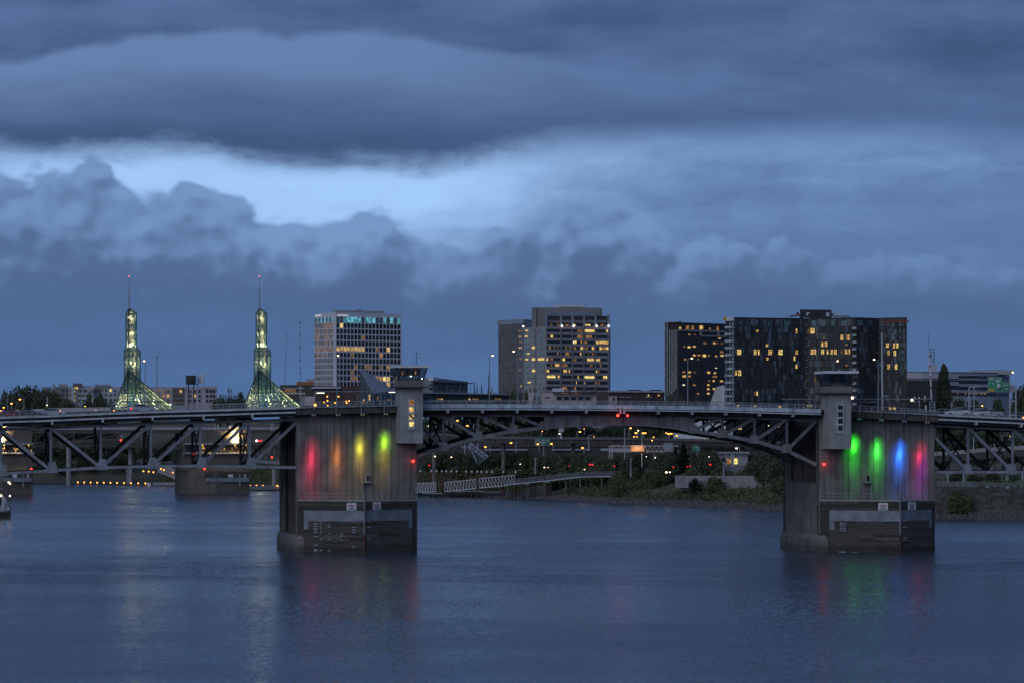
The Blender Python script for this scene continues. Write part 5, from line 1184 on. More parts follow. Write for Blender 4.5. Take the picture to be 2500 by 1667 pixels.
tree_row([(2262, 962, 1230, 40), (2345, 968, 1230, 60), (2390, 972, 1200, 60), (2432, 970, 1200, 50), (2480, 945, 1300, 36), (2500, 932, 1320, 40), (2530, 938, 1300, 44)], '{} tree on the slope counting from the poplar side', 'trees right of the poplar')
# woodland behind the freeway, seen under the arch
tree_row([(1040, 1012, 1230, 60), (1075, 1008, 1240, 64), (1110, 1012, 1230, 60), (1150, 1006, 1240, 64), (1190, 1010, 1230, 60), (1230, 1006, 1250, 66), (1272, 1008, 1230, 64), (1312, 1012, 1220, 60), (1350, 1022, 1220, 60), (1392, 1026, 1220, 64), (1434, 1028, 1230, 60), (1474, 1030, 1220, 60), (1512, 1030, 1220, 60), (1552, 1030, 1220, 60), (1590, 1032, 1220, 56), (1625, 1034, 1220, 54)],
         '{} dark tree behind the elevated freeway under the drawbridge arch', 'trees behind the elevated freeway', base=8.0)
tree_row([(100, 1085, 1440, 70), (140, 1076, 1450, 80), (190, 1072, 1440, 80), (240, 1078, 1440, 76), (280, 1068, 1450, 74), (330, 1066, 1450, 70), (360, 1074, 1440, 60), (400, 1080, 1430, 64), (440, 1092, 1420, 50), (40, 1100, 1430, 60), (220, 1110, 1420, 60), (150, 1112, 1420, 60), (300, 1106, 1420, 60)], '{} tree on the far bank seen through the truss span', 'trees on the far bank through the truss')
tree_row([(2300, 1050, 1010, 90), (2350, 1046, 1020, 90), (2400, 1050, 1010, 90), (2450, 1052, 1010, 80), (2495, 1050, 1010, 80), (2330, 1150, 860, 40), (2420, 1150, 860, 50), (2470, 1156, 850, 40), (2380, 1156, 860, 40)], '{} tree behind the ramp through the truss beside the blue-lit pier', 'trees behind the ramp')
# trees along the river bank
tree_row([(1066, 1104, 1150, 64), (1092, 1098, 1150, 60), (1124, 1100, 1140, 60), (1150, 1106, 1130, 46), (1175, 1118, 1120, 50), (1205, 1108, 1120, 56), (1236, 1100, 1110, 54), (1262, 1098, 1105, 50), (1290, 1102, 1090, 54), (1322, 1104, 1080, 56), (1352, 1104, 1070, 54), (1384, 1100, 1060, 56), (1416, 1098, 1050, 58), (1446, 1102, 1040, 50), (1470, 1112, 1030, 64), (1505, 1102, 1030, 54), (1532, 1112, 1020, 40), (1556, 1098, 1010, 52),
          (1612, 1104, 990, 58), (1640, 1106, 985, 50), (1668, 1084, 985, 64, 'cone', 2), (1650, 1092, 990, 40, 'cone', 2), (1702, 1104, 975, 50), (1734, 1096, 970, 56), (1840, 1106, 940, 44), (1866, 1102, 930, 50), (1890, 1106, 925, 44)], '{} tree along the river bank, counting from the red-lit pier', 'trees along the river bank')
# bushes
bush = [(1508, 1142, 985, 44), (1698, 1166, 946, 40, 0, 2), (1742, 1158, 938, 50), (1900, 1160, 902, 40), (1470, 1128, 1025, 70), (1230, 1140, 1085, 90), (1130, 1135, 1110, 80), (1420, 1138, 1035, 80), (1290, 1140, 1070, 90), (1360, 1142, 1050, 90), (1600, 1140, 985, 60), (1690, 1138, 955, 70), (1770, 1138, 950, 80), (1840, 1134, 940, 80), (1890, 1136, 930, 60), (2343, 1192, 788, 60)]
for i, b in enumerate(sorted(bush)):
    lab = 'round green bush against the stone river wall' if b[0] == 2343 else f'{ORD[i]} low bush on the river bank, counting from the red-lit pier'
    tree(b[0], b[1], b[2], b[3], lab, 'round', 1 if b[0] != 1698 else 2, 'bushes on the river bank', 'bush', lowf=.02, cat='bush')
# undergrowth on the slope (nobody could count it)
r = np.random.RandomState(5); V_, n_ = [], 0
seg = [(a, b) for a, b in zip(SHORE, SHORE[1:]) if -200 < a[0] < 100]
for (ax, ay), (bx, by) in seg:
    L = math.hypot(bx - ax, by - ay); k = int(L * 60); tt = r.rand(k); d = r.uniform(6, 34, k) if ax > -40 else r.uniform(2, 30, k); nx, ny = -(by - ay) / L, (bx - ax) / L
    X, Y = ax + (bx - ax) * tt + nx * d, ay + (by - ay) * tt + ny * d
    keep = np.sin(X * .19 + 2) + np.cos(Y * .11 + X * .05) + r.normal(0, .5, k) > -.55
    X, Y = X[keep], Y[keep]; Z = ground_z(X, Y); mound = 1.3 + .9 * np.sin(X * .33) * np.cos(Y * .27 + 1)
    for x_, y_, z_, m_ in zip(X, Y, Z, mound):
        for _ in range(7):
            c = np.array([x_ + r.normal(0, .7), y_ + r.normal(0, .7), z_ + abs(r.normal(0, .5)) * m_]); a = r.normal(0, 1, 3); b = r.normal(0, 1, 3); a *= .34 / np.linalg.norm(a); b *= .22 / np.linalg.norm(b)
            V_ += [c - a, c - b, c + a, c + b]
me = bpy.data.meshes.new('undergrowth'); me.from_pydata([tuple(v) for v in V_], [], [(i, i + 1, i + 2, i + 3) for i in range(0, len(V_), 4)]); me.materials.append(LEAF[1])
tag(put(bpy.data.objects.new('undergrowth', me), None, Matrix()), 'tangled green undergrowth covering the river bank slope', kind='stuff')
# riprap
mb = MB(); r2 = random.Random(3)
for (ax, ay), (bx, by) in [(a, b) for a, b in zip(SHORE, SHORE[1:]) if -60 < a[0] < 140]:
    L = math.hypot(bx - ax, by - ay); nx, ny = -(by - ay) / L, (bx - ax) / L
    for _ in range(int(L * 7)):
        t_, d = r2.random(), r2.uniform(-1.5, 7.5); x_, y_ = ax + (bx - ax) * t_ + nx * d, ay + (by - ay) * t_ + ny * d; s = r2.uniform(.25, .75)
        z_ = max(-.2, .22 * d); a = r2.random() * 3
        pts = [Vector((math.cos(a + i * 1.57) * s * r2.uniform(.7, 1.2), math.sin(a + i * 1.57) * s * r2.uniform(.7, 1.2), 0)) for i in range(4)]
        mb.prism([Vector((x_, y_, z_ - .2)) + p for p in pts], [Vector((x_, y_, z_ + s * r2.uniform(.4, .9))) + p * r2.uniform(.4, .8) for p in pts])
tag(mb.build('riprap', mat('riprap_stone', (.115, .105, .098), .95, 0, .45, 1.5)), 'loose grey stones lining the waterline of the bank', kind='stuff')

# ------------------------------------------------------------------ freeway viaducts, ramps and walls behind the bridge
VIA = mat('viaduct_concrete', (.13, .125, .125), .9, 0, .15, .2, stain=.3)
def viaduct(name, label, path, th, bar_h, m, colw=1.4, cols=True, ncol=None, wd=11.0):
    """path: list of (u, v of barrier top, D)"""
    p0 = W(*path[0]); root = thing(name, (p0.x, p0.y, 0), label, 'viaduct')
    for (a, b) in zip(path, path[1:]):
        A, B = W(*a), W(*b); back = Vector((0, wd, 0))
        MB().prism([A + Vector((0, 0, -bar_h)), B + Vector((0, 0, -bar_h)), B + Vector((0, .3, -bar_h)), A + Vector((0, .3, -bar_h))], [A, B, B + Vector((0, .3, 0)), A + Vector((0, .3, 0))]).build('barrier', m, root)
        lo = [A + Vector((0, .4, -bar_h - th)), B + Vector((0, .4, -bar_h - th)), B + back + Vector((0, 0, -bar_h - th)), A + back + Vector((0, 0, -bar_h - th))]
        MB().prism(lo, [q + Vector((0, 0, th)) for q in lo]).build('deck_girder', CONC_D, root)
        if cols:
            k = ncol or max(1, int((B - A).length / 22))
            for i in range(k):
                q = A.lerp(B, (i + .5) / k) + Vector((0, wd * .45, 0)); g = gz(q.x, q.y) - 1
                MB().tube((q.x, q.y, min(g, 1)), (q.x, q.y, q.z - bar_h - th), colw / 2, None, 10).build('column', CONC, root)
    return root
viaduct('elevated_freeway', 'elevated freeway with dark girders crossing beneath the drawbridge arch', [(960, 1046, 1120), (1160, 1064, 1095), (1300, 1065, 1080), (1500, 1066, 1075), (1700, 1070, 1075), (1930, 1077, 1080)], 1.4, .9, VIA)
viaduct('elevated_freeway', 'lower dark freeway deck under the elevated freeway', [(1150, 1084, 1150), (1500, 1084, 1140), (1900, 1090, 1130)], 2.2, .9, CONC_D)
rf = mat('pale_blue_roof', (.40, .45, .55), .5)
root, f = simple('warehouse', 'long low warehouse with a pale metal roof edge beyond the bank trees', 'building', 1125, 1190, 1470, 1125, 1097, 1125, DARK, dep=12, roof=None)
f.rect('roof_edge', rf, root, 1182, 1288, 1095.5, 1098.5, 1, .4); f.rect('roof_edge', rf, root, 1347, 1440, 1095.5, 1098, 1, .4); f.rect('roof_edge', rf, root, 1467, 1540, 1094, 1099, 1, .4)
viaduct('freeway_ramp', 'curved concrete freeway ramp with pale barrier behind the truss beside the blue-lit pier', [(2200, 1105, 1000), (2290, 1102, 985), (2345, 1098, 975), (2400, 1093, 965), (2460, 1089, 955), (2560, 1084, 945)], 2.0, 1.2, CONC_L, 1.6)
viaduct('freeway_ramp', 'freeway ramp with pale barrier passing behind the wooded rise', [(-60, 1002, 1500), (60, 999, 1490), (140, 996, 1480), (270, 993, 1470)], 2.0, 1.6, mat('pale_barrier', (.50, .44, .46), .85, 0, .1, .2), cols=False)
# under-bridge dark abutment wall that closes the view beneath the freeway
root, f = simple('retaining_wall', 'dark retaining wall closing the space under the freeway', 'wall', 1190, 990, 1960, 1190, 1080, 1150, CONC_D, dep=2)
PALEW = mat('pale_wall_concrete', (.27, .27, .275), .85, 0, .15, .3, stain=.25)
root, f = simple('esplanade_wall', 'low white concrete wall along the riverside path', 'wall', 955, 1648, 1910, 925, 1160.5, 1173, PALEW, dep=.6, vt1=1160.5)
for k in range(1, 9): u = 1648 + k * 29; f.rect('wall_joint', GREY, root, u - .3, u + .3, 1160.8, 1172, .05, .01)
# stone river wall
D = 792.0
root = thing('river_wall', W(2400, 1255, D), 'tall dark stone river wall beyond the magenta-lit pier', 'wall')
st = [mat('river_stone', (.075, .07, .066), .95, 0, .3, .6), mat('river_stone_pale', (.11, .104, .098), .95, 0, .3, .6)]
wv = MB().prism([W(2230, 1260, D), W(2560, 1262, D - 6), W(2560, 1262, D - 2), W(2230, 1260, D + 4)], [W(2230, 1184, D), W(2560, 1194, D - 6), W(2560, 1194, D - 2), W(2230, 1184, D + 4)]).build('backing', st[0], root)
fw = Face(Vector(pt(2230, D)), Vector(pt(2560, D - 6)))
for rI in range(9):
    u = 2270 + R.uniform(0, 8)
    while u < 2505:
        w = R.uniform(10, 19); v0 = 1192 + rI * 7.2
        if u < 2504: fw.rect('stone_block', R.choice(st), root, u, u + w - .5, v0 + (u - 2290) * .02, v0 + 6.8 + (u - 2290) * .02, .5, .1 + R.uniform(0, .12))
        u += w
# walkway above the wall
def walkway(label, pts, D_, hgt, m, step=6.0, name='boardwalk', mesh_rows=(1, .66, .33), thick=.35, wd=3.0):
    A = [W(u, v, d) for u, v, d in pts]; root = thing(name, A[0], label, 'walkway')
    for a, b in zip(A, A[1:]):
        MB().prism([a + Vector((0, 0, -thick)), b + Vector((0, 0, -thick)), b + Vector((0, wd, -thick)), a + Vector((0, wd, -thick))], [a, b, b + Vector((0, wd, 0)), a + Vector((0, wd, 0))]).build('deck', m, root)
        mb = MB(); n = max(1, int((b - a).length / step * 2))
        for yy in (0, wd):
            o_ = Vector((0, yy, 0))
            for r_ in mesh_rows: mb.bar(a + o_ + Vector((0, 0, hgt * r_)), b + o_ + Vector((0, 0, hgt * r_)), .09)
            for i in range(n + 1): q = a.lerp(b, i / n) + o_; mb.bar(q, q + Vector((0, 0, hgt)), .08)
        mb.build('railing', STEEL, root, kind='stuff')
    return root
root = walkway('grey steel walkway with railing above the stone river wall', [(2230, 1187, 800), (2400, 1190, 797), (2560, 1193, 794)], 0, 1.25, STEEL, 3, 'river_walkway')
for u in (2314, 2362, 2410, 2460): box('lamp_bracket', WHITE, root, W(u, 1189.5, 796), (.7, .5, .3))
for u, v0, v1 in ((2314, 1150, 1178), (2353, 1155, 1175), (2459, 1160, 1180), (2497, 1150, 1180)): MB().tube(W(u, v1, 830), W(u, v0, 830), .28 if u != 2459 else .4).build('light_column', CONC_L if u in (2314, 2459) else RAIL, root)
# boardwalk ramp with piles
root = walkway('grey ramp boardwalk on dark piles rising along the bank', [(1236, 1181, 1050), (1330, 1172, 1035), (1417, 1162, 1020), (1510, 1160, 1005)], 0, 1.3, STEEL_L, 2.2)
for k, u in enumerate((1240, 1250, 1276, 1290, 1297, 1306, 1330, 1337, 1345, 1382, 1394, 1404, 1417, 1431, 1444, 1470)):
    d = lerp(u, [(1236, 1050), (1330, 1035), (1417, 1020), (1510, 1005)]); vt_ = lerp(u, [(1236, 1182), (1330, 1174), (1417, 1165), (1510, 1163)])
    p = W(u, vt_, d) + Vector((0, 1 + (k % 2) * 1.4, 0)); MB().tube((p.x, p.y, -2), p, .3, None, 8).build('pile', TIMBER_D if k % 3 else TIMBER_P, root)
for u in (1286, 1335, 1384): box('cap_beam', CONC_L, root, W(u, lerp(u, [(1236, 1184), (1330, 1176), (1417, 1167), (1510, 1164)]), 1030), (1.6, 2.5, .4))
# gangways
def gangway(label, a, b, hgt, n, m=WHITE, ww=1.8):
    A, B = W(*a), W(*b); root = thing('gangway', A, label, 'gangway', 'white lattice gangways'); up = Vector((0, 0, hgt))
    for yy, mm in ((0, m), (ww, m)):
        o_ = Vector((0, yy, 0)); bar('bottom_chord', mm, root, A + o_, B + o_, .16, .18); bar('top_chord', mm, root, A + o_ + up, B + o_ + up, .14, .16)
        for i in range(n):
            p, q = A.lerp(B, i / n) + o_, A.lerp(B, (i + 1) / n) + o_; bar('lattice_post', mm, root, p, p + up, .11, .11); bar('lattice_diagonal', mm, root, p + up, q, .1, .1)
        bar('lattice_post', mm, root, B + o_, B + o_ + up, .11, .11)
    MB().prism([A + Vector((0, .1, .05)), B + Vector((0, .1, .05)), B + Vector((0, ww - .1, .05)), A + Vector((0, ww - .1, .05))], [A + Vector((0, .1, .16)), B + Vector((0, .1, .16)), B + Vector((0, ww - .1, .16)), A + Vector((0, ww - .1, .16))]).build('walking_deck', STEEL, root)
gangway('white lattice gangway lowest and nearest to the red-lit pier', (1008, 1201, 1075), (1064, 1199, 1068), 2.9, 9)
gangway('white lattice gangway in the middle of the three', (1086, 1199, 1068), (1162, 1191.5, 1062), 3.0, 10)
gangway('white lattice gangway highest, meeting the boardwalk ramp', (1170, 1190.5, 1060), (1256, 1182.5, 1052), 3.1, 11)
root = thing('floating_dock', W(1100, 1206, 1072), 'low dark floating dock under the white gangways', 'dock')
MB().prism([W(1010, 1209, 1078), W(1222, 1212, 1060), W(1222, 1206, 1066), W(1010, 1204, 1084)], [q + Vector((0, 0, .9)) for q in (W(1010, 1209, 1078), W(1222, 1212, 1060), W(1222, 1206, 1066), W(1010, 1204, 1084))]).build('deck', TIMBER_D, root)
for u0, u1, v in ((1032, 1080, 1203), (1110, 1180, 1197.5), (1150, 1225, 1199.5)): bar('fender_rail', GREY, root, W(u0, v, 1066), W(u1, v + .6, 1062), .3, .3)
PL = [1026, 1053, 1066, 1079, 1089.5, 1102, 1115, 1138, 1152, 1165.5, 1175, 1188.5, 1202, 1228.6, 1259]
for i, u in enumerate(PL):
    d = 1082 - (u - 1026) * .11 + (4 if i in (4, 5, 6, 10, 11, 12) else -3); vt_ = 1150.3 + (u - 1026) * .012; p = W(u, vt_, d)
    root = thing('mooring_pile', (p.x, p.y, 0), f'{ORD[i]} dark mooring pile with white cone cap, counting from the red-lit pier', 'pile', 'mooring piles with white caps')
    MB().tube((p.x, p.y, -3), (p.x, p.y, p.z), .3, None, 10).build('shaft', RUST, root); MB().tube((p.x, p.y, p.z), (p.x, p.y, p.z + .75), .38, .03, 10).build('cap', WHITE, root)
# white lattice crane-like footbridge above the bank trees
root = thing('lattice_footbridge', W(1160, 1130, 1125), 'white lattice footbridge sloping down behind the bank trees', 'footbridge')
WL = mat('bluish_white_steel', (.50, .55, .66), .5)
for a0, a1, b0, b1 in (((1150, 1081), (1192, 1114), (1149, 1092), (1184, 1119)), ((1151, 1100), (1167, 1134), (1149, 1092), (1184, 1119))):
    A0, A1, B0, B1 = W(*a0, 1126), W(*a1, 1118), W(*b0, 1123), W(*b1, 1115)
    bar('chord', WL, root, A0, A1, .22, .22); bar('chord', WL, root, B0, B1, .22, .22)
    for i in range(5): 
        p, q = A0.lerp(A1, i / 5), B0.lerp(B1, (i + 1) / 5); bar('lattice', WL, root, p, q, .13, .13); bar('lattice', WL, root, B0.lerp(B1, i / 5), A0.lerp(A1, i / 5), .13, .13); bar('lattice', WL, root, q, A0.lerp(A1, (i + 1) / 5), .13, .13)
for u, v0, v1 in ((1134.5, 1019, 1106), (1146.5, 1022, 1100), (1166.5, 1077, 1095), (1156, 1022, 1060)): bar('mast', WL, root, W(u, v1, 1128), W(u, v0, 1128), .25, .25)
for k in range(9): bar('lattice', WL, root, W(1090 + k * 2.2, 1068 + (k % 2) * 8, 1130), W(1094 + k * 2.2, 1062 + (k % 3) * 7, 1130), .16, .16)
for k in range(6): bar('lattice', WL, root, W(1126 + k * 4, 1086 + (k % 2) * 8, 1130), W(1130 + k * 4, 1094 - (k % 2) * 8, 1130), .16, .16)

# signs, gantries, mast, small house
def greensign(label, u0, u1, v0, v1, D_, lines, tab=None, vpost=None, shield=None, bottom=None, m=SIGN_G, posts=True):
    c = W((u0 + u1) / 2, (v0 + v1) / 2, D_); s = D_ / F; w, h = (u1 - u0) * s, (v1 - v0) * s; root = thing('road_sign', c, label, 'road sign', 'green road signs')
    box('border', WHITE, root, c + Vector((0, .05, 0)), (w, .08, h)); pn = box('panel', m, root, c, (w * .96, .08, h * .94))
    for (x0, x1, y) in lines: box('lettering', WHITE, pn, c + Vector(((x0 + x1) / 2 * w, -.055, y * h)), ((x1 - x0) * w, .02, h * .09))
    if tab: box('exit_tab', m, root, c + Vector((0, 0, h / 2 + .35)), (w * .5, .08, .6))
    if shield: MB().ball(c + Vector((shield[0] * w, -.05, shield[1] * h)), h * .16, 8, 5, 1.2).build('route_shield', WHITE, pn)
    if bottom: box('yellow_panel', SIGN_Y, root, c + Vector((0, -.06, -h * .39)), (w * .96, .06, h * .2))
    if vpost: MB().tube(W((u0 + u1) / 2 + 3, vpost, D_ + .4), W((u0 + u1) / 2 + 3, v1, D_ + .4), .16).build('post', RAIL, root)
    return root
greensign('green exit sign standing by the freeway under the arch', 1307, 1342, 1071, 1087, 1030, [(-.42, -.2, .25), (-.08, .2, .25), (.3, .42, .25), (-.25, .28, 0), (-.1, .12, -.28)], True, 1112)
greensign('green sign half hidden by the tall conifer', 1690, 1709, 1087, 1101, 1000, [(-.2, .3, .2), (-.1, .4, -.15)], None, 1115)
root = thing('sign_gantry', W(1490, 1105, 1000), 'warm-lit lattice sign gantry spanning behind the bank trees', 'sign gantry')
for v in (1087.5, 1101.3): bar('chord', PINK, root, W(1488, v, 1000), W(1656, v + .2, 1000), .25, .3); bar('chord', PINK, root, W(1488, v, 1001.5), W(1656, v + .2, 1001.5), .25, .3)
for k in range(14): u = 1493 + k * 11; bar('lattice', PINK, root, W(u, 1101, 1000), W(u + 5.5, 1088, 1000), .14, .16); bar('lattice', PINK, root, W(u + 5.5, 1088, 1000), W(u + 11, 1101, 1000), .14, .16)
for u in (1488, 1494): bar('post', PINK, root, W(u, 1118, 1000), W(u, 1087, 1000), .3, .3)
box('sign_back', mat('lamplight_tone_back', (.45, .30, .18), .8), root, W(1556, 1095.5, 999.2), (4.4, .1, 1.4)); box('sign_back', GREY, root, W(1631.5, 1091, 999.2), (2.9, .1, 2.6))  # warm lamplight is put into the colour of the first sign back
spot(root, W(1556, 1084, 996), W(1556, 1096, 999.2), 900, (1, .6, .25), 80)
root = thing('cell_mast', W(1370, 1066, 1070), 'white mobile phone mast with panel antennas beside the freeway', 'mast')
MB().tube(W(1370, 1070, 1070), W(1370, 1043, 1070), .28, .2).build('pole', WHITE, root)
for du in (-4.5, 0, 4.5): box('panel_antenna', WHITE, root, W(1370 + du, 1049.5, 1069.5), (.4, .3, 1.1))
root, f = simple('small_house', 'small pale house with an orange and a yellow lit window on the bank', 'house', 978, 1751, 1826, 978, 1106, 1140, mat('pale_render', (.22, .22, .235), .8), dep=9, roof=GREY)
f.rect('window', GLASS_D, root, 1763, 1771.5, 1117, 1131, .3, .02); f.rect('lit_window', LIT_O, root, 1775, 1784, 1118, 1132, .3, .02); f.rect('lit_window', LIT_Y, root, 1792, 1800.5, 1118, 1132, .3, .02); f.rect('dark_door', GREY, root, 1803, 1825, 1115, 1136, .3, .02)
for u in (1773, 1786, 1790): f.rect('pilaster', WHITE_F, root, u - 1, u + 1, 1107, 1139, .3, .1)
root = thing('white_building', W(1710, 1080, 1120), 'white building with rounded dark windows seen through the leaf truss', 'building')
wb = W(1712, 1052, 1120); box('wall', WHITE, root, wb, (16.5, 6, 7.2))
for u, v, w, h in ((1705, 1045, 9, 9), (1740, 1047, 12, 10), (1762, 1046, 8, 9), (1735, 1071, 7, 5)): 
    c = W(u, v, 1116.9); pts = [(math.cos(a) * abs(math.cos(a)) ** -.4 if abs(math.cos(a)) > .05 else 0, math.sin(a) * abs(math.sin(a)) ** -.4 if abs(math.sin(a)) > .05 else 0) for a in [i * math.pi / 8 for i in range(16)]]
    MB().prism([c + Vector((a * w * .071, 0, b * h * .071)) for a, b in pts], [c + Vector((a * w * .071, .12, b * h * .071)) for a, b in pts]).build('rounded_window', GLASS_D, root)
box('wall', WHITE, root, W(1680, 1064, 1118), (10, 4, 3.8)); box('lit_window', LIT, root, W(1718, 1071, 1116.8), (1, .1, .5)); box('lit_window', LIT_O, root, W(1768, 1046, 1116.7), (.6, .1, .8)); box('wall', rf, root, W(1780, 1060, 1110), (2.4, 2, 2.6))
for u, v0, v1, lab in ((1307, 1119, 1153, 'grey esplanade light column nearest the boardwalk ramp'), (1540, 1121, 1161, 'grey hooked esplanade light column in the middle of the bank'), (1767, 1130, 1173, 'grey esplanade light column in front of the white wall')):
    d = {1307: 1045, 1540: 975, 1767: 915}[u]; root = thing('light_column', W(u, v1, d), lab, 'light column', 'esplanade light columns'); MB().tube(W(u, v1 + 3, d), W(u, v0, d), .3, .24).build('shaft', CONC_L, root)
    MB().ball(W(u + 1, v0, d), .42, 8, 5).build('head', CONC_L, root)

# ------------------------------------------------------------------ the older bridge beyond, seen through the truss span
BEIGE = mat('old_concrete', (.13, .115, .10), .9, 0, .18, .3, stain=.35); BEIGE_L = mat('balustrade_concrete', (.36, .36, .38), .85, 0, .12, .3)
def far_pier(label, u0, u1, Dp, lit):
    s = Dp / F; A, B = Vector(pt(u0, Dp)), Vector(pt(u1, Dp + 2)); g = Vector((-.2, .97)) * 26; f = Face(A, B); z = lambda v: WZ(v, Dp)
    root = thing('old_bridge_pier', (A.x, A.y, 0), label, 'bridge pier', 'piers of the old bridge')
    ex = f.h
    MB().plan([A + ex * 2, A.lerp(B, .5) + f.n * 2.2, B, B + g, A + g], -4, z(1148)).build('pier_base', BEIGE, root)
    MB().plan([A + f.n * .6, B + f.n * .6, B + g, A + g], -4, z(1196)).build('plinth', BEIGE, root)
    uw = u1 - u0
    f.rect('fender_sheet', GALV, root, u0 + uw * .35, u0 + uw * .99, 1165, 1175, .3, 2.0); f.rect('timber_band', TIMBER_D, root, u0 + uw * .33, u1, 1151, 1164, .3, 1.9)
    f.rect('ladder', GALV, root, u0 + uw * .84, u0 + uw * .86, 1156, 1188, .2, 2.3); f.rect('warning_notice', WHITE, root, u0 + uw * .68, u0 + uw * .75, 1157, 1164, .1, 2.3); f.rect('warning_notice', WHITE, root, u0 + uw * .915, u0 + uw * .94, 1157, 1164, .1, 2.3)
    MB().plan([A + ex * uw * .04 * s, B - ex * .3, B - ex * .3 + g, A + g], z(1148), z(1050)).build('pier_shaft', BEIGE, root)
    f.rect('string_course', BEIGE_L, root, u0 + 2, u1 + 4, 1103, 1107, 1.5, .6)
    for k in range(8):                                 # corbels under the balcony
        u = u0 + uw * (.08 + k * .118); p = f.P(u, 1098, 1.1); MB().prism([p + Vector((-.35, 1.2, -1.6)), p + Vector((.35, 1.2, -1.6)), p + Vector((.35, 1.4, 0)), p + Vector((-.35, 1.4, 0))], [p + Vector((-.5, -.3, .6)), p + Vector((.5, -.3, .6)), p + Vector((.5, 1.4, 1.4)), p + Vector((-.5, 1.4, 1.4))]).build('corbel', BEIGE, root)
    f.rect('balcony_slab', BEIGE_L, root, u0 + 2, u1 + 2, 1081, 1084.5, 3.2, 1.2)
    # operator house: waisted octagonal tower with a tiled roof
    cu = u0 + uw * .78 if lit == 2 else u0 + uw * .47; c = f.P(cu, 1080, -1.0); oct_ = lambda r, z_: [Vector((c.x + math.cos(i * math.pi / 4 + .39) * r, c.y + math.sin(i * math.pi / 4 + .39) * r, z_)) for i in range(8)]
    prof = [(1.9, 1081), (1.9, 1077), (1.45, 1071), (1.35, 1066), (1.55, 1060), (2.0, 1054), (2.2, 1050), (2.2, 1042), (2.6, 1040), (2.4, 1037)]
    for (ra, va), (rb, vb) in zip(prof, prof[1:]): MB().prism(oct_(ra, z(va)), oct_(rb, z(vb))).build('tower_stage', BEIGE_L, root)
    MB().prism(oct_(2.3, z(1037)), oct_(.15, z(1026))).build('tower_roof', RUST, root)
    for du in (-3, 3): box('tower_window', BLACK, root, f.P(cu + du, 1064, 1.1), (.35, .3, 1.0))
    yc = (1.0, .66, .25)
    for du, e in ((-7, 2600), (7, 2600)): spot(root, f.P(cu + du, 1081, 2.6), c + Vector((0, -1, 2.0)), e * 7, yc, 90, .3)
    for k in range(5):
        u = u0 + uw * (.14 + k * .2) if lit == 1 else u0 + uw * (.3 + k * .16); p = f.P(u, 1086, 2.2); spot(root, p, f.P(u - 2, 1104, .2), 5200, yc, 85, .2); MB().ball(p, .2, 6, 4).build('flood_lamp', YELLOW, root)
    return root
far_pier('floodlit old bridge pier nearest the picture edge behind the truss', -70, 80, 1112, 1)
far_pier('floodlit old bridge pier in the middle of the truss span view', 445, 610, 1137, 2)
root = thing('old_bridge_span', W(250, 1060, 1130), 'old bridge roadway with pale balustrade and brown arched girders', 'bridge span')
for (ua, ub, Da, Db) in ((-80, 445, 1125, 1142), (445, 760, 1142, 1150)):
    k = int((ub - ua) / 33)
    for i in range(k):
        a, b = ua + (ub - ua) * i / k, ua + (ub - ua) * (i + 1) / k; da, db = Da + (Db - Da) * i / k, Da + (Db - Da) * (i + 1) / k
        MB().prism([W(a + .6, 1048.5, da), W(b, 1048.5, db), W(b, 1048.5, db + .4), W(a + .6, 1048.5, da + .4)], [W(a + .6, 1041.5, da), W(b, 1041.5, db), W(b, 1041.5, db + .4), W(a + .6, 1041.5, da + .4)]).build('balustrade_panel', BEIGE_L, root)
    MB().prism([W(ua, 1057, Da + .3), W(ub, 1057, Db + .3), W(ub, 1057, Db + 22), W(ua, 1057, Da + 22)], [W(ua, 1048.6, Da + .3), W(ub, 1048.6, Db + .3), W(ub, 1048.6, Db + 22), W(ua, 1048.6, Da + 22)]).build('deck', mat('brown_girder', (.11, .09, .08), .85) if ua < 0 else MAT['brown_girder'], root)
arc_ = [(88, 1095), (130, 1086), (180, 1077), (240, 1072), (290, 1073), (340, 1077), (390, 1084), (440, 1094)]
for (a, va), (b, vb) in zip(arc_, arc_[1:]):
    for dd in (0, 14): bar('arch_rib', MAT['brown_girder'], root, W(a, va, 1132 + dd), W(b, vb, 1133 + dd), .6, .8)
    bar('spandrel_post', MAT['brown_girder'], root, W(b, vb, 1133), W(b, 1057, 1133), .4, .4); bar('web_brace', MAT['brown_girder'], root, W(a, va, 1133), W(b, 1058, 1133), .3, .3)
for k in range(6):                                       # lifting-span lattice next to the pier
    a = 614 + k * 14; bar('lattice', STEEL_D, root, W(a, 1078 + k * 1.5, 1140), W(a + 14, 1122, 1140), .35, .45); bar('lattice', STEEL_D, root, W(a, 1122, 1140), W(a + 14, 1078 + k * 1.5, 1140), .35, .45)
bar('lower_chord', STEEL, root, W(612, 1124, 1140), W(700, 1131, 1140), .6, .9)
for u, v0, v1 in ((525, 1035, 1050), (533, 1035, 1050), (662, 1032, 1052), (667, 1032, 1052), (298, 1056, 1072)): bar('lamp_post', WHITE, root, W(u, v1, 1138), W(u, v0, 1138), .16, .16)
box('red_neon', REDS, root, W(634.5, 1074.7, 1139), (1.5, .2, .35))
MB().ball(W(626.5, 1075, 1139), .35, 8, 5).build('lamp', WLED, root)
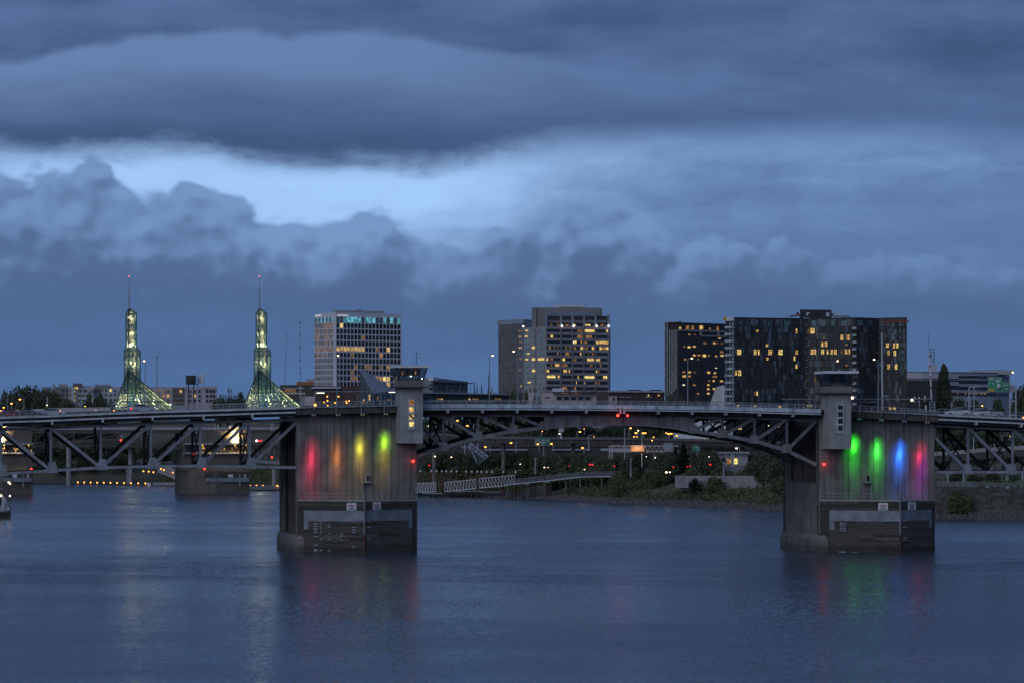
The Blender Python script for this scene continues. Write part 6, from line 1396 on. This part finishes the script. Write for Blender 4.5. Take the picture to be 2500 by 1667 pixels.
for u, v0, v1, d, lab in ((168, 1086, 1181, 1330, 'grey concrete viaduct column standing in the water beyond the truss'), (319, 1082, 1165, 1400, 'grey concrete viaduct column behind the middle of the truss span'), (670, 1142, 1186, 1230, 'grey concrete viaduct column beside the red-lit pier'), (311, 1150, 1178, 1390, 'slim grey post beside the viaduct column')):
    q = W(u, v1, d); rt = thing('viaduct_column', (q.x, q.y, 0), lab, 'column', 'viaduct columns'); r_ = .35 if 'slim' in lab else 1.0
    MB().tube((q.x, q.y, -4), W(u, v0, d), r_, None, 12).build('shaft', CONC_L, rt); box('capital', CONC_L, rt, W(u, v0 - 2, d), (r_ * 3.2, 2.4, 1.0))
root = viaduct('elevated_freeway', 'freeway viaduct on the far bank behind the old bridge', [(60, 1078, 1420), (250, 1076, 1400), (450, 1080, 1380), (700, 1084, 1360)], 1.6, .9, CONC_D, cols=False)

# ------------------------------------------------------------------ docks with strings of lamps
def dock_lamps(label, a, b, us, hgt, Dm):
    A, B = W(*a), W(*b); A.z = B.z = 0; root = thing('floating_dock', A, label, 'dock'); n = Vector((0, 3, 0))
    MB().prism([A + Vector((0, 0, -.5)), B + Vector((0, 0, -.5)), B + n + Vector((0, 0, -.5)), A + n + Vector((0, 0, -.5))], [A + Vector((0, 0, .5)), B + Vector((0, 0, .5)), B + n + Vector((0, 0, .5)), A + n + Vector((0, 0, .5))]).build('deck', TIMBER, root)
    for u in us:
        f = (u - a[0]) / (b[0] - a[0]); p = A.lerp(B, f) + Vector((0, .3, .5)); 
        MB().tube(p, p + Vector((0, 0, hgt)), .07, .05, 6).build('lamp_post', RAIL, root); MB().ball(p + Vector((0, 0, hgt + .15)), .3, 8, 5).build('lamp_globe', SODIUM2, root)
    return root
SODIUM2 = emit('dock_lamp', (1.0, .36, .06), 4, sample=True)
r_ = dock_lamps('long floating dock with a string of small orange lamps', (186, 1182, 1350), (446, 1186.5, 1300), [190, 206, 222, 238.6, 255, 271.6, 288, 305, 322, 339.6, 357], .35, 1330)
box('hut', WHITE, r_, W(364, 1181.5, 1308), (1.4, 1.2, 1.4)); box('rail_panel', GREY, r_, W(408, 1180, 1303), (11.5, .2, 1.2))
r_ = dock_lamps('short floating dock with orange lamps beside the red-lit pier', (606, 1196.5, 1200), (690, 1197, 1195), [610, 626, 642, 677], 1.2, 1200)
box('rail_panel', GREY, r_, W(645, 1189.5, 1197), (11.5, .2, 1.5))
gA, gB = (385, 1150, 1335), (446, 1176, 1300)
gangway('pale lattice gangway with amber lamps descending behind the truss', gA, gB, 3.4, 12, PINK, 2.4)
for k, (u, v) in enumerate(((350, 1149), (363, 1150), (374.5, 1151.5), (393, 1143.5), (400, 1146.5), (421.7, 1152.5), (443.5, 1158), (443.5, 1163))):
    p = W(u, v, 1315); rt = thing('gangway_lamp', p, f'{ORD[k]} small amber lamp along the gangway behind the truss', 'lamp', 'amber lamps along the gangway'); MB().ball(p, .3, 8, 5).build('globe', SODIUM2, rt); MB().tube(p + Vector((0, 0, -1.2)), p, .06, None, 6).build('stem', RAIL, rt)

# ------------------------------------------------------------------ street lamps
LC = [0]
def lamp(u, v, D_, up, vbase, label, m=SODIUM, rp=2.1, group=None, polem=RAIL, on=True, arm=True, pw=None, vtop=None):
    p = W(u, v, D_); base = W(up, vbase, D_); top_ = W(up, v - 1.5 if vtop is None else vtop, D_); s = D_ / F
    root = thing('street_lamp', base, label, 'street lamp', group); w = pw or .10 + .00007 * D_
    MB().tube(base, top_, w, w * .6, 7).build('pole', polem, root)
    if arm and abs(u - up) > .8: MB().tube(top_, p + Vector((0, 0, .12)), w * .5, None, 6).build('arm', polem, root)
    hd = MB().ball(p + Vector((0, 0, .16)), rp * s * 1.1, 8, 4, .5).build('lamp_head', GREY, root)
    MB().ball(p, rp * s, 8, 5, .7).build('bulb', m if on else GREY, root)
    return root
# on the roadway
for (u, v, up, vtop, m, on, lab) in ((352, 881, 354.5, 882, WARM, 1, 'lit street lamp on the roadway in front of the first glass tower'), (382.5, 871, 383, 871, WARM, 0, 'unlit tall pole on the roadway beside the first glass tower'), (825.5, 868, 823, 874, WARM, 1, 'lit street lamp in front of the white office block'),
        (1202.5, 868, 1195, 872, WARM, 1, 'lit street lamp in front of the open sky beside the finned slab'), (1254, 858, 1264, 857, WARM, 1, 'lit street lamp in front of the finned slab'), (1689, 874.5, 1679, 877, WARM, 1, 'lit street lamp in front of the dark apartment tower'), (1764, 865, 1773, 870, WARM, 0, 'unlit street lamp at the pale balconies'),
        (2045, 881, 2034, 887, WARM, 1, 'lit street lamp rising behind the dark control tower'), (2134, 877.5, 2144, 885, WARM, 1, 'lit street lamp between dark control tower and tall white pole'), (2472.5, 908.5, 2464, 912, WARM, 1, 'lit street lamp above the green highway signs')):
    tt = 17.5; d = BD(tt); lamp(u, v, d, up, vd(up) + 2, lab, m, 2.4, 'street lamps on the bridge roadway', RAIL, on, True, .11, vtop)
lamp(2398, 990, 760, 2378, 1010, 'yellow lamp behind the cars on the ramp', YELLOW, 2.2, None); lamp(2497.5, 1018, 700, 2503, 1030, 'orange lamp at the picture edge below the ramp railing', SODIUM, 2.4)
for k, (u, v, up, vb, m, rp) in enumerate(((1, 1001.5, 1, 1004, SODIUM, 1.8), (9, 994, 9, 1004, SODIUM, 2.2), (28, 984, 28, 1002, SODIUM, 2.6), (48.5, 974, 58.5, 1000, SODIUM, 2.6), (56, 997.5, 57, 1003, SODIUM, 1.8), (72, 999.3, 72, 1004, YELLOW, 1.7), (114.5, 988, 116, 1000, WARM, 1.8), (124.5, 1001, 124.5, 1006, SODIUM, 1.7), (146.5, 1002, 146.5, 1007, SODIUM, 1.8), (208, 991, 208, 1000, YELLOW, 1.8), (278.5, 1001, 278.5, 1006, SODIUM, 1.9), (234, 1000, 234, 1005, SODIUM, .9))):
    lamp(u, v, 1440, up, vb + 3, f'{ORD[k]} lamp along the ramp before the wooded rise, from the picture edge', m, rp, 'lamps before the wooded rise')
lamp(22, 945, 1460, 18.5, 1000, 'tall unlit lamp pole at the edge of the wooded rise', WARM, 1.2, None, RAIL, False)
rt = thing('pole', W(116, 1000, 1445), 'pale square pole in front of the wooded rise', 'pole'); MB().tube(W(116, 1000, 1445), W(116, 968, 1445), .22, None, 6).build('shaft', STEEL_L, rt); box('cap', STEEL_L, rt, W(116, 967.6, 1445), (.5, .5, .25))
L2 = [(1046, 1039, 1110, 1046, 1046, 1.2), (1079, 1023.5, 1120, 1082, 1050, 1.9), (1117, 1025.5, 1115, 1102, 1052, 2.5), (1141, 1038, 1110, 1146, 1056, 2.3), (1185, 1090, 1085, 1197, 1104, 2.5), (1247.7, 1080, 1080, 1260, 1106, 2.6), (1313, 1083, 1028, 1316, 1100, 2.5), (1346, 1082, 1060, 1350, 1100, 2.5), (1324, 1052, 1090, 1322, 1064, 1.0), (1366, 1057.5, 1085, 1363, 1066, 1.8), (1416, 1053, 1085, 1409, 1066, 2.4), (1426, 1046, 1150, 1427, 1060, 1.0), (1422, 1092, 1050, 1426, 1106, 2.5),
      (1540, 1044, 1130, 1536, 1066, 2.4), (1558, 1050, 1150, 1558, 1066, 2.1), (1552.7, 1055.5, 1110, 1552, 1066, 2.9), (1570, 1056, 1080, 1567, 1110, 2.6), (1575.5, 1056, 1080, 1571, 1066, 2.2), (1626, 1056, 1110, 1626, 1068, 1.4), (1632, 1057.5, 1090, 1633, 1085, 2.6), (1639, 1057.5, 1090, 1634, 1068, 2.5), (1652, 1062.5, 1080, 1652, 1070, 2.0), (1596, 1066, 1090, 1597, 1072, 1.6), (1592, 1074, 1072, 1592, 1080, 1.6), (1548, 1065, 1088, 1548, 1070, 1.7), (1555.5, 1065.5, 1088, 1556, 1070, 1.2), (1798, 1093, 965, 1806, 1104, 2.9), (1450, 1065.5, 1085, 1452, 1070, 1.0)]
for k, (u, v, d, up, vb, rp) in enumerate(sorted(L2)):
    lamp(u, v, d, up, vb, f'{ORD[k]} sodium street lamp under the drawbridge arch, counting from the red-lit pier', SODIUM if k % 9 else WARM, rp, 'sodium lamps under the arch')
for k, (u, v, up, vb) in enumerate(((2426, 1062, 2428, 1095), (2464, 1063.5, 2446, 1090))): lamp(u, v, 975, up, vb, ('yellow ramp lamp nearer the blue-lit pier', 'yellow ramp lamp nearer the picture edge')[k], YELLOW, 1.9, 'yellow lamps on the ramp')
for k, (u, v0, v1, d) in enumerate(((1437.5, 1062, 1100, 1060), (1525, 1044, 1120, 1020), (1567, 1056, 1140, 1000), (2377, 1065, 1098, 968), (1091, 1026, 1050, 1112), (1188, 1020, 1046, 1112), (1064, 1034, 1052, 1112))):
    rt = thing('pole', W(u, v1, d), f'{("bent lamp pole over the bank trees", "tall slim pole before the sign gantry", "slim post behind the round bank tree", "pale pole on the ramp barrier", "short pale pole by the first leaf panel", "thin pale pole by the second leaf panel", "thin pole beside the orange-lit tower")[k]}', 'pole')
    MB().tube(W(u, v1, d), W(u, v0, d), .16, .11, 7).build('shaft', STEEL_L, rt)
    if k == 0: MB().tube(W(u, v0, d), W(u + 15, v0 - 1.5, d), .09, .08, 6).build('arm', STEEL_L, rt)
# distant car and window lights in the trees of the bank
for k, (u, v, d, m, rp) in enumerate(((1329, 1140, 1045, WARM, 1.7), (1338, 1140, 1045, WARM, 1.0), (1427, 1145, 1015, WARM, 1.5), (1440, 1133, 1020, REDS, 2.0), (1446.5, 1133, 1020, REDS, 1.7), (1390, 1137, 1030, REDS, 1.0), (1500, 1137, 1000, REDS, 1.3), (1627, 1152, 965, WARM, 2.8), (1635.5, 1151.7, 965, WLED, 1.6), (1644, 1139.5, 968, REDS, 1.4), (1678, 1138, 960, REDS, 1.2), (1685, 1137, 960, REDS, 1.2), (1270, 1132, 1085, WARM, 1.2), (1062, 1113, 1110, WARM, 2.0), (1102, 1115, 1105, WARM, 1.6), (1048, 1135, 1110, REDS, 1.6), (1734, 1133, 945, REDS, 2.0), (1600, 1116, 985, WLED, 1.3), (1578, 1113.5, 990, WLED, .9), (1731, 1114, 960, WLED, 1.0))):
    p = W(u, v, d); s = rp * d / F; nm = 'red tail light' if m is REDS else 'pale distant light'
    rt = thing('tail_light' if m is REDS else 'distant_light', p, f'{nm} among the bank trees, {ORD[k]} of the scattered lights', 'light', 'scattered lights among the bank trees'); MB().ball(p, s * (1 if m is not REDS else 1.1), 8, 5, .7).build('lens', m, rt); MB().tube(p + Vector((0, .1, -2.2)), p + Vector((0, .1, -.1)), .08, None, 6).build('stem', DARK, rt)
nav(295, 1073.5, 0, 'red lamp hanging under the old bridge, first of the pair', .3, 0, 1120, 2.2); nav(304.5, 1073.8, 0, 'red lamp hanging under the old bridge, second of the pair', .16, 0, 1120, 2.2)
nav(472.5, 1107.5, 0, 'red lamp on the shaft of the middle old bridge pier', .26, 0, 1128); nav(76.5, 1143.5, 0, 'red lamp on the old bridge pier at the picture edge', .32, 0, 1108); nav(499.5, 1143.8, 0, 'red lamp above the fender of the middle old bridge pier', .3, 0, 1130); nav(664, 1115, 0, 'red lamp on the lattice beside the red-lit pier', .3, 0, 1135)

# ------------------------------------------------------------------ things on the roadway
def car(u, t, label, m, lights=True, L=4.4, face=1, scale=1.0):
    p = BP(u, vd(u) + 1.4, 0); d = BD(t); p = Vector((WX(u, d), d, p.z)); root = thing('car', p, label, 'car', 'cars on the bridge')
    def pr(pts, w, name, mm, y=0.0, par=root, bev=0):
        a = [p + Vector((x * face * scale, y - w / 2, z * scale)) for x, z in pts]; return MB().prism(a, [q + Vector((0, w, 0)) for q in a]).build(name, mm, par)
    body = pr([(-2.2, .35), (2.15, .35), (2.25, .62), (2.1, .82), (1.2, .95), (-1.9, 1.0), (-2.25, .85), (-2.28, .5)], 1.75, 'body', m)
    pr([(-1.75, .98), (1.15, .94), (.55, 1.4), (-.9, 1.46), (-1.35, 1.36)], 1.5, 'cabin', GLASS_D); pr([(-1.0, 1.44), (.5, 1.4), (.3, 1.5), (-.8, 1.52)], 1.4, 'car_roof', m)
    for x in (-1.35, 1.4):
        for yy in (-.85, .85): c = p + Vector((x * face, yy, .33)); w = MB().tube(c + Vector((0, -.1, 0)), c + Vector((0, .1, 0)), .33, None, 12).build('wheel', BLACK, root); MB().tube(c + Vector((0, -.12, 0)), c + Vector((0, .12, 0)), .19, None, 10).build('rim', GREY, w)
    for yy in (-.65, .65): box('taillight', REDS if lights else RED_P, root, p + Vector((-2.2 * face, yy - .25, .75)), (.25, .35, .2)); box('headlight', WLED if lights else WHITE, root, p + Vector((2.12 * face, yy, .7)), (.16, .3, .14))
SILV = mat('silver_car_paint', (.42, .45, .5), .3, .3, .05); WHC = mat('white_car_paint', (.65, .67, .72), .3, 0, .05); DKC = mat('dark_car_paint', (.06, .07, .09), .3, 0, .05); REDC = mat('maroon_car_paint', (.2, .04, .05), .3, 0, .05)
car(352, 5.0, 'silver hatchback with a red tail light passing before the first glass tower', SILV, True); car(2338, 5.0, 'white car first on the ramp beside the blue-lit pier', WHC, False, face=-1); car(2388, 5.2, 'white car second on the ramp beside the blue-lit pier', WHC, False, face=-1); car(2417, 5.1, 'pale car third on the ramp beside the blue-lit pier', SILV, False, face=-1)
car(70, 5.0, 'dark car on the roadway near the picture edge', DKC, False); car(30, 9.0, 'maroon car on the roadway near the picture edge', REDC, False); car(1040, 4.5, 'grey car half hidden by the orange-lit tower', SILV, False); car(130, 9, 'silver car on the roadway before the wooded rise', SILV, False)
# barrier shelters
def shelter(label, u0, u1, v, posts, tubes, t=4.0, drop=None):
    d = BD(t); root = thing('barrier_shelter', W(u0, vd(u0), d), label, 'shelter'); bar('roof_beam', STEEL, root, W(u0, v, d), W(u1, v, d), 1.0, .14)
    for u in posts: bar('post', LIT_F if 0 else RAIL, root, W(u, vd(u) + 2, d), W(u, v, d), .12, .12)
    for a, b, vv in tubes: bar('fluorescent_tube', FLUO, root, W(a, vv, d - .3), W(b, vv, d - .3), .12, .14)
    return root
shelter('thin-roofed barrier shelter with fluorescent tubes beside the orange-lit tower', 768, 974, 955, (769, 822, 873, 930, 966), ((773, 792, 958.5), (949, 968, 956.5)))
shelter('thin flat canopy on the leaf beside the dark control tower', 1909, 2012, 973.5, (1923, 1950, 1990), ())
shelter('thin beam carrying traffic signals beyond the dark control tower', 2078, 2276, 973.5, (2101, 2172, 2245), (), 5)
shelter('low thin canopy between dark control tower and tall white pole', 2079, 2144, 980.5, (2100,), (), 3)
d = BD(4)
for u, v, m, lab in ((2081, 970.5, WARM, 'bright round lamp touching the dark control tower'), (2226.5, 976, WARM, 'bright round lamp on the signal beam'), (769.5, 988, SODIUM, 'small amber lamp at the shelter post over the red-lit pier')):
    p = W(u, v, BD(3.5)); rt = thing('signal_lamp', p, lab, 'lamp'); MB().ball(p, .22, 8, 5).build('bulb', m, rt); box('housing', GREY, rt, p + Vector((0, .35, .1)), (.4, .3, .4))
for k, (u, v) in enumerate(((791, 981), (799, 967), (799.5, 977.5), (800, 989), (818, 982.5), (826.5, 967), (845, 979), (846.5, 983), (852, 978))):
    rt = thing('reflector_lamp', W(u, v, BD(6)), f'{ORD[k]} small amber lamp inside the barrier shelter, counting towards the tower', 'lamp', 'amber lamps inside the barrier shelter')
    MB().ball(W(u, v, BD(6)), .13, 6, 4).build('bulb', SODIUM2, rt); bar('stem', DARK, rt, W(u, v, BD(6.1)), W(u, 993, BD(6.1)), .05, .05)
rt = thing('flagpole', W(2154, 1000, BD(8)), 'tall plain white pole beyond the dark control tower', 'pole'); MB().tube(W(2154.5, 1000, BD(8)), W(2153, 812, BD(8)), .15, .09, 8).build('shaft', WHITE, rt); box('camera_box', WHITE, rt, W(2161, 965.5, BD(8)), (.45, .3, .16))
rt = thing('barrier_gate_pole', W(2275, 1005, BD(8)), 'white leaning gate arm raised beside its lattice base', 'gate arm'); bar('arm', WHITE, rt, W(2274, 976, BD(8)), W(2269.5, 862, BD(8)), .18, .22); 
for v in (868, 893, 920, 945): box('stripe', RED_P, rt, W(2269.8 + (v - 862) * .04, v, BD(7.85)), (.22, .2, .35))
for u in (2271, 2283): bar('base_post', STEEL_L, rt, W(u, 1008, BD(8)), W(u - 2, 980, BD(8)), .12, .12)
for v in (980, 987, 994, 1001): bar('base_rail', STEEL_L, rt, W(2270, v, BD(8)), W(2283, v, BD(8)), .1, .1)
for u, v in ((2233, 975), (2243.5, 975), (2258, 973), (2260, 995)):
    p = W(u, v, BD(5)); rt = thing('traffic_signal', p, {2233: 'white-backed traffic signal first from the dark tower', 2243.5: 'white-backed traffic signal second from the dark tower', 2258: 'white-backed traffic signal third from the dark tower', 2260: 'white signal cabinet below the third traffic signal'}[u], 'traffic signal'); box('backplate', WHITE, rt, p, (.26, .1, 1.0)); box('signal_head', DARK, rt, p + Vector((0, .2, 0)), (.22, .25, .9))
# highway sign gantry on the ramp
d = BD(12); root = thing('sign_gantry', W(2420, 1015, d), 'steel portal carrying green highway signs over the ramp', 'sign gantry')
for u in (2365.5, 2378): bar('post', STEEL_L, root, W(u, 1010, d), W(u, 945, d), .16, .16)
for u in (2465.5, 2480): bar('post', STEEL_L, root, W(u, 1020, d), W(u, 938, d), .22, .22)
bar('cross_strut', STEEL_L, root, W(2465.5, 978, d), W(2480, 978, d), .2, .25); bar('cross_strut', STEEL_L, root, W(2365.5, 990, d), W(2378, 990, d), .14, .14); bar('cross_strut', STEEL_L, root, W(2465, 1012, d), W(2480, 1012, d), .2, .3)
for v0, v1 in ((945, 937), (960, 954)): bar('truss_chord', PINK, root, W(2365, v0, d), W(2480, v1 - 2 if v0 < 950 else v1 - 1, d), .2, .14)
for k in range(6): u = 2367 + k * 9; bar('truss_post', STEEL_D, root, W(u, 959 - k * .5, d), W(u, 946 - k * .6, d), .1, .12)
box('sign_back', CONC_L, root, W(2471, 948, d - .2), (.7, .1, 1.2))
greensign('green highway sign with a yellow exit panel, first on the portal', 2412, 2428, 920, 955.5, d - .6, [(-.3, .3, .36), (-.3, -.12, .08), (.15, .35, .08)], False, None, None, True, m=mat('bright_green_sign', (.05, .24, .13), .5))
greensign('green highway sign with a white route shield on the portal', 2428.6, 2447, 921.5, 955, d - .62, [(-.35, .3, .3), (-.3, .1, .2)], False, None, (.05, -.12), m=MAT['bright_green_sign'])
greensign('small green highway sign last on the portal', 2447.4, 2463.5, 932.5, 955, d - .64, [(-.3, .1, .2), (.15, .35, .2), (-.1, .3, -.2)], m=MAT['bright_green_sign'])
root = thing('billboard', W(470, 995, 1150), 'dark two-sided billboard on tall posts between the glass towers', 'billboard')
box('panel', DARK, root, W(466, 927, 1150), (2.6, 3.2, 3.2), .5); box('panel', WHITE_F, root, W(490.5, 924, 1152), (2.3, .3, 3.2), -.3); box('catwalk', STEEL_D, root, W(469, 937.5, 1149), (3.4, 3, .2), .5)
for u, m in ((460, STEEL_D), (473, STEEL_D), (483, STEEL_L), (497.5, STEEL_L)): bar('post', m, root, W(u, 1000, 1151), W(u, 930 if m is STEEL_D else 913, 1151), .35, .35)
for k, (u0, u1, v0, v1, lab) in enumerate(((733.5, 732, 940, 788, 'thin radio mast with a chain of dark balls'), (693, 700, 985, 812, 'thin leaning radio mast beside the second glass tower'))):
    d = 1500; rt = thing('radio_mast', W(u0, 990, d), lab, 'mast'); MB().tube(W(u0, 990, d), W(u0, v0, d), .32).build('base_pole', STEEL_L, rt); MB().tube(W(u0, v0, d), W(u1, v1, d), .10, .07, 6).build('shaft', DARK, rt)
    for j in range(6 if k == 0 else 3): f = j / (5 if k == 0 else 3); MB().ball(W(u0 + (u1 - u0) * f, v0 + (v1 - v0) * f, d), .34 if k == 0 else .2, 8, 5).build('insulator', BLACK, rt)
rt = thing('power_pole', W(560, 990, 1600), 'wooden power pole with two crossarms before the dark trees', 'power pole')
for u in (558, 564): bar('pole', TIMBER_D, rt, W(u, 990, 1600), W(u, 945 if u == 558 else 949, 1600), .35, .35)
for v in (951, 955): bar('crossarm', TIMBER_D, rt, W(555, v, 1600), W(567, v, 1600), .25, .25)
rt = thing('utility_cabinet', W(736, 990, BD(19)), 'grey lattice cabinet behind the railing over the red-lit pier', 'cabinet'); box('body', CONC_L, rt, W(737, 979, BD(19)), (.8, .6, 1.7)); box('frame', STEEL, rt, W(737, 963, BD(19)), (1.0, .7, .1)); bar('post', STEEL, rt, W(731, 993, BD(18.6)), W(731, 963, BD(18.6)), .08, .08); bar('post', STEEL, rt, W(743, 993, BD(18.6)), W(743, 963, BD(18.6)), .08, .08)

# ------------------------------------------------------------------ work boat at the picture edge
d = 794.0; p = W(-20, 1264, d); p.z = 0
root = thing('work_boat', p, 'dark-hulled boat with a lit wheelhouse at the picture edge', 'boat')
def bp(u, v, dd=0): return W(u, v, d + dd)
def slab(name, m, pts, y0, y1): return MB().prism([bp(u, v, y0) for u, v in pts], [bp(u, v, y1) for u, v in pts]).build(name, m, root)
slab('hull', TIMBER_D, [(-90, 1249), (-20, 1248.5), (10, 1247.5), (25, 1245), (27, 1249), (25.5, 1268), (-90, 1268)], -1.6, 1.6)
slab('rubbing_strake', BLACK, [(-90, 1254), (26, 1251.5), (26, 1254), (-90, 1257)], -1.68, -1.6)
slab('wheelhouse', mat('boat_grey', (.22, .24, .28), .5), [(-60, 1248.5), (8, 1248), (16, 1230), (6, 1207), (-60, 1207)], -1.1, 1.1)
slab('side_window', GLASS_D, [(-14, 1232), (3, 1232), (3, 1211), (-14, 1211)], -1.17, -1.1)
MB().bar(bp(7, 1243, -1.15), bp(8.5, 1216, -1.15), .3).build('window_post', WHITE, root); MB().bar(bp(15, 1225, -1.1), bp(8, 1210, -1.1), .2).build('window_post', WHITE, root)
MB().ball(bp(20.5, 1242, -.6), .3, 8, 6, 1.3).build('fender_buoy', WHITE, root); MB().bar(bp(25, 1249), bp(25, 1237), .14).build('bow_post', BLACK, root)
MB().bar(bp(2, 1208), bp(2, 1188), .2).build('mast', STEEL_D, root); box('mast_spreader', WHITE, root, bp(1, 1192), (.9, .2, .15))
for u, v, r_ in ((2, 1209, .28), (21, 1176.5, .2), (24.5, 1179.5, .22), (24, 1209.5, .2)): MB().ball(bp(u, v, -1.2), r_, 8, 5).build('deck_lamp', WARM, root)
MB().bar(bp(24.5, 1249), bp(22, 1175), .1).build('forestay', STEEL_D, root)
